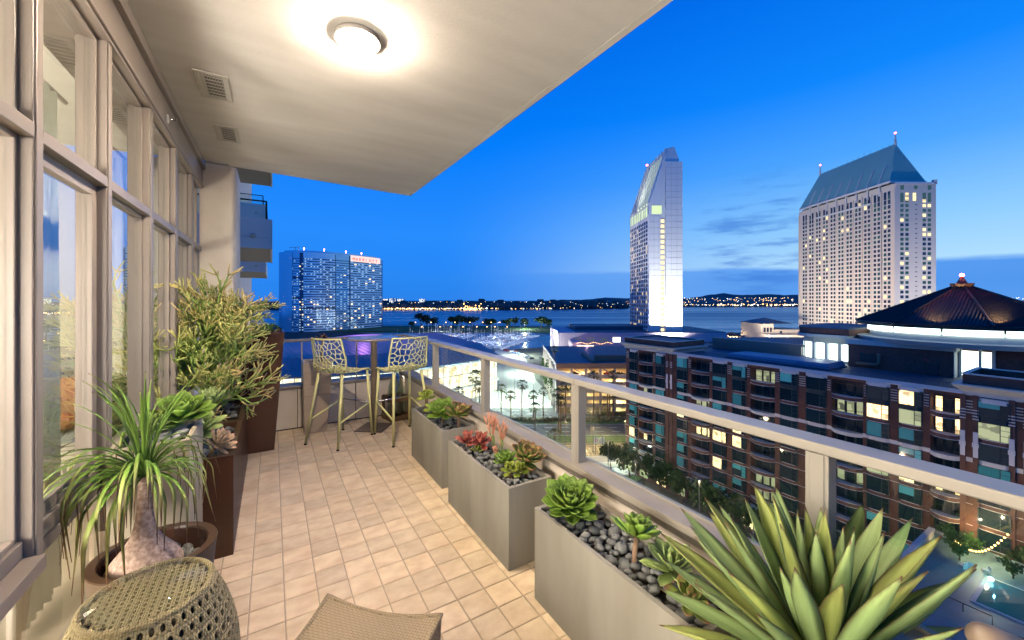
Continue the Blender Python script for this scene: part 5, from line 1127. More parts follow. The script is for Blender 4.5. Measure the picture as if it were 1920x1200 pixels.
for f in range(nfl+1):
    z0 = f*fh3
    for (s0, s1, m_) in ((0, .20, M_mir2), (.205, .285, M_mir2), (.325, .62, M_mir), (.625, .735, M_mir2), (.745, 1, M_mir)):
        k = max(2, int((s1-s0)*24)); top = f == nfl
        ring = [arc(s0+(s1-s0)*i/k, .15+.02*math.sin(f*2.1+i)) for i in range(k+1)]; h_ = 9.0 if top else fh3*(.62 if m_ is M_mir else .72)
        if s0 == 0: h_ = fh3*.98 if not top else 9
        if not top and s0 >= .2 and crnd.random() < .04: continue
        b = MB(); b.loft([[(x, y, z0) for x, y in ring], [(x, y, z0+h_) for x, y in ring]], False, False, closed=False); b.build('glass_band', m_, t3)
    for i in range(34):
        s = (i+.5)/34
        if f == nfl: continue
        q = crnd.random(); pr = .075 if f < 12 else .04
        x, y = arc(s, .0); x2, y2 = arc(s+.015, .0)
        if q < pr: hw_.add([(x, y, z0+fh3*.62), (x2, y2, z0+fh3*.62), (x2, y2, z0+fh3), (x, y, z0+fh3)], [(0, 1, 2, 3)])
        elif q < pr+.34: hp_.add([(x, y, z0+fh3*.66), (x2, y2, z0+fh3*.66), (x2, y2, z0+fh3*.98), (x, y, z0+fh3*.98)], [(0, 1, 2, 3)])
hw_.build('lit_windows', E_hw, t3, kind='stuff'); hp_.build('pale_windows', E_hp, t3, kind='stuff')
x0, y0 = arc(.745, .8); x1, y1 = arc(.99, .8)
b = MB(); b.loft([[arc(.75+.24*i/8, .9)+(HT-9,) for i in range(9)], [arc(.75+.24*i/8, .9)+(HT+.5,) for i in range(9)]], False, False, closed=False); b.build('sign_panel', emat('sign_white', (1, .72, .70), 1.15), t3)
E_sred = emat('sign_red_letters', (1, .03, .03), 1.0)
for k, ch in enumerate('MARRIOTT'):
    cu_ = bpy.data.curves.new('sign_letter', 'FONT'); cu_.body = ch; cu_.size = 6.4; cu_.extrude = .2; cu_.materials.append(E_sred); o_ = bpy.data.objects.new('sign_letter_text', cu_); COL.objects.link(o_); bpy.context.view_layer.update(); me_ = bpy.data.meshes.new_from_object(o_.evaluated_get(bpy.context.evaluated_depsgraph_get())); bpy.data.objects.remove(o_); o = bpy.data.objects.new('sign_letter', me_); COL.objects.link(o); o.parent = t3
    x, y = arc(.765+.215*k/8, 1.3); xn, yn = arc(.80+.215*k/8, 1.3); o.location = (x, y, HT-7.2); o.rotation_euler = (R(90), 0, math.atan2(yn-y, xn-x))
for s in (.30, .50, .69, .82): x, y = arc(s, -8); b = MB(); b.tube([(x, y, HT), (x, y, HT+5)], .2, 5); b.ball((x, y, HT+6), 1.0); b.build('beacon_light', emat('beacon_pink', (1, .35, .55), 16) if 'beacon_pink' not in MATS else MATS['beacon_pink'], t3)
x, y = arc(.2, -8); b = MB(); b.tube([(x-9, y, HT+7), (x+6, y, HT+8)], .4, 5); b.tube([(x, y, HT), (x, y, HT+8)], .5, 5); b.tube([(x+4, y, HT), (x+4, y, HT+8)], .4, 5); b.build('roof_crane', M_paleblue, t3)

# ---------------------------------------------------------------- convention hall with curved lit glass front
hall = cthing('glass_hall', 'large convention hall with curved lit glass front and dark blue sloping roof', 'convention hall', 0, 0)
FP = [(-104, 150), (-88, 151.5), (-72, 155), (-57, 161.5), (-43, 169), (-31, 178), (-21, 188), (-13, 198), (-8, 208)]
M_hroof = mat('hall_roof', (.20, .25, .30), .4, metal=.2, col2=(.17, .22, .27), nscale=.06); M_hfr = mat('hall_mullion', (.40, .40, .38), .5)
ZT = -28.0-GZ
def hp_mat():
    m = emat('hall_glow', (1, .95, .80), 1.6); n, l = m.node_tree.nodes, m.node_tree.links; e = [x for x in n if x.type == 'EMISSION'][0]
    t = n.new('ShaderNodeTexCoord'); v = n.new('ShaderNodeTexNoise'); v.inputs['Scale'].default_value = .35; v.inputs['Detail'].default_value = 5; l.new(t.outputs['Object'], v.inputs[0]); r = n.new('ShaderNodeValToRGB'); r.color_ramp.elements[0].position = .35; r.color_ramp.elements[0].color = (.60, .42, .22, 1); r.color_ramp.elements[1].position = .55; r.color_ramp.elements[1].color = (1, .92, .72, 1); l.new(v.outputs[0], r.inputs[0]); l.new(r.outputs[0], e.inputs[0]); e.inputs[1].default_value = 2.6; return m
M_glow = hp_mat(); MATS['hall_glow'] = M_glow
rows = [(0, 5.6), (6.5, 12.0), (12.3, ZT-.4)]
for i in range(len(FP)-1):
    a, c = Vector((*FP[i], 0)), Vector((*FP[i+1], 0)); n = 4; nv = Vector(((c-a).y, -(c-a).x, 0)).normalized()
    for k in range(n):
        p, q = a+(c-a)*k/n, a+(c-a)*(k+1)/n; e_ = (q-p)*.04
        for z0, z1 in rows: b = MB(); b.quad(p+e_+Vector((0, 0, z0)), q-e_+Vector((0, 0, z0)), q-e_+Vector((0, 0, z1)), p+e_+Vector((0, 0, z1))); b.build('pane', M_glow, hall, world=False)
        b = MB(); b.tube([p+nv*.1, p+nv*.1+Vector((0, 0, ZT))], .13, 4); b.build('mullion', M_hfr, hall)
    b = MB(); b.loft([[a+nv*.0+Vector((0, 0, 5.6)), a+nv*1.6+Vector((0, 0, 5.6)), a+nv*1.6+Vector((0, 0, 6.4)), a+Vector((0, 0, 6.4))], [c+Vector((0, 0, 5.6)), c+nv*1.6+Vector((0, 0, 5.6)), c+nv*1.6+Vector((0, 0, 6.4)), c+Vector((0, 0, 6.4))]]); b.build('ledge', M_hfr, hall)
    # sloping roof sheets above the front
    bk = Vector((-.62, .80, 0)).normalized(); a2, c2 = a+bk*16+Vector((0, 0, ZT+5)), c+bk*16+Vector((0, 0, ZT+5)); a3, c3 = a+bk*70+Vector((0, 0, ZT+7.5)), c+bk*70+Vector((0, 0, ZT+7.5)); a1, c1 = a+nv*2+Vector((0, 0, ZT)), c+nv*2+Vector((0, 0, ZT))
    b = MB(); b.loft([[a1, a2, a3], [c1, c2, c3]], False, False, closed=False); b.loft([[a1-Vector((0, 0, .8)), a1], [c1-Vector((0, 0, .8)), c1]], False, False, closed=False); b.build('roof_sheet', M_hroof, hall)
    b = MB()
    for k in range(6):
        f = k/6; b.tube([a1+(c1-a1)*f+Vector((0, 0, .1)), a2+(c2-a2)*f+Vector((0, 0, .1)), a3+(c3-a3)*f+Vector((0, 0, .1))], .12, 3)
    b.build('roof_seams', M_hfr if i > 4 else M_hroof, hall, kind='stuff')
b = MB(); b.box(-190, -104, 150, 250, 0, 14); b.box(-120, -60, 235, 300, 0, 17); b.build('rear_block', M_hroof, hall)
b = MB(); b.quad((-96.2, 149.0, 5), (-92.5, 149.4, 5), (-92.5, 149.4, 9.2), (-96.2, 149.0, 9.2)); b.build('side_window', emat('hall_side_window', (1, .86, .60), 3), hall)
lamp('hall_roof_purple', 'SPOT', P(-92, 176, GZ+46), 12000, (.5, .16, 1), 1.5, target=P(-88, 200, GZ+20), spot=R(110), blend=.8)
lamp('hall_roof_blue', 'SPOT', P(-40, 200, GZ+50), 5000, (.25, .5, 1), 1.5, target=P(-52, 205, GZ+20), spot=R(110), blend=.9)
dome = cthing('purple_dome', 'low purple lit domed roof showing behind the bar table', 'domed roof', (690-960)/FPX*235, 235)
b = MB(); b.lathe([(33, 10), (33, 20), (30, 22.5), (20, 25), (8, 26.2), (.1, 26.5)], 32, sy=.6); b.build('roof', mat('dome_white', (.6, .55, .65), .6), dome, True)
b = MB()
for k in range(40): a = R(200+k*3.5); octa(b, (33.2*math.cos(a), 19.9*math.sin(a), 19.2), .28, 0)
b.build('rim_lights', emat('rim_pink', (1, .3, .45), 8), dome, kind='stuff')
lamp('dome_purple', 'POINT', P((690-960)/FPX*235, 228, GZ+40), 13000, (.75, .25, 1), 1)

# ---------------------------------------------------------------- car park with warm lit decks
M_cpk = mat('car_park_concrete', (.42, .36, .32), .8, col2=(.38, .32, .28), nscale=.1); E_cp = emat('car_park_light', (1, .70, .30), 7)
DC = 164.; RC = (1045-960)/FPX*DC
ck = cthing('car_park', 'multi storey car park with warm glowing open decks', 'car park', RC, DC); WC = 48; HC = CAMZ+(561-683)/FPX*DC-GZ
M_cpi = mat('car_park_inside', (.62, .50, .34), .8)
levels = [0, 3.3, 6.3, 9.3, 12.3, 15.3]
for z in levels[1:]+[HC-.6]:
    b = MB(); b.box(0, WC, .2, 60, z-.35, z); b.build('deck', M_cpi, ck)
for k, z in enumerate(levels[1:]):
    for j in range(4):
        x0 = j*12; b = MB(); b.box(x0+.02, x0+11.98, -.15, .2, z-.6, z+.95); b.build('spandrel', M_cpk, ck)
for j in range(9):
    x = j*6-.5; b = MB(); b.box(x, x+.9, -.05, .7, 0, HC); b.build('pier', M_cpk, ck)
b = MB(); b.box(-.4, WC, -.25, .25, HC-1.7, HC+.4); b.build('parapet', mat('car_park_brick', (.26, .15, .09), .8), ck)
b = MB(); b.box(-.6, -.02, -.2, 68, 0, HC+.3); b.build('side_wall', M_cpk, ck)
for k in range(7): b = MB(); b.box(-1.3, -.6, 4+k*9, 6+k*9, 0, HC-1); b.build('fin', M_cpk, ck)
b = MB(); b.box(0, WC, 22, 22.3, 0, HC-.6); b.build('inner_wall', M_cpi, ck)
b = MB()
for z in levels[1:]+[HC-.6]:
    for x in range(3, 46, 6):
        for y in (3, 10): b.box(x, x+1.6, y, y+.3, z-.50, z-.37)
b.build('strip_lights', E_cp, ck, kind='stuff')
for z in levels[1:]+[HC-.6]: lamp('car_park_light', 'POINT', P(RC+10, DC+6, GZ+z-1.0), 9500, (1, .70, .32), .3); lamp('car_park_light', 'POINT', P(RC+27, DC+6, GZ+z-1.0), 5200, (1, .70, .32), .4)
for j in (1, 2, 3): b = MB(); b.tube([(j*6+1, 0, HC-1.7), (j*6+4.4, 0, 15.3+1)], .22, 4); b.build('raking_beam', M_cpk, ck)
b = MB(); b.box(-.4, WC+20, .3, 64, HC-.55, HC-.05); b.build('roof_deck', mat('roof_membrane', (.055, .085, .115), .6), ck)
b = MB(); b.box(17, 60, 8, 9, HC, HC+2.6); b.box(15, 17, 4, 30, HC, HC+.8); b.build('rooftop_wall', MATS['car_park_brick'], ck)
b = MB()
for k in range(90):
    z = levels[crnd.choice((1, 2, 3, 4))]; b.ball((17+crnd.random()*30, -.5, z+.7), crnd.uniform(.3, .8), 6, 4, sz=.6, jit=.3)
b.build('balcony_planting', M_hedge, ck, kind='stuff')
for k, (x, y, c, lab) in enumerate(((3.6, 3.5, 'silver', 'silver car at the left of the top lit car park deck'), (7.6, 4, 'black', 'dark car beside the silver one on the top lit car park deck'), (15.5, 3.5, 'blue', 'blue car alone in the second bay of the top car park deck'), (27, 3.6, 'black', 'dark car in the third bay of the top car park deck'), (22.5, 4, 'red', 'car behind the raking beam on the top car park deck'))):
    car(P(RC+x, DC+y, GZ+15.3), -YAW+.25, CC[c], lab, 'cars on the car park deck')
hg = cthing('entrance_hedge', 'dark trimmed hedge in front of the car park entrance', 'hedge', RC+18, 161)
b = MB()
for k in range(60): b.ball((k*.55, crnd.uniform(-.5, .5), .9), crnd.uniform(.6, 1.0), 6, 4, sz=1.2, jit=.25)
b.build('hedge_body', M_hedge, hg, kind='stuff')
# lavender block behind the car park
M_lav = mat('lavender_wall', (.52, .40, .46), .8, col2=(.48, .37, .43), nscale=.1)
lv = cthing('lavender_block', 'pale pinkish block with flat dark roof behind the car park', 'building', (1048-960)/FPX*262, 262); hl = CAMZ+(561-624)/FPX*262-GZ
b = MB(); b.box(0, 112, 0, 60, 0, hl); b.build('wall', M_lav, lv); b = MB(); b.box(12, 112, 2, 58, hl, hl+.4); b.box(14, 70, 20, 50, hl+.4, hl+3); b.build('roof', MATS['roof_membrane'], lv)
for k in range(5): b = MB(); b.box(10+k*8.6, 15+k*8.6, -.12, .1, hl-6.2, hl-3); b.build('window', M_cpi if k != 3 else E_win, lv)
b = MB(); b.box(6.5, 12, -16, .05, hl-11.5, hl-4.6); b.build('terrace_wall', M_lav, lv)
bar = cthing('rooftop_bar', 'bright lit rooftop bar with string lights above the car park', 'bar', (1082-960)/FPX*236, 236, GZ+CAMZ+(561-656)/FPX*236-GZ)
b = MB(); b.box(0, 10, 0, .4, -1.2, 2.6); b.build('counter', emat('bar_glow', (1, .78, .52), 4), bar); b = MB(); b.box(10, 20, .5, 1, -1.5, 2.2); b.build('screen', M_dark, bar); b = MB(); b.box(-1, 22, -.5, 6, -3.5, -1.2); b.build('terrace', M_cpk, bar)
b = MB()
for k in range(24): octa(b, (k*.9, -.3, 4.0+.5*math.sin(k*.7)), .22)
b.build('string_lights', E_warm, bar, kind='stuff')
lamp('bar_light', 'POINT', P((1100-960)/FPX*232, 232, -25), 3000, (1, .55, .7), .5)

# ---------------------------------------------------------------- waterfront village and the cream building
M_cream = mat('cream_wall', (.55, .46, .36), .8, col2=(.5, .42, .33), nscale=.1)
vg = cthing('cream_building', 'cream flat walled building with dark hipped roof left of the broad tower', 'building', (1428-960)/FPX*330, 330)
hv = zz(607, 330); k1 = (1502-1428)/FPX*330
b = MB(); b.box(0, 10, 0, 30, 0, hv); b.box(10, k1+6, .5, 30, 0, hv-5); b.box(-2, k1+12, -14, -.5, 0, zz(625, 330)); b.build('wall', M_cream, vg)
b = MB(); b.add([(-1, -1, hv), (26, -1, hv), (26, 31, hv), (-1, 31, hv), (12, 15, hv+4.5)], [(0, 1, 4), (1, 2, 4), (2, 3, 4), (3, 0, 4), (3, 2, 1, 0)]); b.build('roof', MATS['roof_membrane'], vg)
for x in (1.6, 4.2, 6.8): b = MB(); b.box(x, x+1.8, -.1, .1, hv-7, hv-3.2); b.build('window', M_win, vg)
b = MB(); b.box(15.5, 17.5, .4, .6, hv-9, hv-6); b.build('window', M_win, vg); b = MB(); b.box(0, 4.5, -14.1, -13.9, hv-18, hv-13); b.build('doorway', M_dark, vg)
for x in (12, 22): lamp('wall_light', 'POINT', P((1428-960)/FPX*330+x, 314.5, GZ+zz(632, 330)), 1600, (1, .75, .40), .4)
E_vil = emat('village_light', (1, .76, .42), 12)
for k in range(11):
    u = 1318+k*11.5; d = 352+crnd.uniform(-22, 26); w = crnd.uniform(5, 9); h = zz(640, 352)+crnd.uniform(-1.5, 4)
    t = cthing('village_house', 'small lit waterfront shop house with pitched roof, number %s from the white tower' % 'one two three four five six seven eight nine ten eleven'.split()[k], 'house', (u-960)/FPX*d, d, GZ, 'lit waterfront village houses')
    b = MB(); b.box(-w/2, w/2, 0, 9, 0, h); b.build('wall', M_cream, t)
    b = MB(); b.add([(-w/2-.6, -.6, h), (w/2+.6, -.6, h), (w/2+.6, 9.6, h), (-w/2-.6, 9.6, h), (-w*.2, 4.5, h+3), (w*.2, 4.5, h+3)], [(0, 1, 5, 4), (1, 2, 5), (2, 3, 4, 5), (3, 0, 4), (3, 2, 1, 0)]); b.build('roof', mat('village_roof', (.10, .06, .045), .8) if 'village_roof' not in MATS else MATS['village_roof'], t)
    for q in range(3): b = MB(); x = -w/2+w*(q+.5)/3; b.box(x-.7, x+.7, -.12, .05, h-2.6, h-.9); b.build('window', E_vil, t)
    if k % 2: lamp('village_lamp', 'POINT', P((u-960)/FPX*d, d-7, GZ+h-1), 2600, (1, .74, .42), .5)
b = MB()
for k in range(110): u = crnd.uniform(1300, 1442); d = crnd.uniform(300, 345); octa(b, ((u-960)/FPX*d, d, zz(640, 352)+GZ-crnd.uniform(0, 5)), crnd.uniform(.18, .42), crnd.choice((0, 0, 1)))
croot_mesh(b, 'village_lights', [E_warm, E_white], kind='stuff')
b = MB()
for k in range(160): u = crnd.uniform(1282, 1430); d = crnd.uniform(300, 380); b.ball(((u-960)/FPX*d, d, GZ+zz(645, 352)-crnd.uniform(0, 4)), crnd.uniform(1.2, 2.8), 6, 4, sz=.8, jit=.3)
croot_mesh(b, 'village_shrubbery', M_hedge, kind='stuff')
pk2 = cthing('pier_deck', 'long low dark roofed deck between the brick building and the waterfront village', 'building', (1280-960)/FPX*240, 240); b = MB(); b.box(0, 120, 0, 55, 0, zz(650, 240)); b.build('block', M_cpk, pk2); b = MB(); b.box(-.3, 120.3, -.3, 55.3, zz(650, 240), zz(650, 240)+.5); b.build('roof', MATS['roof_membrane'], pk2)

for k, (a, c) in enumerate(docks):
    for f in (.25, .7):
        q = Vector((*a, 0))+(Vector((*c, 0))-Vector((*a, 0)))*f; u = 960+q.x/q.y*FPX
        lamp_post(u, q.y, 7, E_lampw, .4, 'added white dock lamp %s on the %s' % (('near the shore end', 'near the outer end')[f > .5], ('dock nearest the glass hall', 'second dock from the glass hall', 'third dock towards the park', 'wide pale dock')[k]), 'added white dock lamps', watts=12000, col=(.8, .9, 1))  # dock lamps added to brighten the moored boats

b = MB()
for k in range(150):
    a, c = docks[crnd.randrange(4)]; f = crnd.random(); octa(b, (a[0]+(c[0]-a[0])*f+crnd.uniform(-9, 9), a[1]+(c[1]-a[1])*f, GZ+crnd.uniform(1, 3.4)), crnd.uniform(.16, .34), crnd.choice((0, 1, 1, 2)))
croot_mesh(b, 'marina_lights', [E_warm, E_white, E_cool], kind='stuff')
# ================================================================ brick condominium across the street (its front runs parallel to the balcony)
X0c = 86.0
def yat(u): a = (u-960)/FPX; return X0c*(CN-SN*a)/(SN+CN*a)
M_brick = mat('red_brick', (.165, .075, .05), .85, col2=(.115, .05, .034), nscale=.9, detail=8, bump=.3, bscale=6)
M_stone = mat('cast_stone', (.66, .61, .52), .8, col2=(.60, .55, .47), nscale=.5)
M_trim = mat('stone_trim', (.70, .64, .57), .7)
M_wfr = mat('window_frame_dark', (.012, .03, .035), .45)
M_roofm = MATS['roof_membrane']
def pane_mat(name, col, rough, es=0., var=.35, ecol=None, sc=.5, stripes=False):
    m = mat(name, col, rough, spec=.7, rand=var); n, l = m.node_tree.nodes, m.node_tree.links; b = n['Principled BSDF']
    if es:
        t = n.new('ShaderNodeTexCoord'); oi = n.new('ShaderNodeObjectInfo'); ad = n.new('ShaderNodeVectorMath'); ad.operation = 'ADD'; l.new(t.outputs['Object'], ad.inputs[0]); sc_ = n.new('ShaderNodeVectorMath'); sc_.operation = 'SCALE'; sc_.inputs[0].default_value = (31, 17, 9); l.new(oi.outputs['Random'], sc_.inputs['Scale']); l.new(sc_.outputs[0], ad.inputs[1])
        v = n.new('ShaderNodeTexVoronoi'); v.inputs['Scale'].default_value = sc; v.distance = 'CHEBYCHEV'; l.new(ad.outputs[0], v.inputs[0]); r = n.new('ShaderNodeValToRGB'); r.color_ramp.elements[0].color = (*[c*.12 for c in ecol], 1); r.color_ramp.elements[1].color = (*ecol, 1); r.color_ramp.elements[0].position = .12; r.color_ramp.elements[1].position = .45; l.new(v.outputs['Color'], r.inputs[0])
        l.new(r.outputs[0], b.inputs['Emission Color']); b.inputs['Emission Strength'].default_value = es
    return m
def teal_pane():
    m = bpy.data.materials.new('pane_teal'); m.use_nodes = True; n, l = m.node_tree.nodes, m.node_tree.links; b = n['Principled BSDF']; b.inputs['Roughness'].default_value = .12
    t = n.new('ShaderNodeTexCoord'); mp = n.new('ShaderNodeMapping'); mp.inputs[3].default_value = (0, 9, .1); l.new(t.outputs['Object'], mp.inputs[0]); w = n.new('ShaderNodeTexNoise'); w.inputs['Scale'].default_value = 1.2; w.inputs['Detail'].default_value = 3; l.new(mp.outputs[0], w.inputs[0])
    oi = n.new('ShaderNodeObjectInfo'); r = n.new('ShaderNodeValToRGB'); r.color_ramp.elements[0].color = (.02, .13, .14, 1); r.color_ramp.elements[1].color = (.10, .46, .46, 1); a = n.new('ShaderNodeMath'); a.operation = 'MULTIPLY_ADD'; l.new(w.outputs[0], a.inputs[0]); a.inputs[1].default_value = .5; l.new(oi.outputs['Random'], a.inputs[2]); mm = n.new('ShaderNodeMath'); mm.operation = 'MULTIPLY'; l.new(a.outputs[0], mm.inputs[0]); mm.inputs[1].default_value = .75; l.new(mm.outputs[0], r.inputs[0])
    l.new(r.outputs[0], b.inputs['Base Color']); l.new(r.outputs[0], b.inputs['Emission Color']); b.inputs['Emission Strength'].default_value = .12; MATS['pane_teal'] = m; return m  # teal colour and emission stand in for sky reflected on the blinds
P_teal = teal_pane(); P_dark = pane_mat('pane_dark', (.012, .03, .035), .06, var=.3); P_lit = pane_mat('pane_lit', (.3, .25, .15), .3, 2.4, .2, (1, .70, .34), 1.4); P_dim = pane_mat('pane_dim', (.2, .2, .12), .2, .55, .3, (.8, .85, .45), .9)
cd_ = thing('brick_condominium', 'long red brick condominium with wavy stone bands, balconies and teal windows', 'apartment building', (X0c, 45, GZ))
def cb_(m, name, material, **k): return m.build(name, material, cd_, world=True, **k)
ZTOP = -12.2; F = [ZTOP-.55-3.04*k for k in range(12)]      # F[k] = head of floor k
bays = []
def add(kind, u0, u1, pav=0): bays.append((kind, yat(u1), yat(u0), pav))
for a in (('W', 1181, 1196, 1), ('B', 1198, 1224, 1), ('W', 1230, 1247, 1), ('W', 1270, 1290), ('B', 1296, 1330), ('W', 1337, 1363), ('W', 1374, 1400), ('B', 1407, 1453), ('W', 1463, 1497), ('W', 1512, 1550), ('B', 1559, 1618), ('W', 1625, 1668), ('W', 1685, 1730), ('B', 1744, 1804), ('W', 1833, 1897, 2)): add(*a)
bays += [('B', 4.6, 8.4, 0), ('W', .4, 3.6, 0)]
# solid backing and piers
m = MB(); m.box(X0c+2.0, X0c+20, -6, 78.5, GZ, ZTOP); cb_(m, 'core', M_brick)
ys = sorted([(b[1], b[2]) for b in bays]); edges_ = []
prev = -6
for y0, y1 in ys:
    edges_.append((prev, y0)); prev = y1
edges_.append((prev, 79.0))
for y0, y1 in edges_:
    m = MB(); m.box(X0c, X0c+2.0, y0, y1, GZ, ZTOP); cb_(m, 'pier', M_brick)
    if y1-y0 < 3.2:
        m = MB()
        for q in range(5): z = ZTOP-1.0-q*.42; m.box(X0c-.05, X0c, y0+.12, y1-.12, z, z+.13)
        cb_(m, 'stone_course', M_stone)
for u in (1256, 1818, 1912):                                # quoined piers beside the corner pavilions
    y = yat(u); w = .55 if u < 1300 else .5
    for s in (-.62, .62):
        m = MB(); m.box(X0c-.28, X0c-.02, y+s-.28, y+s+.28, GZ, ZTOP); cb_(m, 'pilaster', M_brick)
        m = MB(); m.box(X0c-.42, X0c-.28, y+s-.24, y+s+.24, F[2]-2.2, F[2]+1.4); m.box(X0c-.50, X0c-.42, y+s-.32, y+s+.32, F[2]-.75, F[2]-.1); cb_(m, 'stone_bracket', M_trim)
        m = MB()
        for q in range(4): m.box(X0c-.36, X0c-.28, y+s-.3, y+s+.3, ZTOP-2.2-q*.42, ZTOP-2.06-q*.42)
        cb_(m, 'stone_course', M_trim)
def plan(kind, y0, y1, out):
    w = y1-y0
    if kind == 'W': return [(X0c, y0), (X0c-out*.8, y0+w*.16), (X0c-out, y0+w*.5), (X0c-out*.8, y1-w*.16), (X0c, y1)]
    return [(X0c, y0), (X0c-out*.72, y0+w*.18), (X0c-out, y0+w*.36), (X0c-out, y0+w*.64), (X0c-out*.72, y1-w*.18), (X0c, y1)]
def band(kind, y0, y1, out, z0, z1, name, m_):
    p = plan(kind, y0, y1, out); m = MB(); m.loft([[(x, y, z0) for x, y in p]+[(X0c+.3, y1, z0), (X0c+.3, y0, z0)], [(x, y, z1) for x, y in p]+[(X0c+.3, y1, z1), (X0c+.3, y0, z1)]]); return cb_(m, name, m_)
lit_rnd = random.Random(5)
LIT = {(5, 4): 0, (12, 0): 1, (13, 0): 1, (13, 1): 1, (11, 1): 1, (6, 5): 1, (12, 4): 1, (13, 4): 1, (13, 7): 1, (11, 8): 1, (10, 1): 2, (4, 5): 1, (0, 7): 1, (1, 7): 1, (6, 4): 1, (12, 1): 2, (11, 7): 0, (14, 10): 1, (11, 10): 1, (8, 4): 0, (11, 4): 2, (14, 3): 0}
for bi, (kind, y0, y1, pav) in enumerate(bays):
    w = y1-y0
    for k in range(11):
        zt = F[k]; zb = zt-3.04
        if zb < GZ+.3: continue
        stone = k == 2
        if kind == 'W':
            out = .42; p = plan('W', y0, y1, out)
            q = lit_rnd.random(); lk = LIT.get((bi, k)); pm = {0: P_teal, 1: P_lit, 2: P_dim}[lk] if lk is not None else (P_teal if q < .40 else P_dim if q < .44 else P_lit if q < .475 else P_dark)
            tall = k == 0
            band('W', y0, y1, out+(.06 if stone else 0), zb, zb+.62, 'spandrel', M_stone if stone else (M_wfr if tall else M_brick))
            if not stone and not tall:
                for z in (zb+.0, zb+.58): band('W', y0-.02, y1+.02, out+.06, z, z+.07, 'stone_line', M_trim)
            # window : frame, wide pane, narrow side panes with glazing bars
            xs = X0c-out+.10; m = MB(); zA, zB = zb+.63, zt-.02
            for a, c in ((y0+.02, y0+.10), (y0+w*.30, y0+w*.30+.08), (y1-.12, y1-.02)): m.box(xs-.06, xs+.3, a, c, zA, zB)
            m.box(xs-.05, xs+.3, y0+.1, y1-.12, zA, zA+.07); m.box(xs-.05, xs+.3, y0+.1, y1-.12, zB-.09, zB)
            for z in (.36, .68): m.box(xs-.04, xs+.02, y0+.1, y0+w*.30, zA+(zB-zA)*z, zA+(zB-zA)*z+.05)
            wn_ = cb_(m, 'window', M_wfr)
            bl = zA+.07+(zB-zA-.16)*(lit_rnd.choice((0, 0, .25, .45, .6)) if pm is P_teal else 0)
            m = MB(); m.box(xs, xs+.03, y0+w*.30+.08, y1-.12, bl, zB-.09); m.build('pane', pm, wn_)
            if bl > zA+.08: m = MB(); m.box(xs+.012, xs+.04, y0+w*.30+.08, y1-.12, zA+.07, bl-.02); m.build('pane', P_dark, wn_)
            m = MB(); m.box(xs, xs+.03, y0+.1, y0+w*.30, zA+.07, zB-.09); o = m.build('side_pane', P_dark if lit_rnd.random() < .6 or pm is P_dark else pm, wn_)
            m = MB(); m.box(xs+.31, xs+.36, y0, y1, zb, zt); cb_(m, 'back_panel', M_wfr)
        else:
            out = 1.05
            # recess with glazed doors, curved balcony front with railing
            m = MB(); m.box(X0c+1.75, X0c+1.99, y0, y1, zb, zt); cb_(m, 'recess_wall', M_wfr)
            band('B', y0, y1, out+(.05 if stone else 0), zb-.20, zb+.42, 'balcony_front', M_stone if stone else M_brick)
            if not stone:
                for z in (zb-.24, zb+.40): band('B', y0-.02, y1+.02, out+.06, z, z+.07, 'stone_line', M_trim)
            q = lit_rnd.random(); lk = LIT.get((bi, k)); pm = {0: P_teal, 1: P_lit, 2: P_dim}[lk] if lk is not None else (P_dark if q < .90 else P_dim)
            for j in range(3):
                a, c = y0+w*(.06+.31*j), y0+w*(.06+.31*j)+w*.26; m = MB(); m.box(X0c+1.66, X0c+1.74, a, c, zb+.1, zt-.5); d_ = cb_(m, 'door', M_wfr)
                m = MB(); m.box(X0c+1.62, X0c+1.66, a+.08, c-.08, zb+.2, zt-.6); m.build('pane', pm if j != 1 or lit_rnd.random() < .6 else P_dark, d_)
            pl_ = plan('B', y0, y1, out-.08); m = MB()
            m.tube([(x, y, zb+1.15) for x, y in pl_], .035, 4); 
            for a, c in zip(pl_[:-1], pl_[1:]):
                for f in range(5): x, y = a[0]+(c[0]-a[0])*f/5, a[1]+(c[1]-a[1])*f/5; m.box(x-.015, x+.015, y-.015, y+.015, zb+.42, zb+1.15)
            cb_(m, 'balcony_rail', M_wfr)
    if kind == 'W' and pav == 0: band('W', y0-.1, y1+.1, .62, F[0]-.12, ZTOP-.02, 'bay_cap', M_trim)
    if kind == 'W' and pav: band('W', y0-.05, y1+.05, .50, F[0]-.35, ZTOP-.25, 'bay_cap', M_trim)
    if kind == 'B':
        m = MB()
        for q in range(3): m.box(X0c-.04, X0c, y0-.3, y1+.3, ZTOP-.55-q*.30, ZTOP-.47-q*.30)
        m.box(X0c, X0c+2, y0, y1, F[0], ZTOP); cb_(m, 'lintel', M_brick)
# piers' thin stone lines between bays follow the floors
m = MB()
for y0, y1 in edges_:
    if y1-y0 < 3.2:
        for k in range(3, 11): z = F[k]-.02; m.box(X0c-.05, X0c, y0-.02, y1+.02, z, z+.06)
        m.box(X0c-.07, X0c, y0-.02, y1+.02, F[2]-3.04, F[2]-2.42)
cb_(m, 'pier_stone_lines', M_trim, kind='stuff')
m = MB(); m.box(X0c-.35, X0c+.1, 15.0, 64.2, ZTOP, ZTOP+.28); m.box(X0c-.2, X0c+.1, 15.0, 64.2, ZTOP+.28, ZTOP+.55); cb_(m, 'cornice', M_trim)
m = MB(); m.box(X0c+.1, X0c+40, 10, 66, ZTOP-.3, ZTOP+.02); cb_(m, 'roof_deck', M_roofm)
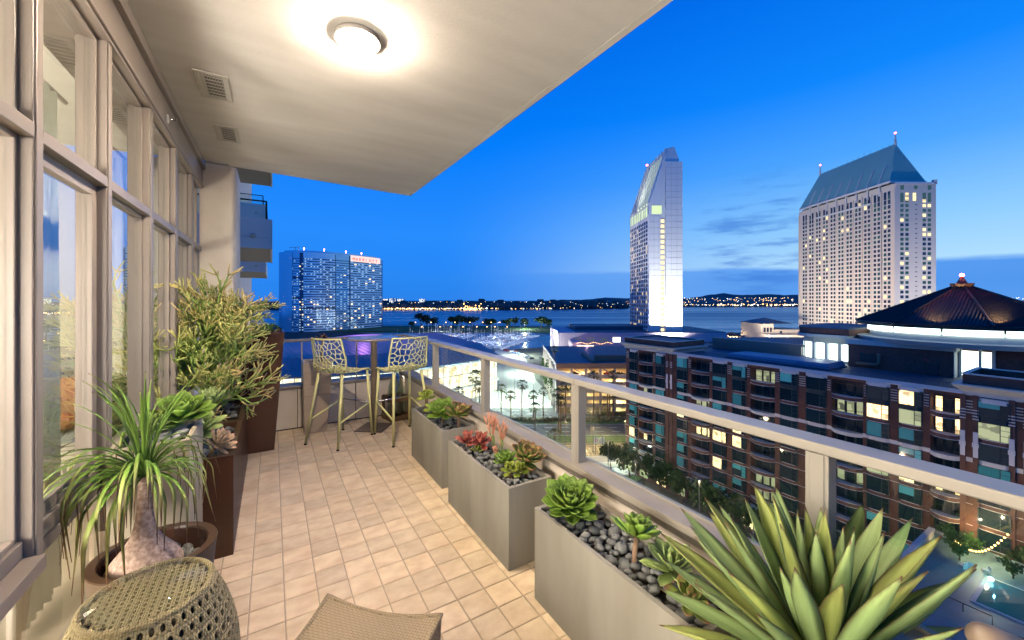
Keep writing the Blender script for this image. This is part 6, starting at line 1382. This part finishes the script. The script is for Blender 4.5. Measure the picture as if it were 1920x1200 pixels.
# corner pavilions with heavier cornices and raised roofs
for (ya, yb, lab) in ((63.6, 79.4, 'far'), (8.9, 15.0, 'near')):
    xb_ = X0c+13 if lab == 'far' else X0c+9
    m = MB(); m.loft([[(X0c-.15, ya, ZTOP-.1), (xb_, ya, ZTOP-.1), (xb_, yb, ZTOP-.1), (X0c-.15, yb, ZTOP-.1)], [(X0c-.25, ya-.1, ZTOP+.5), (xb_, ya-.1, ZTOP+.5), (xb_, yb+.1, ZTOP+.5), (X0c-.25, yb+.1, ZTOP+.5)], [(X0c-1.05, ya-.9, ZTOP+1.25), (xb_+.5, ya-.9, ZTOP+1.25), (xb_+.5, yb+.9, ZTOP+1.25), (X0c-1.05, yb+.9, ZTOP+1.25)], [(X0c-1.1, ya-.95, ZTOP+1.5), (xb_+.5, ya-.95, ZTOP+1.5), (xb_+.5, yb+.95, ZTOP+1.5), (X0c-1.1, yb+.95, ZTOP+1.5)]]); cb_(m, 'pavilion_cornice', M_stone)
    m = MB(); z0, z1 = ZTOP+1.5, ZTOP+2.9; m.box(X0c-.2, xb_, ya, ya+.3, z0, z1); m.box(X0c-.2, xb_, yb-.3, yb, z0, z1); m.box(X0c-.2, X0c+.1, ya+.3, yb-.3, z0, z1); m.box(xb_-.3, xb_, ya+.3, yb-.3, z0, z1); cb_(m, 'parapet', M_brick)
    m = MB(); 
    for bx_ in ((X0c-.32, xb_+.1, ya-.12, ya+.4), (X0c-.32, xb_+.1, yb-.4, yb+.12), (X0c-.32, X0c+.2, ya+.4, yb-.4), (xb_-.4, xb_+.1, ya+.4, yb-.4)): m.box(*bx_, z1, z1+.16)
    cb_(m, 'parapet_coping', M_stone)
    m = MB(); m.box(X0c+.1, xb_-.3, ya+.3, yb-.3, z1-1.0 if lab == 'near' else z1-.35, z1-.9 if lab == 'near' else z1-.25); cb_(m, 'pavilion_roof', M_roofm)
# roof edge railing
m = MB(); 
for k in range(250): y = 15.4+k*.194; m.box(X0c+1.0, X0c+1.03, y, y+.03, ZTOP+.02, ZTOP+1.25)
cb_(m, 'railing_bars', M_wfr, kind='stuff')
for z in (.25, 1.22): m = MB(); m.box(X0c+.99, X0c+1.04, 15.2, 63.8, ZTOP+z, ZTOP+z+.05); cb_(m, 'railing_rail', M_wfr)
m = MB()
for k in range(160): y = 26+k*.25; m.box(X0c+19, X0c+19.03, y, y+.03, ZTOP+.02, ZTOP+2.2)
cb_(m, 'railing_bars', M_wfr, kind='stuff')
m = MB(); m.box(X0c+20.5, X0c+21, 44, 66, ZTOP, ZTOP+2.6); m.box(X0c+20.2, X0c+21.3, 25, 66, ZTOP+2.6, ZTOP+3.0); cb_(m, 'pergola', M_capface)
# penthouse storey with white lit windows
M_pent = mat('penthouse_stone', (.50, .51, .48), .8); E_pent = emat('penthouse_window', (.86, 1, .90), 3.6); M_brickd = mat('dark_brick', (.17, .075, .055), .85, col2=(.12, .05, .04), nscale=2, detail=8)
def pbox(x0, x1, y0, y1, z0, z1, name, m_): m = MB(); m.box(x0, x1, y0, y1, z0, z1); return cb_(m, name, m_)
pts_ = [(X0c+26, 45.5), (X0c+20.5, 43.5), (X0c+19, 41), (X0c+18.6, 33.6)]
m = MB(); m.prism([(x, y) for x, y in pts_]+[(X0c+40, 33.6), (X0c+40, 45.5)], ZTOP, ZTOP+5.3); cb_(m, 'penthouse_wall', M_pent)
for (ax, ay), (bx2, by) in zip(pts_[:-1], pts_[1:]):
    L = math.hypot(ax-bx2, ay-by); n = max(1, int(L/2.0)); nx, ny = -(ay-by)/L, (ax-bx2)/L
    if nx > 0: nx, ny = -nx, -ny
    for k in range(n):
        f0, f1 = (k+.14)/n, (k+.86)/n; a = Vector((ax+(bx2-ax)*f0+nx*.06, ay+(by-ay)*f0+ny*.06, 0)); c = Vector((ax+(bx2-ax)*f1+nx*.06, ay+(by-ay)*f1+ny*.06, 0))
        m = MB(); m.quad(a+Vector((0, 0, ZTOP+.5)), c+Vector((0, 0, ZTOP+.5)), c+Vector((0, 0, ZTOP+4.0)), a+Vector((0, 0, ZTOP+4.0))); cb_(m, 'penthouse_window', E_pent)
        m = MB(); m.box(a.x+nx*.12-.09, a.x+nx*.12+.09, a.y-.25, a.y-.12, ZTOP+.3, ZTOP+4.2); cb_(m, 'penthouse_mullion', M_pent)
m = MB(); pr_ = [(x-1.6, y+.6) for x, y in pts_]; m.prism(pr_+[(X0c+40, 33), (X0c+40, 46)], ZTOP+5.3, ZTOP+6.0); cb_(m, 'penthouse_fascia', M_pent)
m = MB(); m.prism([(x-1.2, y+.4) for x, y in pts_]+[(X0c+40, 33.4), (X0c+40, 45.6)], ZTOP+6.0, ZTOP+7.3); cb_(m, 'penthouse_parapet', M_brickd)
m = MB(); m.prism([(x-1.3, y+.5) for x, y in pts_]+[(X0c+40, 33.3), (X0c+40, 45.7)], ZTOP+7.3, ZTOP+7.5); cb_(m, 'penthouse_roof', M_roofm)
pbox(X0c+15.4, X0c+24, 18.7, 33.5, ZTOP+.02, ZTOP+4.6, 'plant_room', M_brickd); pbox(X0c+15.1, X0c+24, 18.4, 33.8, ZTOP+4.6, ZTOP+5.5, 'plant_room_fascia', M_pent); pbox(X0c+15.2, X0c+24, 18.65, 18.72, ZTOP+.02, ZTOP+4.6, 'end_wall', M_pent)
pbox(X0c+15.25, X0c+15.4, 22.0, 22.5, ZTOP+2.6, ZTOP+2.9, 'red_sign', mat('roof_red_sign', (.5, .06, .05), .6)); pbox(X0c+15.3, X0c+15.41, 20.6, 22, ZTOP+.05, ZTOP+2.3, 'door', M_wfr); pbox(X0c+15.3, X0c+15.41, 29.2, 31.6, ZTOP+1.2, ZTOP+3.0, 'louvre', M_wfr)
m = MB(); m.tube([(X0c+14.7, 32.0, ZTOP+.9), (X0c+14.7, 28.9, ZTOP+.9), (X0c+14.7, 28.5, ZTOP+1.3), (X0c+14.7, 28.5, ZTOP+3.2)], .28, 8); cb_(m, 'duct', MATS['car_park_brick'], smooth=True)
for (ya, yb) in ((14.9, 16.0), (16.35, 18.3), (8.6, 10.6)):
    pbox(X0c+18.0, X0c+18.1, ya, yb, ZTOP+.4, ZTOP+4.7, 'penthouse_window', E_pent)
pbox(X0c+18.1, X0c+24, 6, 18.6, ZTOP+.02, ZTOP+5.5, 'penthouse_wall', M_brickd)
for y in (14.6, 16.1, 18.4, 8.3, 10.9): pbox(X0c+17.5, X0c+18.1, y-.16, y+.16, ZTOP+.02, ZTOP+5.2, 'penthouse_pier', M_pent)
# rotunda with tiled cone, lit cove and beacon
RCX, RCY = X0c+28, 20.0; NG = 8
def ring8(r, z, off=.5): return [(RCX+r*math.cos(2*math.pi*(k+off)/NG), RCY+r*math.sin(2*math.pi*(k+off)/NG), z) for k in range(NG)]
def ringn(r, z, n=48): return [(RCX+r*math.cos(2*math.pi*k/n), RCY+r*math.sin(2*math.pi*k/n), z) for k in range(n)]
ZE = -3.0
m = MB(); m.loft([ringn(13.2, ZTOP+5.5), ringn(13.2, ZE-1.2)]); cb_(m, 'drum', M_pent)
m = MB(); m.loft([ringn(15.0, ZTOP+5.4), ringn(15.6, ZTOP+6.2), ringn(15.2, ZTOP+6.3)]); cb_(m, 'drum_canopy', M_pent)
NB = 12
for k in range(NB):
    a0, a1 = 2*math.pi*(k+.02)/NB, 2*math.pi*(k+.98)/NB; m = MB(); m.loft([[(RCX+13.6*math.cos(a0+(a1-a0)*j/5), RCY+13.6*math.sin(a0+(a1-a0)*j/5), z) for j in range(6)] for z in (ZE-1.75, ZE-.65)], False, False, closed=False); cb_(m, 'cove_light', emat('cove_glow', (.82, 1, .98), 3.8) if 'cove_glow' not in MATS else MATS['cove_glow'])
m = MB(); m.loft([ringn(15.4, ZE-.6), ringn(15.6, ZE+.1)]); cb_(m, 'eave', M_wfr)
M_rt = mat('clay_roof_tile', (.026, .018, .016), .5, col2=(.018, .013, .012), nscale=1.2)
APX = Vector((RCX, RCY, 4.4))
r8 = [Vector(p) for p in ring8(15.4, ZE+.05)]; r8t = [Vector(p) for p in ring8(1.0, 4.0)]
for k in range(NG):
    a, c = r8[k], r8[(k+1) % NG]; at2, ct2 = r8t[k], r8t[(k+1) % NG]
    m = MB(); m.quad(a, c, ct2, at2); cb_(m, 'roof_facet', M_rt)
    mid_ = (a+c)/2; nrm = (c-a).cross(at2-a).normalized(); nrm = nrm if nrm.z > 0 else -nrm
    m = MB(); n = 26
    for j in range(1, n):
        f = j/n; p = a+(c-a)*f; edge = 1-2*abs(f-.5); top_ = mid_+(APX-mid_)*1.0; sdir = ((at2+ct2)/2-mid_); L = min(.985, edge*1.02+.02); q = p+sdir*L
        if (p-Vector((RCX, RCY, p.z))).dot(Vector((-1, .2, 0))) > -9: m.tube([p+nrm*.03, q+nrm*.03], .15, 5, cap=False)
    if m.v: cb_(m, 'tile_rows', M_rt, kind='stuff')
    m = MB(); m.tube([a+nrm*.1, at2+nrm*.1], .2, 6); cb_(m, 'hip_ridge', M_rt)
m = MB(); m.loft([ring8(1.5, 3.95), ring8(1.7, 4.6), ring8(1.2, 4.65)]); m.loft([ring8(.8, 4.65), ring8(.15, 6.0)]); cb_(m, 'lantern_cap', mat('cap_copper', (.14, .06, .035), .5))
m = MB(); m.ball((RCX, RCY, 6.2), .33, 10, 7); cb_(m, 'beacon', emat('beacon_red', (1, .06, .05), 60))
lamp('beacon_light', 'POINT', (RCX-1.2, RCY-.3, 6.4), 14, (1, .08, .05), .3)
for u, v in ((1722, 592), (1862, 600)):
    p = at(u, v, 66); s_ = Vector((RCX, RCY, 0))-Vector((p.x, p.y, 0)); s_.normalize(); b0 = Vector((RCX, RCY, ZE+.5))-s_*15.2
    t = thing('roof_uplight', 'warm uplight on the %s of the tiled cone roof' % ('left facet' if u < 1800 else 'right front facet'), 'uplight', b0, 0, 'uplights on the cone roof'); m = MB(); m.lathe([(.001, 0), (.14, 0), (.18, .25), (.12, .27)], 10); m.build('housing', M_wfr, t, True)
    m = MB(); m.lathe([(.001, .262), (.115, .262)], 10, cap0=False, cap1=False); m.build('lens', E_lamp, t)
    lamp('roof_uplight_lamp', 'SPOT', b0+Vector((0, 0, .7))-s_*.2, 7000, (1, .72, .32), .1, target=b0+s_*4+Vector((0, 0, 1.9)), spot=R(84), blend=.9)
# loose things on the roof
tp_ = thing('roof_cover', 'low flat blue covered skylight box on the brick building roof', 'roof box', (X0c+9, 43, ZTOP)); m = MB(); m.loft([[(-4, -10, .02), (4, -10, .02), (4, 10, .02), (-4, 10, .02)], [(-3.6, -9.6, 1.3), (3.6, -9.6, 1.3), (3.6, 9.6, 1.1), (-3.6, 9.6, 1.1)]]); m.build('cover', mat('tarp_blue', (.12, .22, .32), .5, col2=(.10, .18, .28), nscale=.6, bump=.3, bscale=2), tp_); m = MB(); m.box(-4.1, 4.1, -10.1, 10.1, 0, .3); m.build('kerb', M_roofm, tp_)
t = thing('roof_table', 'white garden table with chairs before the lit penthouse windows', 'table', (X0c+15.4, 37.5, ZTOP+.02)); m = MB(); m.box(-.5, .5, -1, 1, .72, .76); m.build('table_top', M_white, t)
for x in (-.4, .4):
    for y in (-.9, .9): m = MB(); m.box(x-.03, x+.03, y-.03, y+.03, 0, .72); m.build('leg', M_white, t)
for k in range(3):
    t = thing('roof_chair', 'white garden chair at the roof table, %s from the table end' % ('first', 'second', 'third')[k], 'chair', (X0c+14.6, 36.6+k*.9, ZTOP+.02), 0, 'white chairs on the penthouse terrace'); m = MB(); m.box(-.25, .25, -.25, .25, .42, .46); m.build('seat', M_white, t); m = MB(); m.box(-.27, -.23, -.25, .25, .46, .95); m.build('backrest', M_white, t)
    for x in (-.22, .22):
        for y in (-.22, .22): m = MB(); m.box(x-.02, x+.02, y-.02, y+.02, 0, .42); m.build('leg', M_white, t)
lamp('terrace_light', 'POINT', (X0c+14, 38, ZTOP+3.4), 260, (.85, 1, .9), .4)
# courtyard, podium and street level in front
M_deck = mat('pool_deck', (.16, .26, .27), .5, col2=(.13, .22, .23), nscale=.8); ZD = -33.4
b = MB(); b.box(58, X0c-1.2, -8, 17.6, GZ, ZD); o = b.build('courtyard_deck', M_deck, kind='structure')
tw_ = thing('courtyard_wall', 'grey blue parapet wall at the edge of the lit courtyard below', 'parapet', (72, 17.6, ZD)); b = MB(); b.box(-14, 11.5, -.2, .25, 0, 1.0); b.build('wall', M_stone, tw_); b = MB(); b.box(-14.2, 11.5, -.3, .35, 1.0, 1.12); b.build('coping', M_trim, tw_)
pl_ = thing('swimming_pool', 'small glowing turquoise pool in the courtyard below the brick building', 'pool', (75, 9.5, ZD)); b = MB(); b.box(-6, 2, -5, 2.0, .01, .10); b.build('coping', M_stone, pl_); b = MB(); b.box(-5.6, 1.6, -4.6, 1.6, .10, .14); b.build('pool_surface', mat('pool_water', (.015, .08, .11), .08, emit=(.05, .6, .75), es=.06), pl_)
ul = thing('pool_light', 'bright cyan underwater light glaring at the pool edge', 'pool light', (75.6, 10.9, ZD+.5)); b = MB(); b.ball((0, 0, 0), .26, 10, 7); b.build('lens', emat('cyan_lens', (.45, .95, 1), 14), ul); lamp('pool_lamp', 'POINT', (75.3, 10.6, ZD+1.6), 260, (.25, .85, 1), .05)
st = thing('string_light', 'curved string of warm bulbs over the courtyard plants', 'string light', (81, 12, ZD+3))
pth = [Vector((-1.5+2.6*t, 2.6-4.2*t, -.9+2.2*t-1.8*math.sin(math.pi*t))) for t in [k/17 for k in range(18)]]
b = MB(); b.tube(pth, .03, 4); b.build('cable', M_dark, st); 
for p in pth: b = MB(); b.ball(p-Vector((0, 0, .1)), .13, 6, 5); b.build('bulb', E_warm, st)
lamp('string_glow', 'POINT', (80.6, 12, ZD+3.2), 1300, (1, .75, .40), .05); lamp('terrace_glow', 'POINT', (83.6, 13.6, ZD+3.0), 600, (1, .70, .35), .05)
cfr = [crown(80+k, 260, 1.5, 1.2, 6, .28, M_fol2) for k in range(2)]
for k, (x, y, s, lab) in enumerate(((80.5, 14.6, 1.2, 'leafy bush left of the string lights'), (82.5, 13.8, 1.0, 'bush against the brick wall by the string lights'), (78.6, 14.0, .9, 'low bush at the courtyard wall corner'), (82.5, 8.8, 1.3, 'dark bush right of the string lights'), (79.2, 9.6, .8, 'small bush between pool light and string lights'))):
    t = thing('courtyard_bush', lab, 'bush', (x, y, ZD), 0, 'courtyard bushes'); inst('stem', trunk_mesh, t, TRS((0, 0, 0), None, .18)); inst('crown', cfr[k % 2], t, TRS((0, 0, 1.5*s), None, s))
for k, (x, y) in enumerate(((77.6, 12.8), (76.8, 13.4), (78.0, 11.6))):
    t = thing('patio_chair', 'pale patio chair beside the pool light, %s from the wall' % ('second', 'nearest', 'farthest')[k], 'chair', (x, y, ZD), k, 'patio chairs'); b = MB(); b.box(-.35, .35, -.3, .3, .3, .38); b.build('seat', M_pale, t); b = MB(); b.box(-.35, -.28, -.3, .3, .38, .9); b.build('backrest', M_pale, t)
    for x_ in (-.3, .3): b = MB(); b.box(x_-.03, x_+.03, -.28, .28, 0, .3); b.build('leg', M_pale, t)
hr_ = thing('pool_handrail', 'thin dark handrail on the teal courtyard deck', 'handrail', (66, 11, ZD)); b = MB(); b.tube([(0, 2.6, 0), (0, 2.6, .95), (0, -1.6, .95), (0, -1.6, 0)], .05, 6); b.build('rail', M_dark, hr_); b = MB(); b.tube([(0, .5, 0), (0, .5, .95)], .04, 6); b.build('post', M_dark, hr_)
# podium ledges, gardens and trees at the foot of the brick building
pb = thing('podium_canopy', 'dark stone base and awnings along the foot of the brick building', 'podium', (X0c-1.4, 48, GZ)); b = MB(); b.box(-.8, 1.3, -30, 31, 0, 4.2); b.build('wall', M_brickd, pb); b = MB(); b.box(-1.3, 1.3, -30.2, 31.4, 4.2, 4.7); b.build('cornice', M_stone, pb)
for k in range(11): b = MB(); y = -27+k*5.4; b.box(-.86, -.7, y, y+2.6, .6, 3.4); b.build('shop_window', P_lit if k in (1, 4, 8) else P_dim, pb)
for k in range(12):
    y = 20+k*5.2; t = thing('street_tree', 'dark street tree at the foot of the brick building, number %s from the courtyard' % 'one two three four five six seven eight nine ten eleven twelve'.split()[k], 'tree', (X0c-6-crnd.random()*2, y, GZ), 0, 'street trees along the brick building'); inst('trunk', trunk_mesh, t, TRS((0, 0, 0), None, .55)); inst('crown', crowns[k % 4], t, TRS((0, 0, 6.0), Euler((0, 0, k)).to_quaternion(), (.36, .36, .55)))
b = MB(); b.box(60, X0c-4, 18, 95, GZ-.2, GZ+.02); o = b.build('alley_paving', M_asph, kind='structure')
pp_ = onz(1160, 886, GZ); b = MB(); b.box(pp_.x-7, pp_.x+8, pp_.y-6, pp_.y+4, GZ-.1, GZ+.10); o = b.build('lawn', M_lawn, kind='structure')
wl_ = thing('garden_wall', 'low pale wall beside the green lawn left of the brick building', 'wall', (pp_.x-3, pp_.y+5, GZ), -YAW); b = MB(); b.box(-8, 8, -.3, .3, 0, 1.6); b.build('wall', M_pale, wl_)
lamp('lawn_light', 'POINT', (pp_.x, pp_.y, GZ+5), 2600, (.9, 1, .8), .4)

for k, (x, y) in enumerate(((70, 22), (66, 34), (70, 46), (66, 58), (70, 70), (52, 30), (52, 60))):  # alley lamps added to throw warm light on the brick front
    t = thing('street_lamp', 'added tall warm lamp in the alley below the brick building, number %s from the courtyard' % 'one two three four five six seven'.split()[k], 'street lamp', (x, y, GZ), 0, 'added alley lamps')
    b = MB(); b.tube([(0, 0, 0), (0, 0, 13)], [.14, .08], 6); b.build('pole', M_lp, t); b = MB(); b.lathe([(.001, .12), (.5, 0), (.5, .06), (.1, .35)], 12, c=(0, 0, 13)); b.build('lantern_cap', M_lp, t)
    lamp('street_lamp_light', 'POINT', (x, y, GZ+12.7), 3800, (1, .74, .46), .28)
